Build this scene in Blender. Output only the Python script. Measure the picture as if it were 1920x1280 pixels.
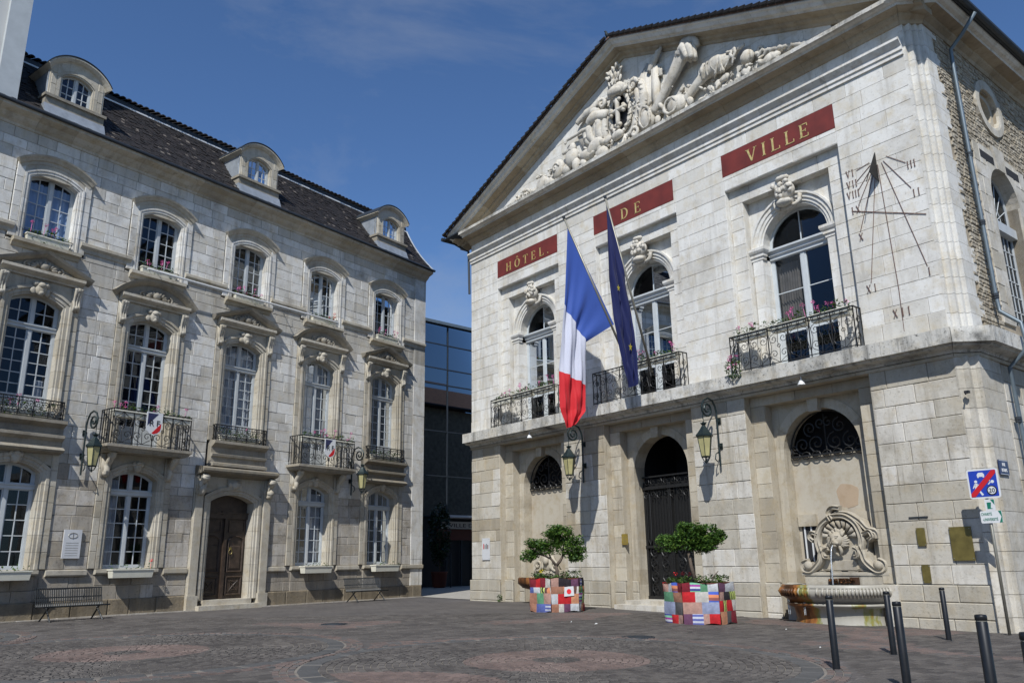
import bpy, bmesh, math, random
from math import sin, cos, pi, radians, sqrt, atan2, tan
from mathutils import Matrix, Vector, noise
for o in list(bpy.data.objects): bpy.data.objects.remove(o)
S = bpy.context.scene
COL = S.collection
random.seed(7)
# ---------------------------------------------------------------- camera
cam_d = bpy.data.cameras.new('camera'); cam = bpy.data.objects.new('camera', cam_d); COL.objects.link(cam)
R_ = Vector((0.9998826, 0.0040474, -0.0147748)); U_ = Vector((0.0153191, -0.2641735, 0.9643535)); F_ = Vector((0.0, 0.9644667, 0.2642045))
cam.matrix_world = Matrix(((R_.x, U_.x, -F_.x, 0), (R_.y, U_.y, -F_.y, 0), (R_.z, U_.z, -F_.z, 1.45), (0, 0, 0, 1)))
cam_d.sensor_width = 36; cam_d.lens = 36 * 1510 / 1920; cam_d.clip_end = 3000; cam_d.clip_start = 0.1
S.camera = cam
# ---------------------------------------------------------------- sky and sun
SUN_AZ, SUN_EL = radians(192.5), radians(46)
W = bpy.data.worlds.new('World'); S.world = W; W.use_nodes = True
nt = W.node_tree; nt.nodes.clear()
sky = nt.nodes.new('ShaderNodeTexSky'); sky.sky_type = 'NISHITA'; sky.sun_disc = False
sky.sun_elevation = SUN_EL; sky.sun_rotation = SUN_AZ; sky.altitude = 300; sky.air_density = 1.0; sky.dust_density = 0.35; sky.ozone_density = 3.0
bg = nt.nodes.new('ShaderNodeBackground'); bg.inputs[1].default_value = 0.085
wo = nt.nodes.new('ShaderNodeOutputWorld')
tc = nt.nodes.new('ShaderNodeTexCoord'); mp = nt.nodes.new('ShaderNodeMapping'); mp.inputs['Scale'].default_value = (1.6, 1.0, 3.2)
cn = nt.nodes.new('ShaderNodeTexNoise'); cn.inputs['Scale'].default_value = 1.5; cn.inputs['Detail'].default_value = 7; cn.inputs['Roughness'].default_value = 0.62; cn.inputs['Distortion'].default_value = 0.5
cr = nt.nodes.new('ShaderNodeValToRGB'); cr.color_ramp.elements[0].position = 0.49; cr.color_ramp.elements[0].color = (0, 0, 0, 1); cr.color_ramp.elements[1].position = 0.95; cr.color_ramp.elements[1].color = (0.62, 0.62, 0.62, 1)
mx = nt.nodes.new('ShaderNodeMix'); mx.data_type = 'RGBA'; mx.inputs['B'].default_value = (4.6, 5.0, 5.6, 1)
nt.links.new(tc.outputs['Generated'], mp.inputs[0]); nt.links.new(mp.outputs[0], cn.inputs['Vector']); nt.links.new(cn.outputs['Fac'], cr.inputs[0])
nt.links.new(cr.outputs[0], mx.inputs['Factor']); 
wb = nt.nodes.new('ShaderNodeMix'); wb.data_type = 'RGBA'; wb.blend_type = 'MULTIPLY'; wb.inputs['Factor'].default_value = 1; wb.inputs['B'].default_value = (.92, 1.17, 1.46, 1)
nt.links.new(sky.outputs[0], wb.inputs['A']); nt.links.new(wb.outputs['Result'], mx.inputs['A'])
nt.links.new(mx.outputs['Result'], bg.inputs[0]); nt.links.new(bg.outputs[0], wo.inputs[0])
sl = bpy.data.lights.new('sun', 'SUN'); sl.energy = 5.0; sl.angle = radians(0.53); sl.color = (1.0, 0.985, 0.955)
so = bpy.data.objects.new('sun', sl); COL.objects.link(so)
sd = Vector((sin(SUN_AZ) * cos(SUN_EL), cos(SUN_AZ) * cos(SUN_EL), sin(SUN_EL)))
so.rotation_euler = sd.to_track_quat('Z', 'Y').to_euler(); so.location = (-10, -20, 40)
S.view_settings.view_transform = 'Standard'; S.view_settings.look = 'None'; S.view_settings.gamma = 1; S.view_settings.exposure = 0.0
S.view_settings.use_curve_mapping = False
# ---------------------------------------------------------------- materials
def newmat(name):
    m = bpy.data.materials.new(name); m.use_nodes = True; t = m.node_tree; t.nodes.clear()
    o = t.nodes.new('ShaderNodeOutputMaterial'); p = t.nodes.new('ShaderNodeBsdfPrincipled'); t.links.new(p.outputs[0], o.inputs[0])
    return m, t, p, o
def N(t, typ, **kw):
    n = t.nodes.new(typ)
    for k, v in kw.items():
        if k.startswith('_'): n.inputs[k[1:].replace('_', ' ')].default_value = v
        else: setattr(n, k, v)
    return n
def plain(name, col, rough=0.6, metal=0.0, var=0.12, scale=3.0, bump=0.0, spec=0.5, trans=0.0):
    m, t, p, o = newmat(name); L = t.links.new
    g = N(t, 'ShaderNodeNewGeometry'); n = N(t, 'ShaderNodeTexNoise', _Scale=scale, _Detail=5.0, _Roughness=0.6); L(g.outputs['Position'], n.inputs['Vector'])
    mr = N(t, 'ShaderNodeMapRange'); mr.inputs[1].default_value = .3; mr.inputs[2].default_value = .7; mr.inputs[3].default_value = 1 - var; mr.inputs[4].default_value = 1 + var; L(n.outputs['Fac'], mr.inputs[0])
    hs = N(t, 'ShaderNodeHueSaturation', _Color=(*col, 1)); L(mr.outputs[0], hs.inputs['Value']); L(hs.outputs[0], p.inputs['Base Color'])
    p.inputs['Roughness'].default_value = rough; p.inputs['Metallic'].default_value = metal; p.inputs['Specular IOR Level'].default_value = spec
    if bump:
        n2 = N(t, 'ShaderNodeTexNoise', _Scale=scale * 8, _Detail=4.0); L(g.outputs['Position'], n2.inputs['Vector'])
        b = N(t, 'ShaderNodeBump', _Strength=bump, _Distance=0.02); L(n2.outputs['Fac'], b.inputs['Height']); L(b.outputs[0], p.inputs['Normal'])
    return m
def stone(name, a, b, dirt, dirt_amt=0.5, streak=0.5, pit=0.6, bump=0.35, rough=0.85):
    """limestone: colour a..b by the stone's own tint, dirt in patches and vertical runs, pits"""
    K = (.865, .845, .815); a = tuple(v * k for v, k in zip(a, K)); b = tuple(v * k for v, k in zip(b, K)); dirt = tuple(v * .88 for v in dirt)
    m, t, p, o = newmat(name); L = t.links.new
    g = N(t, 'ShaderNodeNewGeometry'); at = N(t, 'ShaderNodeAttribute', attribute_name='tint')
    mxa = N(t, 'ShaderNodeMix', data_type='RGBA'); mxa.inputs['A'].default_value = (*a, 1); mxa.inputs['B'].default_value = (*b, 1); L(at.outputs['Fac'], mxa.inputs['Factor'])
    n1 = N(t, 'ShaderNodeTexNoise', _Scale=0.9, _Detail=8.0, _Roughness=0.68); L(g.outputs['Position'], n1.inputs['Vector'])
    r1 = N(t, 'ShaderNodeMapRange'); r1.inputs[1].default_value = .50; r1.inputs[2].default_value = .74; r1.inputs[3].default_value = 0; r1.inputs[4].default_value = dirt_amt; L(n1.outputs['Fac'], r1.inputs[0])
    mp_ = N(t, 'ShaderNodeMapping'); mp_.inputs['Scale'].default_value = (2.6, 2.6, 0.22); L(g.outputs['Position'], mp_.inputs[0])
    n2 = N(t, 'ShaderNodeTexNoise', _Scale=1.3, _Detail=5.0, _Roughness=0.6); L(mp_.outputs[0], n2.inputs['Vector'])
    r2 = N(t, 'ShaderNodeMapRange'); r2.inputs[1].default_value = .52; r2.inputs[2].default_value = .78; r2.inputs[3].default_value = 0; r2.inputs[4].default_value = streak; L(n2.outputs['Fac'], r2.inputs[0])
    n3 = N(t, 'ShaderNodeTexNoise', _Scale=14.0, _Detail=6.0, _Roughness=0.7); L(g.outputs['Position'], n3.inputs['Vector'])
    r3 = N(t, 'ShaderNodeMapRange'); r3.inputs[1].default_value = .56; r3.inputs[2].default_value = .75; r3.inputs[3].default_value = 0; r3.inputs[4].default_value = pit; L(n3.outputs['Fac'], r3.inputs[0])
    mp5 = N(t, 'ShaderNodeMapping'); mp5.inputs['Scale'].default_value = (7.5, 7.5, .45); L(g.outputs['Position'], mp5.inputs[0])
    n5 = N(t, 'ShaderNodeTexNoise', _Scale=1.0, _Detail=4.0, _Roughness=0.55); L(mp5.outputs[0], n5.inputs['Vector'])
    r5 = N(t, 'ShaderNodeMapRange'); r5.inputs[1].default_value = .55; r5.inputs[2].default_value = .70; r5.inputs[3].default_value = 0; r5.inputs[4].default_value = streak * 1.1; L(n5.outputs['Fac'], r5.inputs[0])
    n6 = N(t, 'ShaderNodeTexNoise', _Scale=.45, _Detail=3.0); L(g.outputs['Position'], n6.inputs['Vector'])
    r6 = N(t, 'ShaderNodeMapRange'); r6.inputs[1].default_value = .45; r6.inputs[2].default_value = .62; L(n6.outputs['Fac'], r6.inputs[0])
    m5 = N(t, 'ShaderNodeMath', operation='MULTIPLY'); L(r5.outputs[0], m5.inputs[0]); L(r6.outputs[0], m5.inputs[1])
    n7 = N(t, 'ShaderNodeTexNoise', _Scale=2.7, _Detail=6.0, _Roughness=.65); L(g.outputs['Position'], n7.inputs['Vector'])
    r7 = N(t, 'ShaderNodeMapRange'); r7.inputs[1].default_value = .48; r7.inputs[2].default_value = .72; r7.inputs[3].default_value = 0; r7.inputs[4].default_value = .75; L(n7.outputs['Fac'], r7.inputs[0])
    mxw = N(t, 'ShaderNodeMix', data_type='RGBA'); mxw.inputs['B'].default_value = (a[0] * .78, a[1] * .70, a[2] * .56, 1); L(r7.outputs[0], mxw.inputs['Factor']); L(mxa.outputs['Result'], mxw.inputs['A']); mxa = mxw
    mx1 = N(t, 'ShaderNodeMath', operation='MAXIMUM'); L(r1.outputs[0], mx1.inputs[0]); L(r2.outputs[0], mx1.inputs[1]); mx9 = N(t, 'ShaderNodeMath', operation='MAXIMUM'); L(mx1.outputs[0], mx9.inputs[0]); L(m5.outputs[0], mx9.inputs[1]); mx1 = mx9
    rg = N(t, 'ShaderNodeMapRange'); rg.inputs[1].default_value = 1.0; rg.inputs[2].default_value = 2.0; L(at.outputs['Fac'], rg.inputs[0]); rh = N(t, 'ShaderNodeMapRange'); rh.inputs[1].default_value = .36; rh.inputs[2].default_value = .60; rh.inputs[3].default_value = .15; L(n2.outputs['Fac'], rh.inputs[0])
    mg = N(t, 'ShaderNodeMath', operation='MULTIPLY'); L(rg.outputs[0], mg.inputs[0]); L(rh.outputs[0], mg.inputs[1]); mx8 = N(t, 'ShaderNodeMath', operation='MAXIMUM'); L(mx1.outputs[0], mx8.inputs[0]); L(mg.outputs[0], mx8.inputs[1]); mx1 = mx8
    mix1 = N(t, 'ShaderNodeMix', data_type='RGBA'); mix1.inputs['B'].default_value = (*dirt, 1); L(mx1.outputs[0], mix1.inputs['Factor']); L(mxa.outputs['Result'], mix1.inputs['A'])
    mix2 = N(t, 'ShaderNodeMix', data_type='RGBA'); mix2.inputs['B'].default_value = (dirt[0] * .6, dirt[1] * .6, dirt[2] * .6, 1); L(r3.outputs[0], mix2.inputs['Factor']); L(mix1.outputs['Result'], mix2.inputs['A'])
    L(mix2.outputs['Result'], p.inputs['Base Color'])
    p.inputs['Roughness'].default_value = rough; p.inputs['Specular IOR Level'].default_value = 0.25
    n4 = N(t, 'ShaderNodeTexNoise', _Scale=5.0, _Detail=9.0, _Roughness=0.72); L(g.outputs['Position'], n4.inputs['Vector'])
    bm_ = N(t, 'ShaderNodeBump', _Strength=bump, _Distance=0.03); L(n4.outputs['Fac'], bm_.inputs['Height']); L(bm_.outputs[0], p.inputs['Normal'])
    return m
M = {}
M['a_stone'] = stone('white limestone', (.78, .785, .765), (.58, .57, .53), (.21, .185, .15), .7, .65, .6)
M['a_low'] = stone('weathered limestone', (.60, .575, .53), (.38, .35, .30), (.12, .10, .078), .8, .7, .8, .5)
M['a_trim'] = stone('dressed cream limestone', (.58, .55, .475), (.42, .39, .32), (.17, .145, .11), .6, .55, .5)
M['a_top'] = stone('sooty limestone', (.40, .375, .32), (.24, .22, .18), (.10, .09, .075), .8, .5, .6)
M['a_rough'] = stone('rough base stone', (.44, .395, .315), (.27, .23, .17), (.085, .072, .052), .8, .6, .8, 1.0)
M['b_stone'] = stone('bright limestone', (.78, .785, .765), (.66, .655, .62), (.27, .24, .19), .5, .5, .5)
M['b_low'] = stone('pale yellow limestone', (.66, .645, .60), (.50, .475, .41), (.21, .18, .13), .7, .6, .7, .5)
M['b_beige'] = stone('beige sheltered limestone', (.57, .53, .44), (.41, .37, .295), (.16, .13, .09), .6, .5, .5)
M['b_grey'] = stone('lichen grey ledge stone', (.66, .66, .63), (.50, .49, .45), (.05, .05, .047), 1.0, .9, 1.3, .7)
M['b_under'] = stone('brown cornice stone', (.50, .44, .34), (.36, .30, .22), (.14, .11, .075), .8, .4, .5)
M['sculpt'] = stone('carved limestone', (.70, .68, .63), (.52, .49, .42), (.15, .135, .11), .75, .55, .8)
M['fount'] = stone('fountain limestone', (.48, .45, .38), (.42, .38, .31), (.20, .175, .14), .6, .5, .5)
M['rubble'] = stone('rubble stone', (.50, .465, .39), (.35, .31, .245), (.17, .15, .115), .6, .3, .7, .9)
M['mortar'] = plain('lime mortar', (.25, .225, .19), .9, var=.25)
M['mortar_w'] = plain('pale mortar', (.40, .385, .35), .9, var=.2)
M['rub_mortar'] = plain('rubble mortar', (.30, .25, .18), .9, var=.3)
M['plaster'] = stone('smooth plaster', (.44, .42, .37), (.44, .42, .37), (.24, .22, .18), .5, .45, .25, .1)
M['infill'] = stone('cream render', (.50, .465, .39), (.50, .465, .39), (.30, .22, .14), .35, .4, .2, .1)
M['patch'] = stone('brown render repair', (.46, .36, .26), (.46, .36, .26), (.34, .28, .21), .7, .3, .2, .1)
M['white'] = plain('white window paint', (.43, .455, .46), .45, var=.08)
M['bluewhite'] = plain('pale blue grey paint', (.48, .51, .52), .5, var=.08)
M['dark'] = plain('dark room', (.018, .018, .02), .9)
M['curtain'] = plain('sheer curtain', (.42, .43, .46), .9, var=.2, scale=4)
M['blind'] = plain('pale blue blind', (.30, .40, .58), .8, var=.15, scale=1)  # sky reflected in one window is put into this sheet's colour
M['drape'] = plain('brown grey drape', (.10, .088, .078), .9, var=.3)
M['iron'] = plain('black wrought iron', (.018, .018, .018), .5, .3, spec=.5, var=.3, scale=20)
M['green_iron'] = plain('dark green iron', (.018, .03, .03), .4, .4)
M['lampglass'] = plain('yellowed lantern glass', (.36, .33, .16), .25, var=.2)
M['door'] = plain('dark walnut door', (.045, .030, .021), .5, var=.4, scale=6)
M['slate'] = None
M['zinc'] = plain('zinc flashing', (.32, .35, .38), .5, .4, var=.2)
M['gutter'] = plain('dark gutter', (.03, .037, .045), .5, .3)
M['pipe'] = plain('blue grey downpipe', (.13, .165, .19), .45, .3)
M['red'] = None
M['gold'] = plain('gold leaf', (.85, .66, .25), .35, .6, var=.3, scale=9)
M['brass'] = plain('aged brass', (.16, .125, .035), .42, .4, var=.3, scale=4)
M['brass2'] = plain('polished brass', (.42, .30, .06), .4, .5, var=.2)
M['dial'] = plain('sundial paint', (.13, .075, .06), .8)
M['steel'] = plain('galvanised steel', (.25, .24, .20), .45, .5, var=.2)
M['bollard'] = plain('black bollard paint', (.010, .011, .013), .42, .2, var=.3, scale=8)
M['bench'] = plain('dark bench steel', (.022, .025, .027), .45, .4)
M['boxpaint'] = plain('cream flower box', (.62, .60, .50), .5, var=.08)
M['leaf'] = plain('geranium leaf', (.055, .12, .022), .55, var=.6, scale=7)
M['leaf2'] = plain('maple leaf', (.065, .155, .028), .5, var=.6, scale=5)
M['leaf3'] = plain('dark laurel leaf', (.02, .045, .018), .4, var=.5, scale=5)
M['pink'] = plain('pink petals', (.75, .20, .45), .6, var=.3, scale=20)
M['redfl'] = plain('red petals', (.70, .03, .04), .6, var=.3, scale=20)
M['yellow'] = plain('yellow petals', (.80, .65, .05), .6)
M['bark'] = plain('grey brown bark', (.10, .075, .055), .85, bump=.4)
M['soil'] = plain('potting soil', (.035, .022, .015), .95, bump=.5)
M['clay'] = plain('orange pot', (.13, .03, .015), .6)
M['black'] = plain('black paint', (.01, .01, .012), .5)
M['wpaint'] = plain('white enamel', (.62, .63, .63), .35, var=.03)
M['sblue'] = plain('sign blue', (.015, .045, .36), .35, var=.05)
M['sred'] = plain('sign red', (.50, .01, .015), .35, var=.05)
M['sgreen'] = plain('sign green', (.01, .16, .10), .35, var=.05)
M['snavy'] = plain('navy enamel', (.02, .025, .08), .35)
M['marble'] = plain('white marble plaque', (.55, .56, .57), .35, var=.06)
M['bird'] = plain('dark feathers', (.02, .03, .035), .6)
M['litter'] = plain('white paper scrap', (.5, .5, .48), .8)
M['sand'] = plain('joint sand', (.17, .15, .125), .95, var=.3)
M['pad'] = plain('concrete paving', (.33, .31, .27), .9, var=.2, bump=.3)
def two(name, f):
    m, t, p, o = newmat(name); f(t, p, t.links.new); return m
def f_slate(t, p, L):
    at = N(t, 'ShaderNodeAttribute', attribute_name='tint'); r = N(t, 'ShaderNodeValToRGB')
    e = r.color_ramp.elements; e[0].color = (.005, .004, .004, 1); e[1].position = .955; e[1].color = (.019, .014, .012, 1)
    q = e.new(.995); q.color = (.14, .12, .10, 1); L(at.outputs['Fac'], r.inputs[0]); L(r.outputs[0], p.inputs['Base Color']); p.inputs['Roughness'].default_value = .75
M['slate'] = two('brown black roof tile', f_slate)
def f_red(t, p, L):
    g = N(t, 'ShaderNodeNewGeometry'); n = N(t, 'ShaderNodeTexNoise', _Scale=2.5, _Detail=6.0); L(g.outputs['Position'], n.inputs[0])
    r = N(t, 'ShaderNodeValToRGB'); r.color_ramp.elements[0].position = .3; r.color_ramp.elements[0].color = (.105, .014, .012, 1); r.color_ramp.elements[1].position = .7; r.color_ramp.elements[1].color = (.165, .022, .017, 1)
    L(n.outputs['Fac'], r.inputs[0]); L(r.outputs[0], p.inputs['Base Color']); p.inputs['Roughness'].default_value = .75
M['red'] = two('oxblood red paint', f_red)
def f_glass(refl, tint):
    def f(t, p, L):
        out = [n for n in t.nodes if n.type == 'OUTPUT_MATERIAL'][0]; t.nodes.remove(p)
        tr = N(t, 'ShaderNodeBsdfTransparent', _Color=(*tint, 1)); gl = N(t, 'ShaderNodeBsdfGlossy', _Roughness=.015, _Color=(.62, .68, .76, 1))
        lw = N(t, 'ShaderNodeFresnel', _IOR=1.5); mr = N(t, 'ShaderNodeMapRange'); mr.inputs[3].default_value = refl; mr.inputs[4].default_value = 1
        L(lw.outputs[0], mr.inputs[0]); mx_ = N(t, 'ShaderNodeMixShader'); L(mr.outputs[0], mx_.inputs[0]); L(tr.outputs[0], mx_.inputs[1]); L(gl.outputs[0], mx_.inputs[2]); L(mx_.outputs[0], out.inputs[0])
    return f
M['glass'] = two('old window glass', f_glass(.0, (.85, .88, .9)))
M['dglass'] = two('dark lower glazing', f_glass(.03, (.03, .035, .04)))
M['tglass'] = two('dark tinted glass', f_glass(.22, (.05, .07, .10)))
def f_flow(t, p, L):
    p.inputs['Base Color'].default_value = (.8, .85, .9, 1); p.inputs['Roughness'].default_value = .1; p.inputs['Transmission Weight'].default_value = .6
M['water'] = two('running water', f_flow)
def f_cloth(col):
    def f(t, p, L):
        out = [n for n in t.nodes if n.type == 'OUTPUT_MATERIAL'][0]
        p.inputs['Base Color'].default_value = (*col, 1); p.inputs['Roughness'].default_value = .7; p.inputs['Sheen Weight'].default_value = .2
        tl = N(t, 'ShaderNodeBsdfTranslucent', _Color=(*col, 1)); m_ = N(t, 'ShaderNodeMixShader', _Fac=.4); L(p.outputs[0], m_.inputs[1]); L(tl.outputs[0], m_.inputs[2]); L(m_.outputs[0], out.inputs[0])
    return f
M['f_blue'] = two('flag blue', f_cloth((.045, .11, .45))); M['f_white'] = two('flag white', f_cloth((.72, .74, .86))); M['f_red'] = two('flag red', f_cloth((.72, .02, .03)))
M['f_eu'] = two('flag deep blue', f_cloth((.003, .010, .095))); M['f_star'] = two('flag yellow', f_cloth((.50, .42, .02)))
def f_stain(t, p, L):
    g = N(t, 'ShaderNodeNewGeometry'); mp_ = N(t, 'ShaderNodeMapping'); mp_.inputs['Scale'].default_value = (3.2, 3.2, .5); L(g.outputs['Position'], mp_.inputs[0])
    n = N(t, 'ShaderNodeTexNoise', _Scale=1.2, _Detail=6.0, _Roughness=.65); L(mp_.outputs[0], n.inputs[0]); at = N(t, 'ShaderNodeAttribute', attribute_name='tint')
    ad = N(t, 'ShaderNodeMath', operation='ADD'); L(at.outputs['Fac'], ad.inputs[0]); L(n.outputs['Fac'], ad.inputs[1])
    r = N(t, 'ShaderNodeValToRGB'); e = r.color_ramp.elements; e[0].position = .36; e[0].color = (.34, .32, .27, 1); e[1].position = 1.0; e[1].color = (.05, .022, .008, 1)
    for po, c in ((.5, (.36, .34, .29)), (.62, (.20, .20, .05)), (.74, (.32, .13, .035)), (.86, (.16, .06, .018))): q = e.new(po); q.color = (*c, 1)
    L(ad.outputs[0], r.inputs[0]); L(r.outputs[0], p.inputs['Base Color']); p.inputs['Roughness'].default_value = .45
M['stain'] = two('iron and algae stained stone', f_stain)
def f_knit(cols, sc, ax, kind):
    def f(t, p, L):
        tc_ = N(t, 'ShaderNodeTexCoord'); w = N(t, 'ShaderNodeTexWave', _Scale=sc, _Distortion=.6 if kind == 's' else 3.0, _Detail=2.0); w.bands_direction = ax; w.wave_profile = 'SIN' if kind != 's' else 'SAW'
        L(tc_.outputs['Object'], w.inputs['Vector']); r = N(t, 'ShaderNodeValToRGB'); r.color_ramp.interpolation = 'CONSTANT'; e = r.color_ramp.elements
        e[0].color = (*cols[0], 1); e[1].position = 1 / len(cols); e[1].color = (*cols[1], 1)
        for i, c in enumerate(cols[2:]): q = e.new((i + 2) / len(cols)); q.color = (*c, 1)
        L(w.outputs['Fac'], r.inputs[0]); L(r.outputs[0], p.inputs['Base Color']); p.inputs['Roughness'].default_value = .95
        n = N(t, 'ShaderNodeTexWave', _Scale=28.0, _Distortion=1.0); b = N(t, 'ShaderNodeBump', _Strength=.6, _Distance=.01); L(tc_.outputs['Object'], n.inputs[0]); L(n.outputs['Fac'], b.inputs['Height']); L(b.outputs[0], p.inputs['Normal'])
    return f
KN = []
for i, c in enumerate([(.50, .015, .02), (.02, .016, .02), (.52, .49, .44), (.09, .12, .34), (.34, .16, .10), (.18, .01, .02), (.22, .24, .08), (.10, .26, .14), (.45, .32, .07), (.27, .30, .42), (.09, .085, .085), (.42, .25, .20), (.13, .05, .10), (.05, .13, .22), (.50, .51, .52), (.52, .24, .13)]):
    KN.append(plain('knitted wool ' + str(i), c, .95, var=.18, scale=12, bump=1.0))
for i, (cs, sc, ax) in enumerate([(((.05, .06, .25), (.6, .6, .65), (.35, .05, .3), (.2, .5, .3)), 1.6, 'Z'), (((.03, .03, .03), (.55, .65, .15)), 4.0, 'X'), (((.6, .55, .5), (.12, .06, .05), (.65, .25, .12)), 2.2, 'X'), (((.7, .25, .12), (.06, .12, .5), (.3, .1, .08)), 1.5, 'Z'), (((.1, .12, .35), (.5, .52, .6)), 3.2, 'Z'), (((.6, .62, .66), (.08, .12, .4), (.02, .02, .05)), 2.0, 'X')]):
    KN.append(two('striped wool ' + str(i), f_knit(cs, sc, ax, 's')))
def f_ground(t, p, L):
    g = N(t, 'ShaderNodeNewGeometry'); mp_ = N(t, 'ShaderNodeMapping'); mp_.inputs['Rotation'].default_value = (0, 0, .62); L(g.outputs['Position'], mp_.inputs[0])
    b = N(t, 'ShaderNodeTexBrick', _Scale=1.0, _Color1=(.10, .09, .082, 1), _Color2=(.07, .061, .056, 1), _Mortar=(.14, .125, .11, 1)); b.inputs['Mortar Size'].default_value = .012; b.inputs['Brick Width'].default_value = .42; b.inputs['Row Height'].default_value = .19; b.inputs['Bias'].default_value = -.1
    L(mp_.outputs[0], b.inputs['Vector']); n = N(t, 'ShaderNodeTexNoise', _Scale=.55, _Detail=9.0, _Roughness=.7); L(g.outputs['Position'], n.inputs['Vector'])
    mr = N(t, 'ShaderNodeMapRange'); mr.inputs[1].default_value = .3; mr.inputs[2].default_value = .72; mr.inputs[3].default_value = .62; mr.inputs[4].default_value = 1.18; L(n.outputs['Fac'], mr.inputs[0])
    hs = N(t, 'ShaderNodeHueSaturation'); L(b.outputs['Color'], hs.inputs['Color']); L(mr.outputs[0], hs.inputs['Value']); L(hs.outputs[0], p.inputs['Base Color']); p.inputs['Roughness'].default_value = .8
    n2 = N(t, 'ShaderNodeTexNoise', _Scale=22.0, _Detail=5.0); L(g.outputs['Position'], n2.inputs['Vector']); bu = N(t, 'ShaderNodeBump', _Strength=.5, _Distance=.01); L(n2.outputs['Fac'], bu.inputs['Height']); L(bu.outputs[0], p.inputs['Normal'])
M['ground'] = two('worn plaza paving', f_ground)
def f_sett(t, p, L):
    g = N(t, 'ShaderNodeNewGeometry'); at = N(t, 'ShaderNodeAttribute', attribute_name='tint'); r = N(t, 'ShaderNodeValToRGB'); e = r.color_ramp.elements
    e[0].position = 0; e[0].color = (.058, .050, .044, 1); e[1].position = .48; e[1].color = (.115, .102, .089, 1)
    for po, c in ((.52, (.074, .073, .070)), (.68, (.094, .092, .087)), (.72, (.128, .094, .080)), (1.0, (.19, .135, .113))): q = e.new(po); q.color = (*c, 1)
    L(at.outputs['Fac'], r.inputs[0]); n = N(t, 'ShaderNodeTexNoise', _Scale=.8, _Detail=9.0, _Roughness=.72); L(g.outputs['Position'], n.inputs['Vector'])
    mr = N(t, 'ShaderNodeMapRange'); mr.inputs[1].default_value = .3; mr.inputs[2].default_value = .72; mr.inputs[3].default_value = .56; mr.inputs[4].default_value = 1.2; L(n.outputs['Fac'], mr.inputs[0])
    hs = N(t, 'ShaderNodeHueSaturation'); L(r.outputs[0], hs.inputs['Color']); L(mr.outputs[0], hs.inputs['Value']); L(hs.outputs[0], p.inputs['Base Color']); p.inputs['Roughness'].default_value = .7
M['sett'] = two('plaza setts', f_sett)
M['rooftile'] = plain('terracotta roof tile', (.13, .075, .05), .85, var=.4)
def f_leaf(c):
    def f(t, p, L):
        out = [n for n in t.nodes if n.type == 'OUTPUT_MATERIAL'][0]; at = N(t, 'ShaderNodeAttribute', attribute_name='tint'); r = N(t, 'ShaderNodeValToRGB'); e = r.color_ramp.elements
        e[0].color = (c[0] * .35, c[1] * .42, c[2] * .5, 1); e[1].color = (c[0] * 1.9, c[1] * 1.5, c[2] * 1.2, 1); q = e.new(.55); q.color = (*c, 1); L(at.outputs['Fac'], r.inputs[0]); L(r.outputs[0], p.inputs['Base Color']); p.inputs['Roughness'].default_value = .45
        tl = N(t, 'ShaderNodeBsdfTranslucent'); L(r.outputs[0], tl.inputs[0]); m_ = N(t, 'ShaderNodeMixShader', _Fac=.35); L(p.outputs[0], m_.inputs[1]); L(tl.outputs[0], m_.inputs[2]); L(m_.outputs[0], out.inputs[0])
    return f
M['leaf'] = two('geranium leaf tones', f_leaf((.06, .12, .025))); M['leaf2'] = two('maple leaf tones', f_leaf((.085, .175, .035)))
M['cpanel'] = plain('dark spandrel', (.012, .015, .02), .35)
M['cbrown'] = plain('rust red fascia', (.10, .025, .015), .6)
M['neighbour'] = plain('pale neighbour render', (.5, .5, .48), .8, var=.1, scale=.6)
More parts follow.
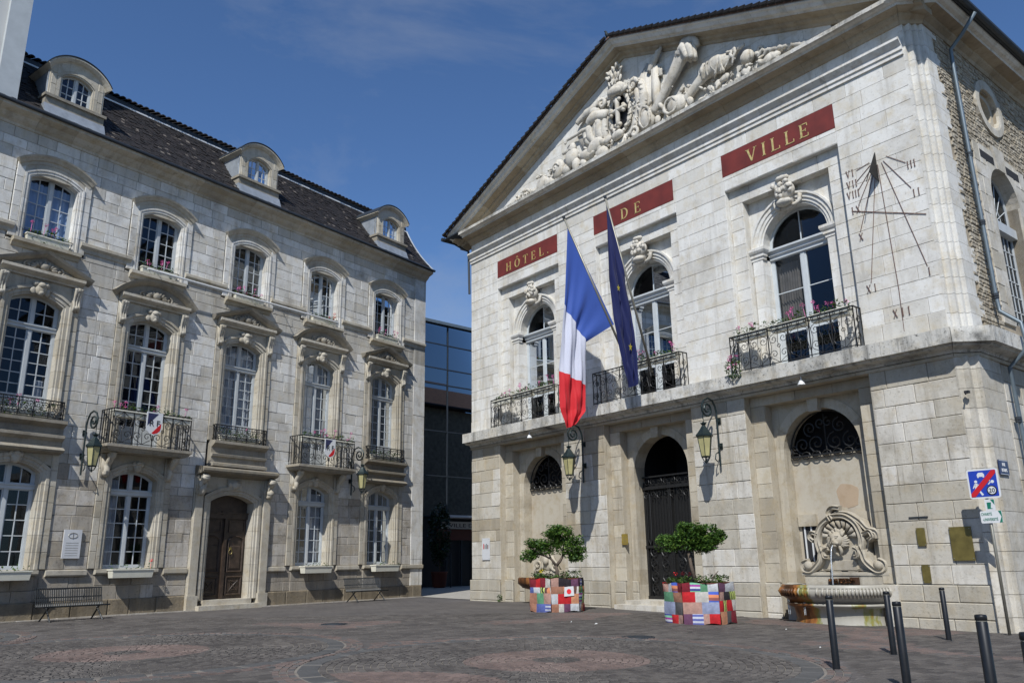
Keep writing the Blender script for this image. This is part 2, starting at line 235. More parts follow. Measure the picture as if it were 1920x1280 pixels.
# ---------------------------------------------------------------- mesh builder and frames
class Fr:
    """a facade frame: author in (along, outward, up); mir flips 'along' so the frame stays right handed"""
    def __init__(s, P, d, n, mir): s.P = Vector(P); s.d = Vector(d); s.n = Vector(n); s.mir = mir; X = -s.d if mir else s.d; s.rz = atan2(X.y, X.x)
    def w(s, x, y, z): return s.P + s.d * x + s.n * y + Vector((0, 0, z))
def unit(az): return Vector((sin(radians(az)), cos(radians(az)), 0))
FA = Fr((-4.32, 38.55, 0), unit(36.27 + 180), unit(126.27), False)
FB = Fr((-1.77, 33.95, 0), unit(141.03), unit(231.03), True)
FW = Fr((0, 0, 0), (1, 0, 0), (0, 1, 0), False)
MIRP = set()
class MB:
    def __init__(s): s.v = []; s.f = []; s.t = []; s.m = []
    def add(s, vs, fs, tint=.5, mat=0):
        b = len(s.v); s.v += [tuple(p) for p in vs]; s.t += [tint] * len(vs); s.f += [tuple(i + b for i in q) for q in fs]; s.m += [mat] * len(fs); return s
    def box(s, x0, x1, y0, y1, z0, z1, tint=.5, mat=0):
        vs = [(x0, y0, z0), (x1, y0, z0), (x1, y1, z0), (x0, y1, z0), (x0, y0, z1), (x1, y0, z1), (x1, y1, z1), (x0, y1, z1)]
        return s.add(vs, [(0, 3, 2, 1), (4, 5, 6, 7), (0, 1, 5, 4), (1, 2, 6, 5), (2, 3, 7, 6), (3, 0, 4, 7)], tint, mat)
    def poly(s, pts, y0, y1, tint=.5, mat=0, ch=0.0):
        """prism of an x,z polygon between y0 (back) and y1 (front), chamfered front when ch>0"""
        n = len(pts); a = sum(pts[i][0] * pts[(i + 1) % n][1] - pts[(i + 1) % n][0] * pts[i][1] for i in range(n))
        if a > 0: pts = pts[::-1]        # front faces +y
        pts = list(pts); vs = [(x, y0, z) for x, z in pts]; vs += [(x, y1 - ch, z) for x, z in pts]
        fs = [tuple(range(n))[::-1]]
        for i in range(n): j = (i + 1) % n; fs.append((i, j, n + j, n + i))
        if ch:
            cx = sum(p[0] for p in pts) / n; cz = sum(p[1] for p in pts) / n
            for x, z in pts:
                dx, dz = cx - x, cz - z; l = max(1e-6, sqrt(dx * dx + dz * dz)); k = ch * 1.4 / l
                vs.append((x + dx * k, y1, z + dz * k))
            for i in range(n): j = (i + 1) % n; fs.append((n + i, n + j, 2 * n + j, 2 * n + i))
            fs.append(tuple(range(2 * n, 3 * n)))
        else: fs.append(tuple(range(n, 2 * n)))
        return s.add(vs, fs, tint, mat)
    def stonebox(s, x0, x1, z0, z1, y0, y1, tint, mat=0, ch=.012):
        c = ch
        vs = [(x0, y0, z0), (x1, y0, z0), (x1, y0, z1), (x0, y0, z1), (x0, y1 - c, z0), (x1, y1 - c, z0), (x1, y1 - c, z1), (x0, y1 - c, z1), (x0 + c, y1, z0 + c), (x1 - c, y1, z0 + c), (x1 - c, y1, z1 - c), (x0 + c, y1, z1 - c)]
        fs = []
        for a, b in ((0, 4), (4, 8)):
            for i in range(4): j = (i + 1) % 4; fs.append((a + j, a + i, b + i, b + j))
        fs.append((11, 10, 9, 8)); return s.add(vs, fs, tint, mat)
    def sweep(s, path, prof, closed=False, tint=.5, mat=0, caps=True):
        """path in x,z; prof list of (offset to the left-hand normal, y); used for arches and frames"""
        n = len(path); vs = []; k = len(prof)
        for i in range(n):
            if closed: a, b = path[i - 1], path[(i + 1) % n]
            else: a, b = path[max(0, i - 1)], path[min(n - 1, i + 1)]
            p = path[i]
            def un(u, v):
                d = Vector((v[0] - u[0], v[1] - u[1])); return d.normalized() if d.length > 1e-9 else None
            d1, d2 = un(a, p), un(p, b); d1 = d1 or d2; d2 = d2 or d1
            n1 = Vector((-d1.y, d1.x)); n2 = Vector((-d2.y, d2.x)); nn = (n1 + n2); nn = nn.normalized() if nn.length > 1e-6 else n1
            sc = 1 / max(.35, nn.dot(n1)); nn = nn * sc
            for o, y in prof: vs.append((p[0] + nn.x * o, y, p[1] + nn.y * o))
        fs = []; cnt = n if closed else n - 1
        for i in range(cnt):
            i2 = (i + 1) % n
            for j in range(k - 1): fs.append((i * k + j, i2 * k + j, i2 * k + j + 1, i * k + j + 1))
        if caps and not closed: fs.append(tuple(range(k))); fs.append(tuple(range((n - 1) * k, n * k))[::-1])
        return s.add(vs, fs, tint, mat)
    def plan(s, path, prof, tint=.5, mat=0, caps=True):
        """path in x,y (plan, outward on the left-hand normal), prof list of (out, z)"""
        n = len(path); k = len(prof); vs = []
        for i in range(n):
            p = Vector(path[i]); d1 = (p - Vector(path[max(0, i - 1)])); d2 = (Vector(path[min(n - 1, i + 1)]) - p)
            if d1.length < 1e-9: d1 = d2
            if d2.length < 1e-9: d2 = d1
            d1.normalize(); d2.normalize(); n1 = Vector((-d1.y, d1.x)); n2 = Vector((-d2.y, d2.x)); nn = (n1 + n2).normalized(); nn = nn / max(.35, nn.dot(n1))
            for o, z in prof: vs.append((p.x + nn.x * o, p.y + nn.y * o, z))
        fs = []
        for i in range(n - 1):
            for j in range(k - 1): fs.append((i * k + j, (i + 1) * k + j, (i + 1) * k + j + 1, i * k + j + 1))
        if caps: fs.append(tuple(range(k))); fs.append(tuple(range((n - 1) * k, n * k))[::-1])
        return s.add(vs, fs, tint, mat)
    def tube(s, pts, r, n=5, tint=.5, mat=0, cap=True):
        pts = [Vector(p) for p in pts]; rr = r if isinstance(r, (list, tuple)) else [r] * len(pts); vs = []; ref = None
        for i, p in enumerate(pts):
            d = (pts[min(len(pts) - 1, i + 1)] - pts[max(0, i - 1)])
            if d.length < 1e-9: d = Vector((0, 0, 1))
            d.normalize()
            if ref is None: ref = d.orthogonal().normalized()
            ref = (ref - d * ref.dot(d)); ref = ref.normalized() if ref.length > 1e-6 else d.orthogonal().normalized()
            b = d.cross(ref)
            for k in range(n): a = 2 * pi * k / n + pi / n; q = p + (ref * cos(a) + b * sin(a)) * rr[i]; vs.append(q)
        fs = [(i * n + k, i * n + (k + 1) % n, (i + 1) * n + (k + 1) % n, (i + 1) * n + k) for i in range(len(pts) - 1) for k in range(n)]
        if cap: fs += [tuple(range(n))[::-1], tuple(range((len(pts) - 1) * n, len(pts) * n))]
        return s.add(vs, fs, tint, mat)
    def lathe(s, prof, cx=0, cy=0, n=16, a0=0, a1=2 * pi, tint=.5, mat=0, ang=0):
        full = abs(a1 - a0 - 2 * pi) < 1e-6; m = n if full else n + 1; k = len(prof); vs = []
        for i in range(m):
            a = a0 + (a1 - a0) * i / n + ang
            for r, z in prof: vs.append((cx + r * cos(a), cy + r * sin(a), z))
        fs = []
        for i in range(n):
            i2 = (i + 1) % m
            for j in range(k - 1): fs.append((i * k + j, i2 * k + j, i2 * k + j + 1, i * k + j + 1))
        return s.add(vs, fs, tint, mat)
    def build(s, name, mat, parent=None, mir=None, smooth=False, recalc=True):
        if mir is None: mir = parent is not None and parent.name in MIRP
        me = bpy.data.meshes.new(name)
        if mir: me.from_pydata([(-x, y, z) for x, y, z in s.v], [], [q[::-1] for q in s.f])
        else: me.from_pydata(s.v, [], s.f)
        for m_ in (mat if isinstance(mat, (list, tuple)) else [mat]): me.materials.append(M[m_] if isinstance(m_, str) else m_)
        if any(s.m): me.polygons.foreach_set('material_index', s.m)
        at = me.attributes.new('tint', 'FLOAT', 'POINT'); at.data.foreach_set('value', s.t)
        if recalc and len(s.f) < 30000:
            bm = bmesh.new(); bm.from_mesh(me); bmesh.ops.recalc_face_normals(bm, faces=bm.faces); bm.to_mesh(me); bm.free()
        if smooth: me.polygons.foreach_set('use_smooth', [True] * len(me.polygons))
        o = bpy.data.objects.new(name, me); COL.objects.link(o)
        if parent: o.parent = parent
        if mir: MIRP.add(o.name)
        return o
def tag(o, label=None, cat=None, group=None, kind=None):
    for k, v in (('label', label), ('category', cat), ('group', group), ('kind', kind)):
        if v: o[k] = v
    return o
def thing(name, label, cat, fr, pos, group=None, rz=0.0):
    o = bpy.data.objects.new(name, None); COL.objects.link(o); o.location = fr.w(*pos); o.rotation_euler = (0, 0, fr.rz + rz); o.empty_display_size = .3
    if fr.mir: MIRP.add(o.name)
    return tag(o, label, cat, group)
def kids(o): return [c for c in COL.objects if c.parent == o]
def copy_tree(o, label=None, loc=None, rz=None):
    c = o.copy(); COL.objects.link(c)
    if label: c['label'] = label
    if loc is not None: c.location = loc
    if rz is not None: c.rotation_euler = (0, 0, rz)
    for ch in PK[o.name]:
        d = ch.copy(); COL.objects.link(d); d.parent = c
        for g in PK.get(ch.name, []): e = g.copy(); COL.objects.link(e); e.parent = d
    return c
PK = {}
def index_kids():
    PK.clear()
    for o in COL.objects:
        if o.parent: PK.setdefault(o.parent.name, []).append(o)
def rnd(a, b): return random.uniform(a, b)
# ---------------------------------------------------------------- ashlar
def free_cells(x0, x1, z0, z1, holes):
    xs = sorted({x0, x1} | {min(max(h[i], x0), x1) for h in holes for i in (0, 1)})
    out = []
    for a, b in zip(xs, xs[1:]):
        if b - a < 1e-4: continue
        c = (a + b) / 2; zz = [(z0, z1)]
        for h in holes:
            if h[0] < c < h[1]:
                nz = []
                for p, q in zz:
                    if h[3] <= p or h[2] >= q: nz.append((p, q)); continue
                    if h[2] > p: nz.append((p, h[2]))
                    if h[3] < q: nz.append((h[3], q))
                zz = nz
        zz = tuple((p, q) for p, q in zz if q - p > .015)
        if out and out[-1][2] == zz and abs(out[-1][1] - a) < 1e-4: out[-1] = (out[-1][0], b, zz)
        else: out.append((a, b, zz))
    return out
class Stones:
    """collects a building's stones, then emits the 300 that show largest as parts and the rest as one"""
    grime = None
    def __init__(s, fr, mats): s.L = []; s.fr = fr; s.mats = mats
    def put(s, mb, cx, cz, area, y=0.0):
        w = s.fr.w(cx, y, cz); d = (w - cam.location).length; k = abs((w - cam.location).normalized().dot(s.fr.n)); s.L.append((area * (k + .15) / d / d, mb))
    def wall(s, x0, x1, z0, z1, holes, mat, h=.4, lmin=.5, lmax=1.0, y=0.0, t0=0.0, t1=1.0, gap=.008, jit=.006, ch=.012, z_split=None):
        n = max(1, round((z1 - z0) / h)); z = z0; zs = [z0]
        for i in range(1, n): zs.append(z0 + (z1 - z0) * (i + rnd(-.14, .14)) / n)
        zs.append(z1)
        for a, b in zip(zs, zs[1:]):
            for xa, xb, zz in free_cells(x0, x1, a, b, holes):
                for p, q in zz:
                    x = xa; W_ = xb - xa
                    if W_ < lmin * .9: cuts = [xa, xb]
                    else:
                        cuts = [xa]; x = xa + rnd(lmin * .5, lmax)
                        while x < xb - lmin * .5: cuts.append(x); x += rnd(lmin, lmax)
                        cuts.append(xb)
                    for c, d in zip(cuts, cuts[1:]):
                        if d - c < .02 or q - p < .03: continue
                        mb = MB(); m_ = mat if not callable(mat) else mat((c + d) / 2, (p + q) / 2)
                        gr = s.grime((c + d) / 2, (p + q) / 2) if s.grime else 0; tt = 1 + min(.95, gr) if gr > .12 else min(1, max(0, rnd(t0, t1) ** 1.6))
                        mb.stonebox(c + gap / 2, d - gap / 2, p + gap / 2, q - gap / 2, y - .06, y + rnd(-jit, jit), tt, s.mats.index(m_), ch)
                        s.put(mb, (c + d) / 2, (p + q) / 2, (d - c) * (q - p), y)
    def emit(s, parent, mir):
        s.L.sort(key=lambda a: -a[0])
        for i, (a, mb) in enumerate(s.L[:300]):
            k = mb.m[0]; mb.m = [0] * len(mb.m); mb.build('stone', s.mats[k], parent, mir, recalc=False)
        J = MB()
        for a, mb in s.L[300:]:
            b = len(J.v); J.v += mb.v; J.t += mb.t; J.f += [tuple(i + b for i in q) for q in mb.f]; J.m += mb.m
        o = J.build('stonework', s.mats, parent, mir, recalc=False); o['kind'] = 'stuff'; return o
def backing(mb, x0, x1, z0, z1, holes, y0, y1, tint=.5):
    for xa, xb, zz in free_cells(x0, x1, z0, z1, holes):
        for p, q in zz: mb.box(xa, xb, y0, y1, p, q, tint)
# ---------------------------------------------------------------- arches, surrounds, windows
def arch_path(xc, hw, z0, zs, rise, n=14, jn=0):
    """from lower left up, over the arch, down the right side; left-hand normal points inside -> use negative offsets for outwards"""
    if rise >= hw * .98: R, cz = hw, zs
    else: R = (hw * hw + rise * rise) / (2 * rise); cz = zs + rise - R
    a = math.asin(min(1, hw / R)); pts = [(xc - hw, z0)]
    for i in range(n + 1): t = -a + 2 * a * i / n; pts.append((xc + R * sin(t), cz + R * cos(t)))
    pts.append((xc + hw, z0)); return pts
def ztop_fn(xc, hw, zs, rise):
    if rise >= hw * .98: R, cz = hw, zs
    else: R = (hw * hw + rise * rise) / (2 * rise); cz = zs + rise - R
    return lambda x: cz + sqrt(max(0, R * R - (x - xc) ** 2))
def block_path(path, step):
    """split a path into lengths of about step, returns list of sub paths"""
    seg = []; cur = [Vector(path[0])]; acc = 0
    for a, b in zip(path, path[1:]):
        a = Vector(a); b = Vector(b); L = (b - a).length; pos = 0
        while acc + (L - pos) > step:
            need = step - acc; pos += need; p = a + (b - a) * (pos / L); cur.append(p); seg.append(cur); cur = [p.copy()]; acc = 0
        acc += L - pos; 
        if (cur[-1] - b).length > 1e-5: cur.append(b)
    if len(cur) > 1: seg.append(cur)
    return seg
def archfill(mb, path, off, x0, x1, ztop, y0, y1, tint=.5, mat=0):
    """flat wall between the outside of an arch band and the rectangle x0..x1 up to ztop"""
    pts = path[1:-1]; xc = (path[0][0] + path[-1][0]) / 2; out = []
    for i, p in enumerate(pts):
        a = pts[max(0, i - 1)]; b = pts[min(len(pts) - 1, i + 1)]; d = Vector((b[0] - a[0], b[1] - a[1])).normalized(); out.append((p[0] - d.y * off, p[1] + d.x * off))
    out[0] = (path[0][0] - off, out[0][1]); out[-1] = (path[-1][0] + off, out[-1][1])
    z0 = path[0][1]
    if out[0][0] - x0 > .01: mb.box(x0, out[0][0], y0, y1, z0, ztop, tint, mat); mb.box(out[-1][0], x1, y0, y1, z0, ztop, tint, mat)
    for p, q in zip(out, out[1:]):
        if q[0] - p[0] > 1e-4: mb.poly([(p[0], p[1] - .002), (q[0], q[1] - .002), (q[0], ztop), (p[0], ztop)], y0, y1, tint, mat)
def surround(parent, fr, xc, hw, z0, zs, rise, hwo, ztop, mats=('a_trim', 'mortar'), y=0.0, rev=.34, prof=None, band=.26, step=.46, name='surround'):
    path = arch_path(xc, hw, z0, zs, rise)
    prof = prof or [(0, -rev), (0, .03), (.05, .03), (.06, .055), (.15, .055), (.16, .085), (.24, .085), (band, .06), (band, -.05)]
    pr = [(o, y + yy) for o, yy in prof]; mb = MB(); core = MB()
    for sub in block_path(path, step):
        a, b = sub[0], sub[1]; sub = list(sub); d = (b - a); sub[0] = a + d.normalized() * min(.004, d.length * .3); d2 = sub[-2] - sub[-1]; sub[-1] = sub[-1] + d2.normalized() * min(.004, d2.length * .3)
        mb.sweep([tuple(p) for p in sub], pr, tint=rnd(.0, .9))
    core.sweep(path, [(o + (.012 if o < band else -.012), yy - .012) for o, yy in pr], caps=False)
    # outer flat margin in blocks
    out = MB(); archfill(out, path, band, xc - hwo, xc + hwo, ztop, y - .12, y + .012)
    nb = max(2, round((ztop - z0) / .5)); 
    for i in range(nb):
        a, b = z0 + (ztop - z0) * i / nb, z0 + (ztop - z0) * (i + 1) / nb
        for sx in (-1, 1):
            xa, xb = sorted((xc + sx * (hw + band + .003), xc + sx * hwo))
            if xb - xa > .05: mb.stonebox(xa, xb, a + .004, b - .004, y - .06, y + .045, rnd(0, .8))
    o = mb.build(name, mats[0], parent, fr.mir)
    core.build('surround_bed', mats[1], parent, fr.mir); out.build('surround_margin', mats[0], parent, fr.mir)
    return path
def window(parent, fr, xc, hw, z0, zs, rise, y, rows, trans=None, toprows=0, cols=2, curtain=None, split=True, mat='white', glass='glass', low=None, bars=True, fw=.075, mid=.11, dp=.06, depth=1.3):
    zt = ztop_fn(xc, hw, zs, rise); ring = arch_path(xc, hw, z0, zs, rise, 12); mb = MB()
    mb.sweep(ring, [(0, y - dp), (0, y), (-fw, y), (-fw, y - dp)], closed=True)
    mb.box(xc - mid / 2, xc + mid / 2, y - dp, y + .012, z0 + fw, (zt(xc) if not trans else (zt(xc) if toprows else trans)) - fw + .01)
    if trans: mb.box(xc - hw, xc + hw, y - dp, y + .05, trans - .06, trans + .05); mb.box(xc - hw, xc + hw, y - dp, y + .085, trans + .05, trans + .085)
    zl = low if low else z0 + fw
    if low: mb.box(xc - hw + fw, xc + hw - fw, y - dp * .7, y - .015, z0 + fw, low)
    panes = []; bw = .028
    ztp = (trans - .06) if trans else None
    for s_ in (-1, 1):
        xa, xb = (xc - hw + fw, xc - mid / 2) if s_ < 0 else (xc + mid / 2, xc + hw - fw)
        def grid(za, zb_fn, nr, flat):
            st = .035                                       # leaf stiles
            mb.box(xa, xa + st, y - dp, y - .012, za, zb_fn(xa)); mb.box(xb - st, xb, y - dp, y - .012, za, zb_fn(xb)); mb.box(xa, xb, y - dp, y - .014, za, za + st * 1.3)
            if flat: mb.box(xa, xb, y - dp, y - .014, zb_fn(xa) - st, zb_fn(xa))
            xs = [xa + st + (xb - xa - 2 * st) * i / cols for i in range(cols + 1)]; hgt = min(zb_fn(xa), zb_fn(xb)); zmax = max(zb_fn(xa), zb_fn(xb)); z2 = hgt if flat else (hgt + zmax) / 2
            zz = [za + (z2 - za) * i / nr for i in range(nr + 1)]
            for i in range(1, cols): mb.box(xs[i] - bw / 2, xs[i] + bw / 2, y - .05, y - .02, za, min(zb_fn(xs[i] - bw / 2), zb_fn(xs[i] + bw / 2)))
            for j in range(1, nr): mb.box(xa, xb, y - .05, y - .022, zz[j] - bw / 2, zz[j] + bw / 2)
            for i in range(cols):
                for j in range(nr):
                    a, b, c = xs[i], xs[i + 1], zz[j]
                    tops = [(b, zz[j + 1]), (a, zz[j + 1])] if (j < nr - 1 or flat) else [(b + (a - b) * k / 3, zb_fn(b + (a - b) * k / 3) - fw * .6) for k in range(4)]
                    pts = [(a, c), (b, c)] + tops; t1, t2 = rnd(-.004, .004), rnd(-.004, .004)
                    panes.append([(px, y - .035 + t1 * (px - a) / (b - a) + t2 * (pz - c) * 2, pz) for px, pz in pts])
        if trans:
            grid(zl, lambda x: ztp, rows, True)
            if toprows: grid(trans + .085, lambda x: zt(x) - .02, toprows, False)
        else: grid(zl, lambda x: zt(x) - .02, rows, False)
    if trans and not toprows:      # undivided lunette with one thin bar
        mb.box(xc - .014, xc + .014, y - .05, y - .02, trans + .08, zt(xc) - .05)
        for s_ in (-1, 1):
            xs = [xc + s_ * (hw - fw * .6) * k / 7 for k in range(8)]; zb = trans + .08
            panes.append([(x, y - .035, zb) for x in (xs[0], xs[-1])] + [(x, y - .035 + rnd(-.001, .001), max(zb + .01, zt(x) - fw * .7)) for x in xs[::-1]])
    w = mb.build('window', mat, parent, fr.mir)
    if split:
        for p in panes: q = MB(); q.add(p, [tuple(range(len(p)))]); q.build('pane', glass, w, fr.mir, recalc=False)
    else:
        q = MB()
        for p in panes: q.add(p, [tuple(range(len(p)))])
        q.build('panes', glass, w, fr.mir, recalc=False)
    r = MB(); d = y - depth; a, b = xc - hw - .3, xc + hw + .3; zz1 = zt(xc) + .2
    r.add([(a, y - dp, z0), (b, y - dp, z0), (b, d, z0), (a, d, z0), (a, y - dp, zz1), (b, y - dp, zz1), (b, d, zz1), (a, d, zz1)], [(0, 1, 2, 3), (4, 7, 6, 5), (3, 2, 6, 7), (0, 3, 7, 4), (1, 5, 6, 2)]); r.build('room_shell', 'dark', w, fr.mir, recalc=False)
    if curtain:
        cmat, xr, zr, yy = curtain
        for (u0, u1) in xr:
            c = MB(); n = 26; vs = []
            for i in range(n + 1):
                u = u0 + (u1 - u0) * i / n; x = xc + u * hw; ph = .05 * sin(i * 1.9) + .02 * sin(i * 4.3)
                for k in range(5):
                    f_ = k / 4; vs.append((x + (.12 * (f_ - .5) ** 2 * (1 if u0 < 0 else -1) if cmat == 'drape' else 0), y - yy + ph, z0 + .05 + (zr - z0 - .05) * f_))
            c.add(vs, [(i * 5 + k, (i + 1) * 5 + k, (i + 1) * 5 + k + 1, i * 5 + k + 1) for i in range(n) for k in range(4)]); c.build('curtain', cmat, w, fr.mir, smooth=True, recalc=False)
    return w
# ---------------------------------------------------------------- carving by voxel union
class Carve:
    def __init__(s): s.bm = bmesh.new()
    def ell(s, c, r, rot=(0, 0, 0), seg=12):
        m = Matrix.Translation(Vector(c)) @ Matrix.Rotation(rot[2], 4, 'Z') @ Matrix.Rotation(rot[1], 4, 'Y') @ Matrix.Rotation(rot[0], 4, 'X') @ Matrix.Diagonal((r[0], r[1], r[2], 1))
        bmesh.ops.create_uvsphere(s.bm, u_segments=seg, v_segments=max(6, seg // 2), radius=1, matrix=m); return s
    def tube(s, pts, r, n=8):
        if len(pts) < 12:
            P = [Vector(p) for p in pts]; rr = r if isinstance(r, (list, tuple)) else [r] * len(P); o = []; ro = []; m = 4
            for i in range(len(P) - 1):
                a, b, c_, d = P[max(0, i - 1)], P[i], P[i + 1], P[min(len(P) - 1, i + 2)]
                for k in range(m):
                    t = k / m; o.append(.5 * ((2 * b) + (c_ - a) * t + (2 * a - 5 * b + 4 * c_ - d) * t * t + (3 * b - a - 3 * c_ + d) * t ** 3)); ro.append(rr[i] + (rr[i + 1] - rr[i]) * t)
            pts, r = o + [P[-1]], ro + [rr[-1]]; n = max(n, 9)
        mb = MB(); mb.tube(pts, r, n); vs = [s.bm.verts.new(v) for v in mb.v]
        for f in mb.f:
            try: s.bm.faces.new([vs[i] for i in f])
            except ValueError: pass
        return s
    def box(s, x0, x1, y0, y1, z0, z1):
        m = Matrix.Translation(((x0 + x1) / 2, (y0 + y1) / 2, (z0 + z1) / 2)) @ Matrix.Diagonal((abs(x1 - x0), abs(y1 - y0), abs(z1 - z0), 1)); bmesh.ops.create_cube(s.bm, size=1, matrix=m); return s
    def prism(s, pts, y0, y1):
        n = len(pts); vs = [s.bm.verts.new((x, y0, z)) for x, z in pts] + [s.bm.verts.new((x, y1, z)) for x, z in pts]
        s.bm.faces.new(vs[:n]); s.bm.faces.new(vs[n:][::-1])
        for i in range(n): j = (i + 1) % n; s.bm.faces.new((vs[i], vs[n + i], vs[n + j], vs[j]))
        return s
    def build(s, name, mat, parent, fr, voxel=.03, amp=.01, freq=6, smooth=1):
        bm = s.bm; bmesh.ops.recalc_face_normals(bm, faces=bm.faces); bm.normal_update(); mb = MB()
        bm.verts.index_update()
        for v in bm.verts: k = noise.noise(v.co * freq) + .5 * noise.noise(v.co * freq * 2.3); mb.v.append(tuple(v.co + v.normal * (amp * 1.5 * k)))
        mb.f = [tuple(v.index for v in f.verts) for f in bm.faces]; mb.t = [.3] * len(mb.v); mb.m = [0] * len(mb.f); bm.free()
        return mb.build(name, mat, parent, fr.mir, smooth=True, recalc=False)
def spiral(cx, cz, r, turns, a0, sgn=1, n=None, r1=.12):
    n = n or int(10 * turns) + 2
    return [(cx + r * (1 - (1 - r1) * i / (n - 1)) * cos(a0 + sgn * 2 * pi * turns * i / (n - 1)), cz + r * (1 - (1 - r1) * i / (n - 1)) * sin(a0 + sgn * 2 * pi * turns * i / (n - 1))) for i in range(n)]
# ================================================================ ground
def gz(x): return -.021 * min(17, max(0, x - 1.2))
xs = [-300, -60, -30, -14, -6, 1.2, 4, 8, 12, 18.2, 60, 300]; ys = [-80, 0, 8, 20, 40, 60, 120, 400]
g = MB(); g.add([(x, y, gz(x)) for x in xs for y in ys], [(i * len(ys) + j, (i + 1) * len(ys) + j, (i + 1) * len(ys) + j + 1, i * len(ys) + j + 1) for i in range(len(xs) - 1) for j in range(len(ys) - 1)])
tag(g.build('plaza_ground', 'ground'), kind='structure')
CC = [(.6, 13.1), (-6.95, 15.2), (-14.5, 17.3)]
def sett_quad(mb, pts, tint, h=.016, z=0.0):
    cx = sum(p[0] for p in pts) / 4; cy = sum(p[1] for p in pts) / 4; h += rnd(-.005, .004); tl = rnd(-.004, .004)
    vs = [(x, y, gz(x) + .001) for x, y in pts] + [(cx + (x - cx) * .88, cy + (y - cy) * .88, gz(x) + h + (tl if i < 2 else -tl)) for i, (x, y) in enumerate(pts)]
    mb.add(vs, [(4, 5, 6, 7)] + [(i, (i + 1) % 4, 4 + (i + 1) % 4, 4 + i) for i in range(4)], tint)
def in_view(x, y): return y > 9.3 and abs(x) < .68 * y + .8
def wall_clear(x, y):
    v = Vector((x, y, 0)); return (v - FA.P).dot(FA.n) > .35 and (v - FB.P).dot(FB.n) > .35
mbs = MB()
for ci, (cx, cy) in enumerate(CC):
    r = .06
    while r < 4.12:
        dr = .105
        if 3.5 <= r < 3.82: dr = .33
        n = max(5, int(2 * pi * r / (.125 if dr < .2 else .62))); a0 = rnd(0, 1)
        for k in range(n):
            a = a0 + 2 * pi * k / n; b = a + 2 * pi / n * .91; x, y = cx + r * cos(a), cy + r * sin(a)
            if not in_view(x, y) or not wall_clear(x, y): continue
            if any((x - ox) ** 2 + (y - oy) ** 2 < (r + (dr * .5 if oj < ci else 0)) ** 2 for oj, (ox, oy) in enumerate(CC) if oj != ci): continue
            if r < .36: t = rnd(.05, .25)
            elif r < 1.36: t = rnd(.72, .95)
            elif r < 3.5: t = rnd(0, .48)
            elif r < 3.82: t = rnd(.54, .66)
            else: t = rnd(.66, .80)
            if ci < 2 and r < 3.4 and r > 1.5 and (x + 1.9) ** 2 + (y - 10.2) ** 2 < 1.9 ** 2 : t = rnd(.72, .95)
            ro = r + dr * .92; sett_quad(mbs, [(cx + r * cos(a), cy + r * sin(a)), (cx + ro * cos(a), cy + ro * sin(a)), (cx + ro * cos(b), cy + ro * sin(b)), (cx + r * cos(b), cy + r * sin(b))], t)
        r += dr
# straight courses between and beyond the circles
ca, sa = cos(.62), sin(.62); v = -8
while v < 34:
    u = -26 + rnd(0, .3); dv = .145
    while u < 34:
        du = rnd(.2, .34); x = u * ca - v * sa; y = u * sa + v * ca; u += du
        if y > 25 or not in_view(x, y) or not wall_clear(x, y) or any((x - ox) ** 2 + (y - oy) ** 2 < 4.28 ** 2 for ox, oy in CC): continue
        t = rnd(0, .45); f1 = du * .955; f2 = dv * .93
        if noise.noise(Vector((x * .35, y * .35, 5))) > .32: t = rnd(.68, .8)
        q = [(x, y), (x + f1 * ca, y + f1 * sa), (x + f1 * ca - f2 * sa, y + f1 * sa + f2 * ca), (x - f2 * sa, y + f2 * ca)]; sett_quad(mbs, q[::-1], t, .010)
    v += dv
tag(mbs.build('cobble_setts', 'sett', recalc=False), kind='stuff')
sn = MB()
for cx, cy in CC: sn.add([(cx + 4.15 * cos(2 * pi * k / 48), cy + 4.15 * sin(2 * pi * k / 48), gz(cx + 4.15 * cos(2 * pi * k / 48)) + .005) for k in range(48)] + [(cx, cy, gz(cx) + .005)], [(k, (k + 1) % 48, 48) for k in range(48)])
tag(sn.build('joint_sand', 'sand', recalc=False), kind='structure')
for (mx_, my_, lb) in ((2.4, 16.9, 'round iron manhole cover in the paving before the right planter'), (-4.6, 21.5, 'round iron manhole cover in the paving towards the wooden door')):
    q = MB(); q.lathe([(0, .022), (.27, .022), (.27, .016), (.29, .016), (.29, .024), (.33, .024), (.335, .0)], n=24)
    for k in range(5): q.box(-.2, .2, -.17 + .08 * k, -.14 + .08 * k, .022, .028)
    o = q.build('manhole_cover', 'gutter'); o.location = (mx_, my_, gz(mx_)); tag(o, lb, 'manhole cover', 'iron covers in the paving')
# pale paved strip running into the passage
pp = MB(); pts = [(-4.2, 38.0), (-1.7, 34.3), (-1.9, 47), (-1.2, 60), (-6.5, 60), (-4.9, 43)]
pp.add([(x, y, .016) for x, y in pts], [(0, 1, 2, 3, 4, 5)]); tag(pp.build('passage_path', 'pad'), kind='structure')
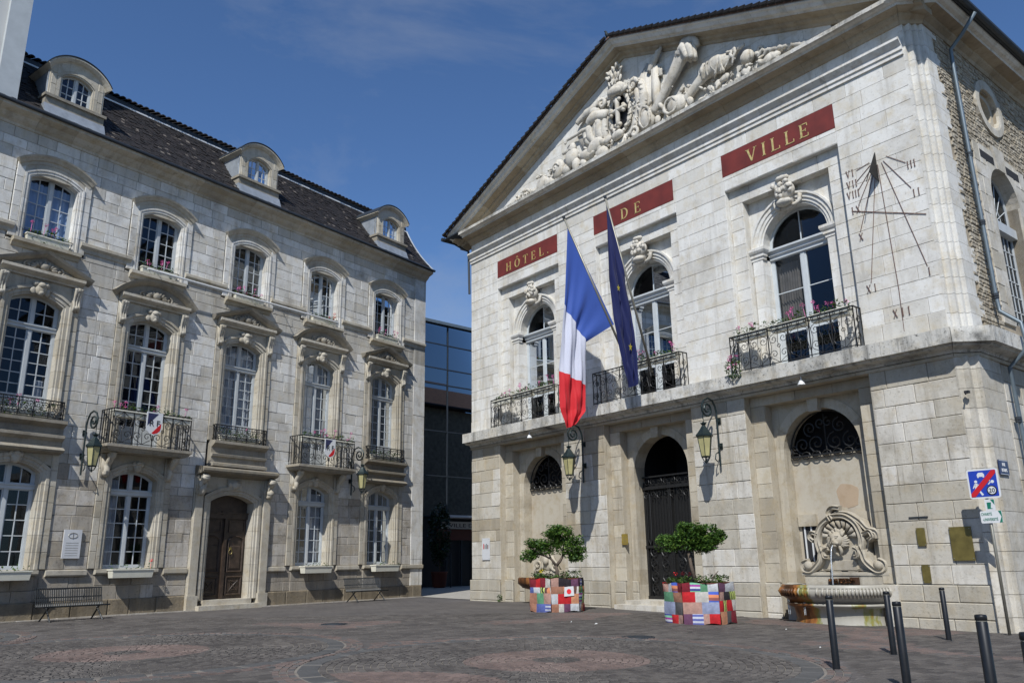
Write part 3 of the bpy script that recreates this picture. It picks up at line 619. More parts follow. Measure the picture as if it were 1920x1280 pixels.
# ================================================================ town house (left)
HA = thing('town_house', 'three storey stone town house with dark mansard roof and tall white windows', 'building', FA, (0, 0, 0))
XC = [2.69, 6.50, 10.31, 14.12, 17.93]; XL = 23.5
fr = FA; mir = False
SA = Stones(FA, ['a_stone', 'a_low', 'a_trim', 'a_rough'])
def bands(bs, seed):
    def f(x, z):
        g = 0
        for zt_, d, amp in bs:
            if zt_ - d < z < zt_: g = max(g, amp * (1 - (zt_ - z) / d * .7) * max(0, .62 + 1.1 * noise.noise(Vector((x * .9, zt_ + seed, z * .3)))))
        return g
    return f
SA.grime = bands([(11.62, 1.3, .9), (15.2, .5, .5), (5.0, .9, .6), (1.3, 1.0, .75), (.55, .7, .8), (6.6, 1.2, .3)], 3)
HW = 1.27; holes = []
for i, x in enumerate(XC):
    if i == 2: holes.append((x - 1.62, x + 1.62, -.3, 4.86)); holes.append((x - HW, x + HW, 4.86, 10.30))
    else: holes.append((x - HW, x + HW, 1.44, 10.30))
    holes.append((x - 1.2, x + 1.2, 11.42, 14.0))
holes.append((x + 1.27, x + 1.28, 0, 0.01))
def amat(x, z): return 'a_low' if z + .8 * noise.noise(Vector((x * .5, z * .5, 2))) < 4.3 else 'a_stone'
SA.wall(.78, XL, 1.44, 11.72, holes, amat, .40, .5, 1.05, jit=.009)
SA.wall(.78, XL, 11.72, 15.2, holes, amat, .39, .5, .95)
SA.wall(.78, XL, .52, 1.22, holes, 'a_low', .36, .6, 1.2, y=-.01)
SA.wall(.05, XL, -.02, .52, [h for h in holes if h[2] < 0], 'a_rough', .5, .7, 1.5, y=.07, jit=.02, ch=.03)
# end pier in large smooth blocks
SA.wall(.0, .78, .52, 15.2, [], 'a_stone', 1.1, 1.2, 1.5, y=.02, t0=.1, t1=.5, ch=.005)
bk = MB(); backing(bk, 0, XL, -.3, 15.7, [(h[0], h[1], h[2], h[3]) for h in holes], -.5, -.03); bk.build('wall_core', 'mortar', HA)
cb = MB()
for a, b in ((0, -9.0),): cb.box(.02, .5, b, -.5, -.3, 15.6); cb.box(.5, XL, b, b + .3, -.3, 15.6); cb.box(XL - .4, XL, b, -.5, -.3, 15.6)
cb.build('side_wall', 'a_stone', HA)
# string and sill courses
def course(mbn, x0, x1, prof, blk=1.3, y=0, parent=HA, mat='a_trim', gap=.006, jt=0, fr=FA):
    mb = MB(); n = max(1, round((x1 - x0) / blk)); 
    for i in range(n):
        a, b = x0 + (x1 - x0) * i / n, x0 + (x1 - x0) * (i + 1) / n; j = rnd(-jt, jt)
        mb.plan([(a + gap / 2, y), (b - gap / 2, y)], [(o + j, z) for o, z in prof], rnd(0, 1))
    return mb.build(mbn, mat, parent, fr.mir)
gaps = [(0, 1.42)] + [(XC[i] + 1.29, XC[i + 1] - 1.29) for i in range(4)] + [(19.2, XL)]
for i, (a, b) in enumerate([(0, 1.40), (3.98, 5.2), (7.8, 8.67), (11.95, 12.83), (15.41, 16.64), (19.22, XL)]):
    course('sill_course', a, b, [(-.05, 1.22), (.06, 1.24), (.09, 1.28), (.09, 1.41), (-.05, 1.44)], 1.2)
for i, x in enumerate(XC):
    if i == 2: continue
    course('window_sill', x - 1.05, x + 1.05, [(-.3, 1.28), (.12, 1.28), (.16, 1.33), (.16, 1.43), (-.3, 1.45)], 2.2)
    pl = MB(); pl.box(x - .95, x + .95, -.3, -.06, .5, 1.25); pl.build('apron', 'a_low', HA)
    SA.wall(x - 1.0, x + 1.0, .5, 1.27, [], 'a_low', .38, .6, 1.0, y=.02)
# string between first and second floors: steps around each second floor window
for a, b in [(0.05, 1.62)] + [(XC[i] + 1.03, XC[i + 1] - 1.03) for i in range(4)] + [(18.96, XL)]:
    course('string_course', a, b, [(-.05, 11.58), (.04, 11.6), (.05, 11.72), (.13, 11.80), (.13, 11.9), (.02, 11.95), (-.05, 11.95)], 1.4)
for i, x in enumerate(XC):
    course('window_sill', x - 1.04, x + 1.04, [(-.2, 11.18), (.05, 11.2), (.10, 11.3), (.22, 11.34), (.22, 11.45), (-.2, 11.48)], 2.2)
course('cornice', .0, XL, [(-.1, 15.12), (.03, 15.14), (.05, 15.22), (.16, 15.30), (.26, 15.42), (.42, 15.48), (.50, 15.52), (.52, 15.62), (-.1, 15.64)], 1.15, mat='a_trim')
gu = MB(); gu.tube([(-.05, .56, 15.66), (XL, .56, 15.66)], .06, 8); gu.box(-.06, XL, -.1, .56, 15.64, 15.69); gu.build('gutter', 'gutter', HA)
# --- second floor windows
for i, x in enumerate(XC):
    surround(HA, FA, x, .74, 11.48, 13.62, .22, 1.18, 13.99, mats=('a_stone', 'mortar'), step=.5, band=.2, prof=[(0, -.3), (0, .02), (.04, .02), (.05, .05), (.13, .05), (.14, .07), (.2, .07), (.2, -.05)])
    # curved hood mould
    hp = arch_path(x, 1.2, 13.98, 14.0, .42, 14)[1:-1]; hb = MB()
    hb.sweep(hp, [(-.22, -.05), (-.22, .05), (-.12, .06), (-.1, .10), (-.03, .14), (.02, .19), (.07, .21), (.08, -.05)], tint=.4); hb.build('hood_mould', 'a_trim', HA)
    fl = MB(); pts = [(p[0], p[1] - .2) for p in hp]
    for p, q in zip(pts, pts[1:]): fl.poly([(p[0], 13.75), (q[0], 13.75), q, p], -.1, .03, .4)
    for p, q in zip(hp, hp[1:]): pass
    fl.build('tympanum', 'a_trim', HA)
    cur = {4: ('blind', [(-.97, .97)], 13.6, .12), 3: None, 2: None, 1: ('curtain', [(-.97, -.05)], 13.6, .12), 0: ('curtain', [(-.97, -.05)], 13.6, .12)}[i]
    window(HA, FA, x, .74, 11.48, 13.62, .22, -.22, 5, curtain=cur, split=i in (3, 4))
# --- first floor windows with pediments
for i, x in enumerate(XC):
    z0 = 5.35 if i in (1, 3) else 5.92
    surround(HA, FA, x, .78, z0, 9.55, .26, HW, 10.30, step=.52, prof=[(0, -.38), (0, .02), (.05, .02), (.07, .05), (.17, .05), (.19, .09), (.27, .09), (.28, .04), (.28, -.05)], band=.28)
    # entablature and pediment: pointed over windows 1,3,5, curved over 2 and 4
    course('entablature', x - 1.27, x + 1.27, [(-.05, 10.30), (.1, 10.31), (.12, 10.36), (.23, 10.42), (.29, 10.46), (.29, 10.55), (-.05, 10.58)], 3, mat='a_trim')
    rk = MB(); ty = MB()
    if i in (0, 2, 4):
        path = [(x - 1.50, 10.55), (x, 11.14), (x + 1.50, 10.55)]
        rk.sweep(path, [(-.10, -.05), (-.10, .1), (-.05, .20), (0, .27), (.08, .31), (.09, -.05)], tint=.4); ty.poly([(x - 1.3, 10.56), (x + 1.3, 10.56), (x, 11.08)], -.1, .07, .6)
    else:
        path = arch_path(x, 1.50, 10.5, 10.53, .66, 18)[1:-1]
        rk.sweep(path, [(-.12, -.05), (-.12, .1), (-.06, .20), (0, .27), (.07, .31), (.08, -.05)], tint=.4)
        pts = [(p[0] * .93 + x * .07, 10.56 + (p[1] - 10.56) * .9) for p in path]; ty.poly(pts, -.1, .07, .6)
    rk.build('pediment', 'a_top', HA); ty.build('tympanum', 'a_top', HA)
    c = Carve()
    for k in range(9): a = pi * k / 8; c.ell((x + .32 * cos(a), .1, 10.66 + .16 * sin(a)), (.10, .07, .06), (0, -a, 0))
    c.ell((x, .12, 10.72), (.15, .09, .13)); 
    for s_ in (-1, 1): c.tube([(x + s_ * p, .1, z) for p, z in spiral(.5, 10.66, .13, 1.1, pi * .5, -1, 14)], .035, 6); c.ell((x + s_ * .75, .1, 10.62), (.16, .05, .035))
    c.build('relief_ornament', 'a_top', HA, FA, .022, .008, 14)
    c = Carve(); c.ell((x, .1, 9.98), (.17, .13, .24)); c.ell((x, .17, 10.08), (.13, .1, .1)); c.ell((x - .16, .1, 10.12), (.1, .08, .09)); c.ell((x + .16, .1, 10.12), (.1, .08, .09)); c.ell((x, .14, 9.84), (.09, .09, .1)); c.ell((x - .2, .08, 9.9), (.1, .05, .12)); c.ell((x + .2, .08, 9.9), (.1, .05, .12))
    c.build('keystone', 'a_trim', HA, FA, .02, .012, 16)
    for s_ in (-1, 1):
        c = Carve(); xx = x + s_ * 1.12
        for q in (-.075, 0, .075): c.tube([(xx + q, .06, 9.5), (xx + q, .13, 9.62), (xx + q, .11, 9.85), (xx + q, .17, 10.08), (xx + q, .22, 10.26)], [.03, .045, .035, .05, .055], 6)
        c.ell((xx, .17, 10.2), (.13, .1, .09)); c.ell((xx, .12, 9.62), (.1, .08, .08)); c.box(xx - .12, xx + .12, 0, .06, 9.5, 10.3); c.build('console', 'a_trim', HA, FA, .02, .008, 15)
    cur = {4: ('curtain', [(-.9, -.55)], 7.2, .2), 3: None, 2: ('curtain', [(-.97, .6)], 9.7, .2), 1: ('curtain', [(-.95, .9)], 9.7, .2), 0: None}[i]
    window(HA, FA, x, .78, z0, 9.55, .26, -.28, 6, 8.80, 2, curtain=cur, low=z0 + .7)
    # below the first floor sill
    if i not in (1, 3, 2):
        course('moulded_sill', x - 1.24, x + 1.24, [(-.1, 4.86), (.12, 4.88), (.34, 4.92), (.40, 4.98), (.30, 5.06), (.16, 5.1), (.16, 5.26), (.22, 5.30), (.30, 5.36), (.30, 5.44), (.14, 5.48), (.14, 5.68), (.28, 5.76), (.36, 5.80), (.36, 5.90), (-.1, 5.93)], 3, mat='a_top')
    if i == 2:
        course('door_hood', x - 1.62, x + 1.62, [(-.1, 4.60), (.1, 4.62), (.2, 4.66), (.46, 4.72), (.52, 4.78), (.52, 4.86), (.40, 4.92), (-.1, 5.0)], 4, mat='a_top')
        course('moulded_sill', x - 1.18, x + 1.18, [(-.1, 4.98), (.34, 4.98), (.34, 5.08), (.18, 5.12), (.18, 5.3), (.26, 5.34), (.28, 5.42), (.16, 5.46), (.16, 5.66), (.3, 5.74), (.38, 5.8), (.38, 5.9), (-.1, 5.93)], 3, mat='a_top')
# --- ground floor windows
for i, x in enumerate(XC):
    if i == 2: continue
    zt = 5.10 if i in (1, 3) else 4.88
    surround(HA, FA, x, .78, 1.45, 4.30, .28, HW, zt, step=.5, prof=[(0, -.4), (0, .0), (.04, .0), (.06, .035), (.15, .035), (.17, .07), (.26, .07), (.27, .02), (.27, -.05)], band=.27, mats=('a_trim', 'mortar'))
    c = Carve(); c.ell((x, .06, 4.72), (.15, .11, .2)); c.ell((x, .12, 4.82), (.1, .08, .08)); c.ell((x - .13, .07, 4.8), (.08, .06, .09)); c.ell((x + .13, .07, 4.8), (.08, .06, .09)); c.build('keystone', 'a_trim', HA, FA, .02, .012, 16)
    window(HA, FA, x, .78, 1.45, 4.30, .28, -.30, 5, 3.86, 1, curtain={1: ('curtain', [(-.95, -.2), (.5, .95)], 4.3, .2), 3: ('curtain', [(.4, .95)], 4.3, .2)}.get(i), mat='bluewhite')
    if i in (1, 3):
        for s_ in (-1, 1):
            c = Carve(); xx = x + s_ * 1.1
            c.tube([(xx, .1, 4.35), (xx, .2, 4.5), (xx, .2, 4.7), (xx, .42, 4.95), (xx, .5, 5.1)], [.07, .1, .09, .12, .12], 8); c.ell((xx, .14, 4.42), (.11, .12, .1)); c.ell((xx, .42, 4.98), (.13, .15, .1)); c.box(xx - .12, xx + .12, 0, .08, 4.3, 5.1); c.build('console', 'a_trim', HA, FA, .025, .015, 12)
# --- mansard roof
def roof_x(z): return .12 - .13 * (z - 15.68) - .12 * max(0, 1 - (z - 15.68))
def roof_y(z): t = (z - 15.68) / 2.75; return .36 - 1.62 * t + .55 * (1 - t) * (1 - t) - .55 + .12   # slightly bell shaped
rf = MB(); nz = 27; tiles = MB()
for k in range(nz):
    za = 15.68 + 2.75 * k / nz; zb = 15.68 + 2.75 * (k + 1) / nz
    ya, yb = roof_y(za), roof_y(zb); x = roof_x(za) 
    while x < XL:
        w_ = rnd(.12, .17); lift = rnd(.008, .045); t = rnd(0, 1); cut = rnd(-.02, .03)
        tiles.add([(x, ya + lift + .012, za + cut), (x + w_ - .006, ya + lift + .012, za + cut), (x + w_ - .006, yb + .012, zb + .03), (x, yb + .012, zb + .03), (x, ya - .02, za), (x + w_ - .006, ya - .02, za)], [(0, 1, 2, 3), (4, 5, 1, 0)], t); x += w_
zs_ = [15.66 + 2.8 * k / 10 for k in range(11)]
rf.plan([(.06, 0), (XL, 0)], [(-.6, 15.6)] + [(roof_y(z), z) for z in zs_] + [(-5, 18.9)]); o = rf.build('mansard_core', 'gutter', HA)
o = tiles.build('roof_tiles', 'slate', HA, recalc=False); o['kind'] = 'stuff'
# hipped right end
he = MB(); pts = []
for z in zs_: xx = roof_x(z); pts.append((xx, roof_y(z), z, roof_y(z)))
vs = [(p[0], p[3], p[2]) for p in pts] + [(p[0], -8.5, p[2]) for p in pts]; n = len(pts)
he.add(vs, [(i, i + 1, n + i + 1, n + i) for i in range(n - 1)], .3); he.build('hip_slope', 'slate', HA)
fl = MB(); fl.tube([(p[0] - .02, p[3] + .03, p[2]) for p in pts], .055, 6); fl.build('hip_flashing', 'zinc', HA)
fb = MB(); yt = roof_y(18.43); fb.box(-.2, XL, yt - .02, yt + .06, 18.41, 18.47); fb.build('flashing', 'wpaint', HA)
fb = MB(); fb.box(-.2, XL, yt - .1, yt + .03, 18.47, 18.66, .1); fb.build('eaves_board', 'gutter', HA)
x = -.15
up = MB()
while x < XL:
    a = [(x + .10 * cos(t), 18.70 + .075 * sin(t)) for t in [pi * k / 5 for k in range(6)]]
    n = len(a); y1, y0 = yt + .16 + rnd(-.02, .02), yt - .6
    up.add([(p, y1, q) for p, q in a] + [(p, y0, q + .25) for p, q in a] + [(p, y1, q - .02) for p, q in [(x + .07 * cos(t), 18.70 + .05 * sin(t)) for t in [pi * k / 5 for k in range(6)]]], [(i, i + 1, n + i + 1, n + i) for i in range(n - 1)] + [(i, 2 * n + i, 2 * n + i + 1, i + 1) for i in range(n - 1)], rnd(0, .8)); x += .235
o = up.build('canal_tiles', 'slate', HA, recalc=False); o['kind'] = 'stuff'
ut = MB(); ut.add([(-.2, yt, 18.66), (XL, yt, 18.66), (XL, -4.5, 20.0), (3.0, -4.5, 20.0), (-.2, -8, 18.66)], [(0, 1, 2, 3), (0, 3, 4)]); ut.build('upper_roof', 'slate', HA)
# dormers
for i, x in enumerate([2.66, 10.30, 17.72]):
    D = MB(); zc = 17.55; y = .10; hw = .52
    path = surround(HA, FA, x, hw, 16.62, 17.42, .24, .86, 17.9, y=y, rev=.2, band=.16, step=.5, prof=[(0, -.2), (0, .02), (.05, .02), (.05, .05), (.16, .05), (.16, -.05)], mats=('a_trim', 'mortar'))
    hp = arch_path(x, 1.02, 17.6, 17.62, .58, 18)[1:-1]
    D.sweep(hp, [(-.20, -1.2), (-.20, y + .02), (-.1, y + .05), (-.06, y + .12), (.02, y + .2), (.07, y + .2), (.08, -1.6)], tint=.2)
    pts = [(p[0] + (x - p[0]) * .12, p[1] - .12) for p in hp]
    zf = ztop_fn(x, hw + .14, 17.42, .30)
    for p, q in zip(pts, pts[1:]):
        lo0 = zf(p[0]) if abs(p[0] - x) < hw + .1 else 17.42; lo1 = zf(q[0]) if abs(q[0] - x) < hw + .1 else 17.42
        D.poly([(p[0], lo0), (q[0], lo1), q, p], y - .2, y + .03, .2)
    D.box(x - .9, x - hw - .14, y - .2, y + .025, 16.62, 17.7, .1); D.box(x + hw + .14, x + .9, y - .2, y + .025, 16.62, 17.7, .1)
    D.build('dormer_front', 'a_trim', HA)
    d = MB(); 
    for s_ in (-1, 1):
        xx = x + s_ * .9; d.add([(xx, y - .05, 16.3), (xx, y - .05, 17.75), (xx, -1.3, 17.75), (xx, -.9, 16.3)], [(0, 1, 2, 3)])
        d.tube([(xx, y - .02, 17.7), (xx, -.05, 17.2), (xx + .0, .05, 16.5), (xx, .25, 16.0)], .03, 5)
    d.build('dormer_cheek', 'zinc', HA)
    d = MB(); d.sweep([(p[0], p[1] + .05) for p in hp], [(0.04, -1.8), (.04, y + .22), (.07, y + .22), (.07, -1.8)]); d.build('dormer_roof', 'gutter', HA)
    d = MB(); d.box(x - 1.02, x + 1.02, -.3, y + .16, 16.50, 16.60); d.build('dormer_sill', 'a_top', HA)
    d = MB(); d.box(x - .97, x + .97, -.3, y + .08, 16.22, 16.50, .3); d.build('dormer_apron', 'a_top', HA)
    d = MB(); d.plan([(x - 1.0, 0), (x + 1.0, 0)], [(-.3, 16.22), (.2, 16.24), (.3, 16.0), (.36, 15.85), (-.3, 15.8)]); d.build('lead_flashing', 'zinc', HA)
    window(HA, FA, x, hw, 16.62, 17.42, .24, y - .12, 3, split=False, fw=.05, mid=.08, depth=.8)
# --- door
x = XC[2]
surround(HA, FA, x, .92, .32, 3.74, .26, 1.62, 4.62, step=.6, rev=.42, prof=[(0, -.42), (0, .02), (.05, .02), (.07, .05), (.16, .05), (.18, .09), (.30, .09), (.3, -.05)], band=.30)
for s_ in (-1, 1):
    dm = MB(); dm.box(*sorted((x + s_ * 1.3, x + s_ * 1.6)), -.1, .14, .5, 3.95); dm.box(*sorted((x + s_ * 1.24, x + s_ * 1.66)), -.1, .2, -.05, .5); dm.build('door_pilaster', 'a_trim', HA)
    c = Carve(); xx = x + s_ * 1.44
    c.tube([(xx, .2, 3.95), (xx, .26, 4.1), (xx, .2, 4.3), (xx, .34, 4.5), (xx, .42, 4.62)], [.1, .13, .1, .14, .13], 8); c.ell((xx, .3, 4.12), (.15, .1, .12)); c.ell((xx, .4, 4.5), (.17, .12, .1)); c.ell((xx - .1, .28, 4.3), (.06, .06, .16)); c.ell((xx + .1, .28, 4.3), (.06, .06, .16)); c.box(xx - .13, xx + .13, 0, .14, 3.9, 4.62); c.build('console', 'a_trim', HA, FA, .025, .02, 12)
c = Carve(); c.box(x - .3, x + .3, 0, .06, 4.12, 4.55); c.ell((x, .1, 4.35), (.16, .08, .14)); c.ell((x - .2, .08, 4.35), (.1, .05, .1)); c.ell((x + .2, .08, 4.35), (.1, .05, .1)); c.build('keystone', 'a_trim', HA, FA, .02, .012, 14)
dr = MB(); zf = ztop_fn(x, .92, 3.74, .26); y = -.36
dr.box(x - .92, x + .92, y - .1, y, .32, 3.3)
pt = arch_path(x, .92, 3.3, 3.74, .26, 12); dr.poly(pt, y - .08, y - .01)
D1 = dr.build('door', 'door', HA)
q = MB(); q.box(x - .92, x + .92, y, y + .07, 3.16, 3.34); q.box(x - .92, x + .92, y, y + .1, 3.34, 3.39); q.box(x - .06, x + .06, y, y + .09, .34, 3.16); q.box(x - .2, x + .2, y, y + .08, 3.30, 3.42, 1); q.build('door_rail', 'door', D1)
for s_ in (-1, 1):
    for (a, b, z0, z1) in ((.16, .84, .45, 1.12), (.16, .84, 1.25, 2.55)):
        q = MB(); xa, xb = sorted((x + s_ * a, x + s_ * b)); r_ = [(xa, z0), (xa, z1), (xb, z1), (xb, z0)]
        if z1 > 2: m_ = (xa + xb) / 2; r_ = [(xa, z0), (xa, z1 - .15)] + [(m_ + (xb - xa) * .5 * cos(pi - pi * k / 8) * .95, z1 - .15 + .16 * sin(pi * k / 8)) for k in range(9)] + [(xb, z1 - .15), (xb, z0)]
        q.sweep(r_, [(0, y), (0, y + .02), (-.03, y + .055), (-.06, y + .02), (-.06, y)], closed=True)
        if z1 < 2:
            cx, cz = (xa + xb) / 2, (z0 + z1) / 2
            for k in range(4): a_ = pi / 4 + k * pi / 2; q.tube([(cx, y + .02, cz), (cx + .24 * cos(a_), y + .04, cz + .24 * sin(a_))], .02, 4); q.tube([(cx + .13 * cos(a_ - .785), y + .03, cz + .13 * sin(a_ - .785)), (cx + .24 * cos(a_), y + .04, cz + .24 * sin(a_)), (cx + .13 * cos(a_ + .785), y + .03, cz + .13 * sin(a_ + .785))], .014, 4)
            q.poly([(xa + .1, z0 + .1), (xb - .1, z0 + .1), (xb - .1, z1 - .1), (xa + .1, z1 - .1)], y - .01, y + .015, ch=.008)
        else: q.poly([(xa + .12, z0 + .12), (xb - .12, z0 + .12), (xb - .12, z1 - .35), (xa + .12, z1 - .35)], y - .01, y + .03, ch=.02)
        q.build('door_panel', 'door', D1)
    q = MB(); xa, xb = sorted((x + s_ * .16, x + s_ * .84)); q.sweep([(xa, 2.68), (xa, 3.1), (xb, 3.1), (xb, 2.68)], [(0, y), (0, y + .03), (-.04, y + .03), (-.04, y)], closed=True); q.build('door_panel', 'door', D1)
q = MB(); q.tube([(x - .26 + .07 * cos(t), y + .08, 1.98 + .09 * sin(t)) for t in [2 * pi * k / 12 for k in range(13)]], .014, 5); q.box(x - .3, x - .22, y, y + .08, 2.06, 2.14); q.build('knocker', 'brass', D1)
st = MB(); st.box(x - 1.3, x + 1.3, -.4, .40, -.05, .16, .2); st.box(x - 1.0, x + 1.0, -.4, .14, .16, .33, .2); st.build('doorstep', 'a_trim', HA)
q = MB()
for k in range(20): q.box(.1 + k * 1.15, 1.23 + k * 1.15, .08, .22 + rnd(-.01, .01), -.05, .035 + rnd(-.005, .005), rnd(0, 1))
q.build('foot_kerb', 'a_low', HA)['kind'] = 'stuff'
SA.emit(HA, False)
# ================================================================ town hall (right)
HB = thing('town_hall', 'pale stone town hall with sculpted pediment, red name panels and arched balcony windows', 'building', FB, (0, 0, 0))
XB = [3.83, 9.73, 15.54]; XR = 19.60; RH = 1.92
SB = Stones(FB, ['b_stone', 'b_low', 'b_beige', 'b_grey', 'rubble'])
SB.grime = bands([(7.3, .7, .5), (14.4, .8, .3), (6.1, .6, .45), (.85, 1.3, .6), (9.5, 1.6, .2), (3.2, 1.4, .35)], 9)
hol = [(x - RH, x + RH, 6.62, 12.66) for x in XB] + [(a, b, 13.14, 13.89) for a, b in ((1.91, 5.72), (7.77, 11.58), (13.60, 17.46))]
hlow = [(x - RH, x + RH, -.5, 6.1) for x in XB]
SB.wall(0, XR, 6.66, 7.2, hol, 'b_stone', .54, .8, 1.5, y=.02, gap=.007)
SB.wall(0, XR, 7.2, 14.35, hol, 'b_stone', .45, .7, 1.35, gap=.007, jit=.003, ch=.007)
SB.wall(0, XR, 14.82, 15.25, [], 'b_stone', .45, .9, 1.5, gap=.006, jit=.002, ch=.006)
def blow(x, z): return 'b_low' if x > 12 or z < 2.2 or noise.noise(Vector((x * .6, z * .6, 7))) > -.12 else 'b_beige'
SB.wall(0, XR, .80, 6.06, hlow, blow, .46, .55, 1.15, jit=.008, ch=.014)
ph = [(XB[1] - 1.25, XB[1] + 1.25, -1, 2)]
for a, b in ((0, XB[0] - RH), (XB[0] + RH, XB[1] - RH), (XB[1] + RH, XB[2] - RH), (XB[2] + RH, XR)): SB.wall(a - .02, b + .02, -.35, .80, [], 'b_low', .4, .7, 1.3, y=.09, jit=.006, ch=.02)
bk = MB(); allh = [(x - RH, x + RH, -.5, 6.1) for x in XB] + [(x - RH, x + RH, 6.62, 12.66) for x in XB]
backing(bk, 0, XR, -.4, 15.3, allh, -.7, -.035); bk.box(17.5, 20.0 - .45, -.75, -.4, -.4, 15.3); bk.build('wall_core', 'mortar_w', HB)
sw = MB(); sw.box(0.0, .5, -38, -.7, -.4, 15.6); [sw.box(19.3, 19.97, -b_, -a_, p_, q_) for a_, b_, zz_ in free_cells(.45, 38, -.4, 15.5, [(3.17, 5.13, 7.3, 12.05), (3.55, 4.75, 13.5, 14.55)]) for p_, q_ in zz_]; sw.box(0, 19.9, -38.3, -38, -.4, 15.6); sw.build('side_wall', 'rub_mortar', HB)  # left flank lengthened unseen so the glass block mirrors a dark wall
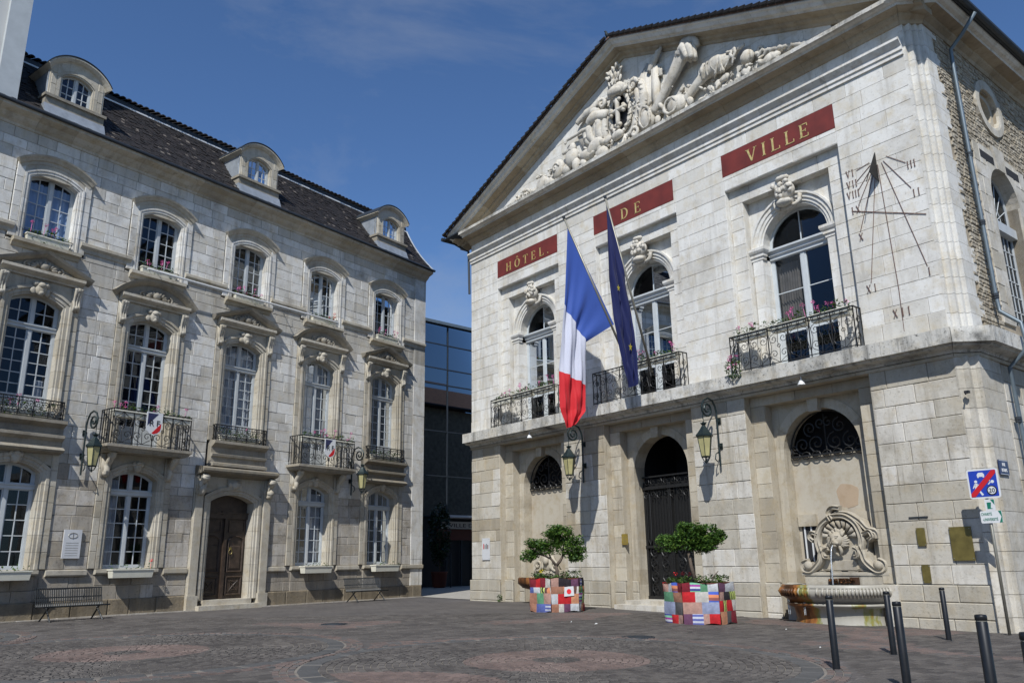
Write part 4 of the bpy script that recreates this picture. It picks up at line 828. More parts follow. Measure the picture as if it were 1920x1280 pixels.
# ---- recesses
for wi, x in enumerate(XB):
    # upper: step back twice, then the archivolt
    for lv, (zb, zt_) in enumerate(((6.66, 12.66), (-.35, 6.02))):
        up_ = lv == 0; st = 1.45 if up_ else 1.44; y1, y2 = (-.20, -.50) if up_ else (-.28, -.62); ztop2 = 12.16 if up_ else 5.74; mt = 'b_stone' if up_ else 'b_beige'
        for a, b in ((x - RH, x - st), (x + st, x + RH)): SB.wall(a, b, zb if up_ else .8, ztop2, [], mt, .46, .6, 1, y=y1, jit=.003, ch=.008)
        SB.wall(x - RH, x + RH, ztop2, zt_, [], mt, .5, 1.0, 1.7, y=y1, jit=.003, ch=.008)
        rb = MB()
        rb.box(x - RH, x - st, -.7, y1 - .03, zb, zt_); rb.box(x + st, x + RH, -.7, y1 - .03, zb, zt_); rb.box(x - st, x + st, -.7, y1 - .03, ztop2, zt_)
        rb.box(x - RH - .04, x - RH + .001, -.7, -.01, zb, zt_, .2); rb.box(x + RH - .001, x + RH + .04, -.7, -.01, zb, zt_, .2)
        if up_: rb.box(x - RH + .002, x + RH - .002, -.69, -.012, zt_ - .012, zt_ + .03, .2)
        rb.build('recess_jamb', mt, HB, True)
        hwi = 1.07 if up_ else 1.16; zs = 10.55 if up_ else 4.32
        z00 = zb if up_ else (.2 if wi == 1 else -.35)
        path = arch_path(x, hwi, z00, zs, hwi, 20)
        prof = [(0, y2 - .42), (0, y2 + .0), (.06, y2 + .0), (.07, y2 + .04), (.15, y2 + .04), (.17, y2 + .08), (.27, y2 + .08), (.29, y2 + .13), (.35, y2 + .13), (.36, y2 - .05)] if up_ else [(0, y2 - .5), (0, y2 + .012), (.27, y2 + .012), (.27, y2 - .05)]
        bandw = .36 if up_ else .27
        if up_:
            apath = path[1:-1]
            mb = MB()
            for sub in block_path(apath, .42): mb.sweep([tuple(p) for p in sub], prof, tint=rnd(0, .8))
            mb.build('archivolt', mt, HB, True)
            # pilasters under the arch with moulded imposts
            for s_ in (-1, 1):
                nb = 7
                for k in range(nb):
                    za, zb_ = 6.66 + 3.56 * k / nb, 6.66 + 3.56 * (k + 1) / nb; q = MB(); xa, xb = sorted((x + s_ * hwi, x + s_ * (hwi + .34)))
                    q.box(xa, xb, y2 - .42, y2 + .10, za + .003, zb_ - .003, rnd(0, .8)); SB.put(q, x, za, .2, y2)
                q = MB(); xa, xb = sorted((x + s_ * (hwi - .03), x + s_ * (hwi + .40)))
                pf = [(-.02, 10.18), (.02, 10.20), (.02, 10.27), (.06, 10.30), (.06, 10.38), (.10, 10.42), (.13, 10.48), (.13, 10.56), (-.02, 10.58)]
                q.plan([(xa, y2 - .4), (xa, y2 + .10), (xb, y2 + .10), (xb, y2 - .05)], pf, .3); q.build('impost', 'b_stone', HB, True)
            am = MB(); archfill(am, arch_path(x, hwi, zs, zs, hwi, 20), .30, x - st - .01, x + st + .01, 12.2, y2 - .2, y2); am.box(x - st - .01, x - hwi - .34, y2 - .2, y2, 6.66, 10.58, .3); am.box(x + hwi + .34, x + st + .01, y2 - .2, y2, 6.66, 10.58, .3); am.build('arch_panel', 'b_stone', HB, True)
            c = Carve()                                      # cartouche keystone
            kz, ky = 11.95, y2
            c.box(x - .2, x + .2, ky, ky + .25, 11.45, 12.45); c.ell((x, ky + .34, 11.62), (.26, .16, .12)); c.ell((x, ky + .25, 12.0), (.34, .2, .3))
            for k in range(26): a = rnd(0, 2 * pi); rr = rnd(.05, .3); c.ell((x + rr * cos(a), ky + .36 + rnd(0, .1), 12.05 + rr * .8 * sin(a)), (.07, .06, .08), seg=8)
            for s_ in (-1, 1): c.ell((x + s_ * .42, ky + .2, 12.25), (.16, .1, .12)); c.tube([(x + s_ * p, ky + .2, z) for p, z in spiral(.5, 12.3, .16, 1.2, pi, 1, 14)], .05, 6); c.tube([(x + s_ * .2, ky + .2, 11.5), (x + s_ * .38, ky + .18, 11.58), (x + s_ * .42, ky + .15, 11.8)], .06, 6)
            c.ell((x, ky + .28, 12.4), (.24, .16, .1)); c.build('keystone', 'sculpt', HB, FB, .028, .018, 14)
            # the two-leaf window with lunette
            yg = y2 - .34
            w_ = window(HB, FB, x, hwi, 6.72, zs, hwi, yg, 2, 10.30, 0, cols=1, low=8.02, fw=.085, mid=.13, dp=.07, depth=1.6, mat='bluewhite', curtain=('drape', [(-.94, -.3)] + ([(.45, .94)] if wi == 0 else []), 10.1, .25))
            q = MB()
            for s_ in (-1, 1):
                xa, xb = sorted((x + s_ * .15, x + s_ * .86)); q.poly([(xa, 6.98), (xb, 6.98), (xb, 7.86), (xa, 7.86)], yg - .04, yg + .012, ch=.02)
            q.build('lower_glazing', 'dglass', w_, True)
            q = MB(); pf = [(-.05, 10.2), (.06, 10.22), (.06, 10.3), (.12, 10.34), (.12, 10.4), (.2, 10.46), (.2, 10.52), (-.05, 10.54)]; q.plan([(x - hwi + .01, yg), (x + hwi - .01, yg)], pf); q.build('transom', 'bluewhite', w_, True)
        else:
            mb = MB()
            for sub in block_path([p for p in path], .48): mb.sweep([tuple(p) for p in sub], prof, tint=rnd(0, .9))
            mb.build('arch_blocks', mt, HB, True)
            am = MB(); archfill(am, path, .26, x - st - .01, x + st + .01, 5.78, y2 - .3, y2 - .01); am.build('arch_panel', 'b_beige', HB, True)
            for a, b in (): SB.wall(a, b, .8, 5.7, [], 'b_beige', .46, .5, 1, y=y2 + .004, jit=.002, ch=.006)
            for a, b, yy in ((x - RH, x - st, y1 + .09), (x + st, x + RH, y1 + .09), (x - st, x - hwi, y2 + .10), (x + hwi, x + st, y2 + .10)): SB.wall(a, b, -.35, .8, [], 'b_low', .4, .6, 1, y=yy, ch=.02)
            ks = MB(); ks.poly([(x - .14, 5.38), (x + .14, 5.38), (x + .19, 6.0), (x - .19, 6.0)], y2, y2 + .2, .2); ks.build('keystone', 'b_beige', HB, True)
            if wi != 1:
                q = MB(); q.box(x - hwi, x + hwi, y2 - .5, y2 - .38, -.3, 4.22, .4); q.build('blind_panel', 'infill', HB, True)
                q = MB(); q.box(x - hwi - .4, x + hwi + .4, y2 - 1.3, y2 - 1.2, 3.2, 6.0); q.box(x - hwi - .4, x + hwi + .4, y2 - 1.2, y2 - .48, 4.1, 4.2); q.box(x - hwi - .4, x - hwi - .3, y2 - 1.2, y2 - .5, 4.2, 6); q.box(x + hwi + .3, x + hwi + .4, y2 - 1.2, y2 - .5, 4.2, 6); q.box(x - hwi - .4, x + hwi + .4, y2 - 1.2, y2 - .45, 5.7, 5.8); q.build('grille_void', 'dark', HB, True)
q = MB(); q.poly([(15.95 + (.30 + .03 * sin(5 * a_)) * abs(cos(a_)) ** .6 * (1 if cos(a_) > 0 else -1), 3.05 + (.32 + .03 * cos(3 * a_)) * abs(sin(a_)) ** .6 * (1 if sin(a_) > 0 else -1)) for a_ in [2 * pi * k / 24 for k in range(24)]], -1.01, -.994, .5); q.build('render_patch', 'patch', HB, True)
# ledge between storeys, with returns round the corner
fpath = [(-.02, 0), (19.60, 0), (20.0, -.42), (20.0, -38)]
def ring_course(name, path, prof, mat, blk=1.5):
    """course cut into blocks along a plan path, mitred at its corners"""
    P = [Vector(p) for p in path]
    for a, b, i in [(P[i], P[i + 1], i) for i in range(len(P) - 1)]:
        L_ = (b - a).length; n = max(1, round(L_ / blk)); d = (b - a).normalized(); mb = MB()
        nrm = Vector((-d.y, d.x))
        def ex(k): 
            j = i + k
            if j <= 0 or j >= len(P) - 1: return 0
            d0 = (P[j] - P[j - 1]).normalized(); d1 = (P[j + 1] - P[j]).normalized(); s_ = Vector((-d0.y, d0.x)); t_ = Vector((-d1.y, d1.x)); m_ = (s_ + t_).normalized(); m_ /= max(.35, m_.dot(s_)); return m_.dot(d)
        e0, e1 = ex(0), ex(1)
        for k in range(n):
            vs = []; u0, u1 = L_ * k / n + .004, L_ * (k + 1) / n - .004; j_ = rnd(-.008, .008) if blk < 2 else 0
            for u, e in ((u0, e0 if k == 0 else 0), (u1, e1 if k == n - 1 else 0)):
                for o, z in prof: p = a + d * (u + e * o) + nrm * (o + (j_ if o > .1 else 0)); vs.append((p.x, p.y, z))
            m_ = len(prof); mb.add(vs, [(q, m_ + q, m_ + q + 1, q + 1) for q in range(m_ - 1)] + [tuple(range(m_)), tuple(range(m_, 2 * m_))[::-1]], rnd(0, 1))
        mb.build(name, mat, HB, True)
ring_course('ledge', fpath, [(-.75, 6.12), (.06, 6.12), (.10, 6.2), (.34, 6.23), (.36, 6.28), (.47, 6.28), (.47, 6.655), (-.75, 6.665)], 'b_grey', 1.55)
ring_course('ledge_moulding', fpath, [(-.7, 6.02), (.04, 6.02), (.05, 6.1), (-.7, 6.12)], 'b_beige', 2.5)
ring_course('architrave', fpath[:2], [(-.05, 14.33), (.05, 14.34), (.05, 14.45), (.09, 14.47), (.09, 14.58), (.13, 14.62), (.20, 14.70), (.22, 14.72), (.22, 14.79), (-.05, 14.83)], 'b_stone', 2.2)
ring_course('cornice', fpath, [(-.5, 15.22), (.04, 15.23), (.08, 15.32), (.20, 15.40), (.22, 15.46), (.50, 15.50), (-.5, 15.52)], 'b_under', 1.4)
ring_course('cornice_crown', fpath, [(-.4, 15.505), (.505, 15.505), (.52, 15.57), (.62, 15.59), (.70, 15.66), (.70, 15.72), (-.5, 15.78)], 'b_stone', 1.6)
ring_course('cornice_edge', fpath[:2], [(-.3, 15.785), (.715, 15.725), (.72, 15.60), (.705, 15.60), (.70, 15.71), (-.3, 15.77)], 'b_grey', 1.4)
# ---- corner steps
def corner_prism(z0, z1, lower):
    k = 1
    pts = [(19.58, -.45), (19.58, 0), (19.66, 0), (19.66, -.12), (19.80, -.12), (19.80, -.27), (19.90, -.27), (19.90, -.40), (20.0, -.40), (20.0, -.95 if rnd(0, 1) > .5 else -1.25), (19.9, -1.25), (19.9, -.45)]
    if lower: pts = [(19.58, -.5), (19.58, .0), (19.62, 0), (19.72, -.1), (19.84, -.1), (19.84, -.24), (19.92, -.3), (20.02, -.3), (20.02, -1.0), (20.0, -1.6), (19.9, -1.6), (19.9, -.5)]
    q = MB(); n = len(pts); q.add([(a, b, z0 + .005) for a, b in pts] + [(a, b, z1 - .005) for a, b in pts], [tuple(range(n)), tuple(range(n, 2 * n))] + [(i, (i + 1) % n, n + (i + 1) % n, n + i) for i in range(n)], rnd(0, .8), SB.mats.index('b_low' if lower else 'b_stone')); SB.put(q, 19.8, z0, .5)
z = 6.66
while z < 15.2: h_ = rnd(.42, .52); corner_prism(z, min(z + h_, 15.24), False); z += h_
z = -.35
while z < 6.0: h_ = rnd(.42, .5); corner_prism(z, min(z + h_, 6.03), True); z += h_
# ---- name panels with cut gilt letters
def strokes(ch):
    """letter as (polygons) in a unit em: thick stems .17, hairlines .06, serifs"""
    T, H = .15, .055
    def R(x0, z0, x1, z1): return [(x0, z0), (x1, z0), (x1, z1), (x0, z1)]
    def ser(xc, z, w=.15, up=True): return R(xc - w, z if up else z - .045, xc + w, z + .045 if up else z)
    def stem(xc, t=T): return [R(xc - t / 2, 0, xc + t / 2, 1), ser(xc, 0), ser(xc, 1, up=False)]
    if ch == 'I': return stem(.2), .4
    if ch == 'H': return stem(.2) + stem(.82) + [R(.2, .48, .82, .48 + H)], 1.02
    if ch == 'T': return stem(.42) + [R(.02, 1 - H, .82, 1), R(.02, .8, .02 + H, 1), R(.82 - H, .8, .82, 1)], .84
    if ch == 'L': return stem(.2) + [R(.2, 0, .78, H), R(.78 - H, 0, .78, .24)], .8
    if ch == 'E': return stem(.2) + [R(.2, 0, .76, H), R(.76 - H, 0, .76, .24), R(.2, 1 - H, .72, 1), R(.72 - H, .78, .72, 1), R(.2, .48, .58, .48 + H), R(.58 - H, .4, .58, .62)], .8
    if ch == 'V': return [[(.08, 1), (.26, 1), (.53, .12), (.44, 0)], [(.80, 1), (.88, 1), (.53, 0), (.46, .06)], ser(.16, 1, .17, False), ser(.84, 1, .14, False)], 1.0
    if ch == 'X': return [[(.08, 1), (.26, 1), (.86, 0), (.68, 0)], [(.78, 1), (.86, 1), (.2, 0), (.12, 0)], ser(.16, 1, .14, False), ser(.82, 1, .12, False), ser(.16, 0, .12), ser(.78, 0, .14)], .94
    if ch == 'U': return stem(.2)[:1] + [ser(.2, 1, up=False)], .8
    if ch in 'OD':
        o = []; n = 20
        if ch == 'O':
            for i in range(n):
                a, b = 2 * pi * i / n, 2 * pi * (i + 1) / n
                def P(t, r): return (.5 + (.48 - r * (.13 * abs(cos(t)) + .045)) * cos(t), .5 + (.51 - r * (.13 * abs(cos(t)) + .045)) * sin(t))
                o.append([P(a, 0), P(b, 0), P(b, 1), P(a, 1)])
            return o, 1.0
        for i in range(12):
            a, b = -pi / 2 + pi * i / 12, -pi / 2 + pi * (i + 1) / 12
            def P(t, r): return (.42 + (.50 - r * (.12 * abs(cos(t)) + .04)) * cos(t), .5 + (.5 - r * (.12 * abs(cos(t)) + .05)) * sin(t))
            o.append([P(a, 0), P(b, 0), P(b, 1), P(a, 1)])
        return stem(.2) + o + [R(.2, 0, .44, H), R(.2, 1 - H, .44, 1)], .95
    if ch == '.': return [R(.05, 0, .17, .14)], .25
    if ch == '^': return [[(.5 - .2, 1.12), (.5, 1.34), (.5, 1.24), (.5 - .12, 1.12)], [(.5 + .2, 1.12), (.5, 1.34), (.5, 1.24), (.5 + .12, 1.12)]], 0
    return [], .4
def letters(parent, text, x0, x1, z0, h, y, mat, mirflag, name='letter', wide=.8, spacing=None, zslope=0.0):
    """spread the letters between x0 and x1; reading direction +x"""
    ws = [strokes(c)[1] * h * wide for c in text if c != '^']; n = len(ws); gap = ((x1 - x0) - sum(ws)) / max(1, n - 1); x = x0; k = 0
    for c in text:
        polys, w_ = strokes(c)
        if c == '^': xo = x - ws[k - 1] - gap
        else: xo = x; x += ws[k] + gap; k += 1
        q = MB()
        for p in polys: q.poly([(xo + a * h * wide, z0 + b * h) for a, b in p], y, y + .012)
        q.build(name, mat, parent, mirflag)
for (a, b), (txt, la, lb, hh, ww) in zip(((1.91, 5.72), (7.77, 11.58), (13.60, 17.46)), (('HO^TEL.', 2.50, 5.22, .37, .95), ('DE', 9.16, 10.12, .40, .95), ('VILLE', 14.52, 16.68, .43, .95))):
    q = MB(); q.box(a, b, -.1, .006, 13.14, 13.89); pnl = q.build('name_panel', 'red', HB, True)
    letters(pnl, txt, la, lb, 13.26, hh, .006, 'gold', True, wide=ww)
# ---- pediment
S_ = .408; ZA = 19.62; XM = 9.76
def zr(x, dz): return ZA - S_ * abs(x - XM) + dz
ty = MB(); h = .46; zz = 15.80
rows = 0
while zz < 19.6:
    half = (ZA + .02 - zz) / S_; x = XM - half; rows += 1; tb = min(zz + h, 19.6)
    while x < XM + half:
        x2 = min(x + rnd(.8, 1.5), XM + half)
        def cl(px, pz): return (px, min(pz, zr(px, .05)))
        if x2 - x > .1 and zr((x + x2) / 2, 0) > zz + .05:
            q = MB(); pts = [(x + .004, zz + .004), (x2 - .004, zz + .004)]; a, b = zr(x2, .05), zr(x, .05)
            xs_ = [x2 - .004]; mid = [XM] if x < XM < x2 else []
            top = [(px, min(tb - .004, max(zz + .006, zr(px, .05)))) for px in [x2 - .004, x2 - (x2 - x) * .33] + mid + [x + (x2 - x) * .33, x + .004]]
            top = sorted(top, key=lambda t: -t[0]); q.poly(pts + top, -.05, rnd(-.002, .002), rnd(0, .8)); SB.put(q, x, zz, (x2 - x) * h * .3)
        x = x2
    zz += h
q = MB(); q.poly([(.3, 15.7), (XM * 2 - .3, 15.7), (XM, ZA)], -.6, -.03); q.build('tympanum_core', 'mortar_w', HB, True)
rk = [(-.4, -.02), (.05, -.02), (.08, .07), (.20, .12), (.22, .2), (.50, .24), (.52, .30), (.64, .32), (.70, .42), (.78, .46), (.78, .52), (-.4, .52)]
rk_all = rk
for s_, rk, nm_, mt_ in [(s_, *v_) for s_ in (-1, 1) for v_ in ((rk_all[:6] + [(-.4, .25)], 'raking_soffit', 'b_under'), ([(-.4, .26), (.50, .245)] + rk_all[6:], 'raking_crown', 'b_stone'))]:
    n = 9; L_ = 10.55
    mb = MB()
    for k in range(n):
        xa, xb = L_ * k / n + (.004 if k else 0), L_ * (k + 1) / n - .004; m_ = len(rk); vs = []
        for xx in (xa, xb):
            X_ = XM + s_ * xx
            for o, z_ in rk: vs.append((X_, o, ZA - S_ * xx + z_))
        mb.add(vs, [(q_, m_ + q_, m_ + q_ + 1, q_ + 1) for q_ in range(m_ - 1)] + [tuple(range(m_)), tuple(range(m_, 2 * m_))[::-1]], rnd(0, 1))
    mb.build(nm_, mt_, HB, True)
# roof: two slopes with tile edge along the rake
rt = MB()
for s_ in (-1, 1):
    zt0 = ZA + .56; L_ = 10.75
    rt.add([(XM, .82, zt0), (XM + s_ * L_, .82, zt0 - S_ * L_), (XM + s_ * L_, -38.5, zt0 - S_ * L_), (XM, -38.5, zt0), (XM, .82, zt0 - .06), (XM + s_ * L_, .82, zt0 - .06 - S_ * L_)], [(0, 1, 2, 3), (0, 4, 5, 1)], .4)
rt.build('roof_slope', 'rooftile', HB, True)
te = MB()
for s_ in (-1, 1):
    x = .1
    while x < 10.6:
        X_ = XM + s_ * x; zc = ZA + .60 - S_ * x; n = 5
        for yy in (.86, .62):
            te.tube([(X_, yy + rnd(-.02, .02), zc), (X_ + s_ * .24, yy, zc - S_ * .24 + .03)], [.06, .085], 6, rnd(0, .8))
        x += .26
o = te.build('verge_tiles', 'slate', HB, True); o['kind'] = 'stuff'
q = MB(); q.tube([(20.85, 1.0, 15.78), (20.85, -38, 15.78)], .10, 8); q.box(20.0, 20.85, -38, .9, 15.74, 15.80); q.build('gutter', 'gutter', HB, True)
q = MB(); q.tube([(-1.05, .9, 15.68), (-1.05, -38, 15.68)], .09, 8); q.tube([(-1.0, .2, 15.6), (-.6, .1, 15.3), (-.15, .05, 15.0), (-.15, .0, 13)], .05, 6); q.box(-1.0, 0, -38, .8, 15.66, 15.72); q.build('gutter', 'gutter', HB, True)
# ---- tympanum sculpture
def sculpt():
    P = []
    c = Carve(); x = 9.5                                    # shield cartouche
    n = 20; ov = [(x + .50 * cos(2 * pi * k / n), 17.35 + .78 * sin(2 * pi * k / n) * (1.05 if k < 10 else 1)) for k in range(n)]
    for k in range(n): a = ov[k]; b = ov[(k + 1) % n]; c.tube([(a[0], .16, a[1]), (b[0], .16, b[1])], .085, 6); c.ell((a[0], .24, a[1]), (.06, .05, .06), seg=8)
    for s_ in (-1, 1):
        c.tube([(x + s_ * .70, .15, 18.15), (x + s_ * .92, .15, 17.7), (x + s_ * .86, .15, 17.1), (x + s_ * .66, .15, 16.5), (x + s_ * .8, .2, 16.1)], [.12, .15, .13, .12, .15], 7)
        c.tube([(x + s_ * p, .35, z) for p, z in spiral(.78, 18.1, .24, 1.3, 0, 1, 16)], .08, 6)
        c.tube([(x + s_ * p, .35, z) for p, z in spiral(.75, 16.2, .24, 1.2, pi, -1, 16)], .08, 6)
        c.tube([(x + s_ * 1.05, .15, 18.2), (x + s_ * 1.2, .2, 17.4), (x + s_ * 1.0, .2, 16.4)], [.13, .2, .15], 6)
        for k in range(9): c.ell((x + s_ * (1.12 + .08 * sin(k)), .28, 18.0 - .21 * k), (.12, .12, .08), (0, s_ * .6, 0), 8)
    c.ell((x, .3, 18.28), (.48, .34, .30)); c.ell((x, .5, 18.2), (.34, .25, .2)); c.ell((x, .45, 16.42), (.3, .2, .2)); c.box(x - .5, x + .5, 0, .35, 15.8, 16.35)
    for k in range(46): a = rnd(-1.2, 1.2); zz = rnd(0, 1); c.ell((x + a * .36 * (1.15 - zz * .6), .3 + rnd(-.05, .25), 18.55 + zz * .75), (.055, .06, .13), (rnd(-.4, .4), a * .5, 0), 6)
    c.tube([(x - .5, .3, 18.2), (x - .2, .4, 18.12), (x + .2, .4, 18.12), (x + .5, .3, 18.2)], .09, 8)
    P.append(('cartouche', c))
    # left trophy: flags, armour, urns, scrolls shrinking to the corner
    c = Carve()
    c.tube([(8.6, .2, 18.3), (8.1, .3, 18.12), (7.6, .25, 18.1), (7.3, .3, 17.9)], [.22, .18, .15, .1], 8); c.ell((8.3, .3, 17.95), (.35, .2, .22), (0, .4, 0)); c.tube([(8.9, .2, 17.6), (8.3, .35, 17.75), (7.9, .3, 17.6)], [.2, .26, .15], 8)
    for k in range(5): c.tube([(8.75 - .27 * k, .18 + .14 * (k % 2), 17.55 - .03 * k), (8.7 - .22 * k, .22 + .1 * (k % 2), 17.0), (8.75 - .15 * k, .2, 16.5 + .05 * k)], [.16, .17, .12], 6)
    c.tube([(7.9, .3, 17.5), (7.3, .3, 17.48), (6.75, .25, 17.52), (6.6, .3, 17.35)], [.10, .08, .07, .04], 6)
    c.prism([(8.5, 17.4), (7.2, 17.45), (7.5, 16.8), (7.8, 16.2), (8.6, 16.1)], 0, .2)
    c.ell((8.25, .35, 16.5), (.5, .26, .3), (0, -.35, 0)); c.ell((7.85, .35, 16.35), (.4, .24, .22), (0, .3, 0)); c.ell((8.6, .35, 16.1), (.35, .22, .25))
    for k in range(16): c.ell((7.4 + rnd(0, 1.7), .25 + rnd(0, .2), 15.95 + rnd(0, .65)), (rnd(.1, .24), rnd(.08, .14), rnd(.07, .16)), (0, rnd(-1, 1), 0), 8)
    c.ell((6.95, .3, 16.62), (.36, .3, .38)); c.tube([(6.95, .3, 16.9), (7.05, .3, 17.1), (6.75, .28, 17.0), (6.4, .25, 17.02)], [.2, .14, .1, .05], 8); c.ell((6.6, .25, 16.25), (.25, .22, .22)); c.ell((7.2, .3, 16.2), (.22, .25, .3))
    c.ell((6.15, .28, 16.45), (.34, .26, .42), (0, .25, 0)); c.tube([(6.1 + p * .9, .5, z) for p, z in spiral(0, 16.5, .22, 1.3, 0, 1, 12)], .05, 6)
    for k in range(5): c.tube([(6.4 - .25 * k, .2, 16.1), (6.35 - .25 * k, .3, 15.98), (6.3 - .25 * k, .25, 15.84)], [.11, .1, .06], 6)
    c.ell((5.55, .25, 16.1), (.28, .22, .24)); c.ell((5.15, .25, 16.25), (.28, .2, .36), (0, .5, 0)); c.tube([(5.4, .3, 16.5), (5.0, .35, 16.35), (4.8, .3, 16.0)], [.05, .09, .05], 6); c.ell((4.7, .2, 16.05), (.25, .18, .2))
    c.tube([(p, .3, z) for p, z in spiral(4.1, 16.12, .27, 1.4, 0, 1, 16)], .07, 6); c.ell((3.9, .2, 15.95), (.35, .16, .12)); c.tube([(3.8, .2, 15.95), (3.3, .2, 15.9), (2.9, .15, 15.88)], [.12, .08, .05], 6)
    for k in range(12): c.ell((3.4 + rnd(0, 2.6), .2 + rnd(0, .15), 15.86 + rnd(0, .16)), (rnd(.08, .2), .1, rnd(.05, .12)), (0, rnd(-1, 1), 0), 8)
    P.append(('trophy_relief', c))
    c = Carve()                                              # right trophy: wing, horn with fruit, barrels
    c.prism([(10.3, 18.1), (10.9, 18.75), (11.15, 18.4), (11.4, 17.0), (11.2, 16.0), (10.2, 16.0)], 0, .14)
    for k in range(6): c.tube([(11.0 + .1 * k, .15, 18.4 - .1 * k), (11.25 + .06 * k, .2, 18.75 - .12 * k)], [.1, .05], 6)
    c.tube([(11.0, .2, 18.3), (11.35, .25, 18.62), (11.7, .3, 18.95)], [.12, .14, .07], 7); c.prism([(11.15, 18.3), (11.45, 18.3), (11.35, 16.6), (11.05, 16.4)], 0, .3)
    c.tube([(11.15, .3, 16.55), (11.7, .35, 17.05), (12.3, .4, 17.65), (12.7, .45, 18.05)], [.17, .20, .25, .27], 12)
    for k in range(7): a = 2 * pi * k / 7; c.tube([(12.65 + .12 * cos(a), .45 + .15 * sin(a), 18.0), (12.85 + .25 * cos(a), .5 + .2 * sin(a), 18.05 + .12 * sin(a)), (13.0 + .3 * cos(a) * .6, .5 + .22 * sin(a), 17.65 - .1 * cos(a))], [.15, .17, .08], 6)
    c.tube([(12.5, .3, 18.3), (12.75, .4, 18.5), (13.1, .45, 18.35), (13.3, .4, 18.0)], [.12, .17, .19, .1], 7)
    c.tube([(12.5, .25, 16.35), (13.1, .3, 16.72), (13.7, .3, 16.98), (14.3, .3, 16.95)], [.14, .19, .27, .24], 10)
    c.ell((14.0, .3, 16.98), (.62, .3, .33), (0, .18, 0))
    for k in range(11): u = rnd(0, 1.1); c.tube([(13.45 + u, .42, 17.25 - .1 * u), (13.5 + u + rnd(-.1, .2), .56, 17.0 + rnd(-.06, .06)), (13.35 + u + rnd(-.1, .3), .45, 16.6 + rnd(-.1, .15))], [.04, rnd(.04, .08), .03], 6)
    c.ell((15.05, .3, 16.66), (.27, .25, .25)); c.tube([(14.5, .3, 16.9), (14.7, .3, 17.1), (15.0, .3, 17.15)], [.1, .1, .05], 6)
    c.tube([(p, .25, z) for p, z in spiral(15.5, 16.72, .18, 1.2, pi, 1, 12)], .06, 6)
    for k in range(26): u = rnd(0, 1); c.ell((11.2 + 5.2 * u, .2 + rnd(0, .22), 15.98 + rnd(0, .75) * (1 - u * .72)), (rnd(.12, .26), rnd(.08, .15), rnd(.08, .17)), (0, rnd(-1, 1), 0), 8)
    for k in range(8): c.tube([(15.4 + .2 * k, .2, 16.5 - .05 * k), (15.6 + .2 * k, .28, 16.62 - .075 * k), (15.8 + .2 * k, .2, 16.4 - .06 * k)], [.07, .08, .03], 6)
    c.ell((12.2, .35, 16.35), (.42, .3, .36)); c.tube([(12.05 + .28 * cos(t), .6, 16.35 + .28 * sin(t)) for t in [2 * pi * k / 10 for k in range(11)]], .05, 6)
    c.ell((10.9, .35, 16.4), (.3, .35, .45)); c.tube([(10.9 + .24 * cos(t), .62, 16.45 + .4 * sin(t)) for t in [2 * pi * k / 10 for k in range(11)]], .05, 6)
    P.append(('trophy_relief', c))
    for (nme, c), xr_ in zip(P, ((8.4, 10.6), (3.4, 8.8), (10.6, 16.2))):
        for _ in range(150):                                     # small carved foliage, tassels and chips
            x_ = rnd(*xr_); hmax = max(.15, (19.2 - 15.85 - S_ * abs(x_ - XM) * 1.0) * (.5 if nme != 'cartouche' else .8)); z_ = 15.9 + hmax * rnd(0, 1) ** 1.5
            if abs(x_ - 9.5) < .62 and 16.45 < z_ < 18.2: continue
            c.ell((x_, rnd(.1, .4), z_), (rnd(.025, .06), rnd(.04, .08), rnd(.05, .13)), (rnd(-.5, .5), rnd(-1.4, 1.4), 0), 6)
        for v in c.bm.verts: v.co.y = v.co.y * .66 if v.co.y > 0 else v.co.y
        c.build(nme, 'sculpt', HB, FB, .034, .030, 6)
    q = MB(); q.poly([(9.5 + .47 * cos(2 * pi * k / 20), 17.35 + .75 * sin(2 * pi * k / 20)) for k in range(20)], .0, .10); q.build('shield_field', 'black', HB, True)
    c = Carve(); c.tube([(9.5, .24, 16.78), (9.5, .24, 17.92)], .09, 8); c.tube([(9.14, .24, 17.45), (9.86, .24, 17.45)], .09, 8)
    for ax, az, ux, uz in ((9.5, 17.88, 0, 1), (9.5, 16.84, 0, -1), (9.2, 17.45, -1, 0), (9.8, 17.45, 1, 0)):
        c.ell((ax + ux * .07, .24, az + uz * .07), (.09, .08, .09)); c.ell((ax + uz * .10, .24, az + ux * .10), (.085, .08, .085)); c.ell((ax - uz * .10, .24, az - ux * .10), (.085, .08, .085))
    c.build('shield_cross', 'sculpt', HB, FB, .02, .004, 8)
sculpt()
# ---- side wall of coursed rubble, with quoins, oculus and arched window
def sideB(mb):     # author in (s back along the wall, out, z) -> FB (x,y,z)
    mb.v = [(20.0 + y, -x, z) for x, y, z in mb.v]; return mb
ocx, ocz = 4.15, 14.02; swx = 4.15
rbm = MB(); z = 6.7
while z < 15.2:
    h_ = rnd(.07, .14); s0 = .95 + rnd(0, .3)
    while s0 < 12:
        w_ = rnd(.12, .34); a, b = s0, s0 + w_; s0 += w_; cx_, cz_ = (a + b) / 2, z + h_ / 2
        if ((cx_ - ocx) / .98) ** 2 + ((cz_ - ocz) / .92) ** 2 < 1 or (abs(cx_ - swx) < 1.85 and cz_ < 12.45): continue
        rbm.stonebox(a + .01, b - .01, z + .008, z + h_ - .008, -.05, rnd(-.005, .03), rnd(0, 1), 0, .015)
    z += h_
o = sideB(rbm).build('rubble_stonework', 'rubble', HB, True, recalc=False); o['kind'] = 'stuff'
SS = Stones(FB, SB.mats)
def side_wall(a, b, z0, z1, holes, mat, h=.46, y=.012):
    n0 = len(SB.L); SB.wall(a, b, z0, z1, holes, mat, h, .6, 1.2, y=y)
    for _, mb in SB.L[n0:]: sideB(mb)
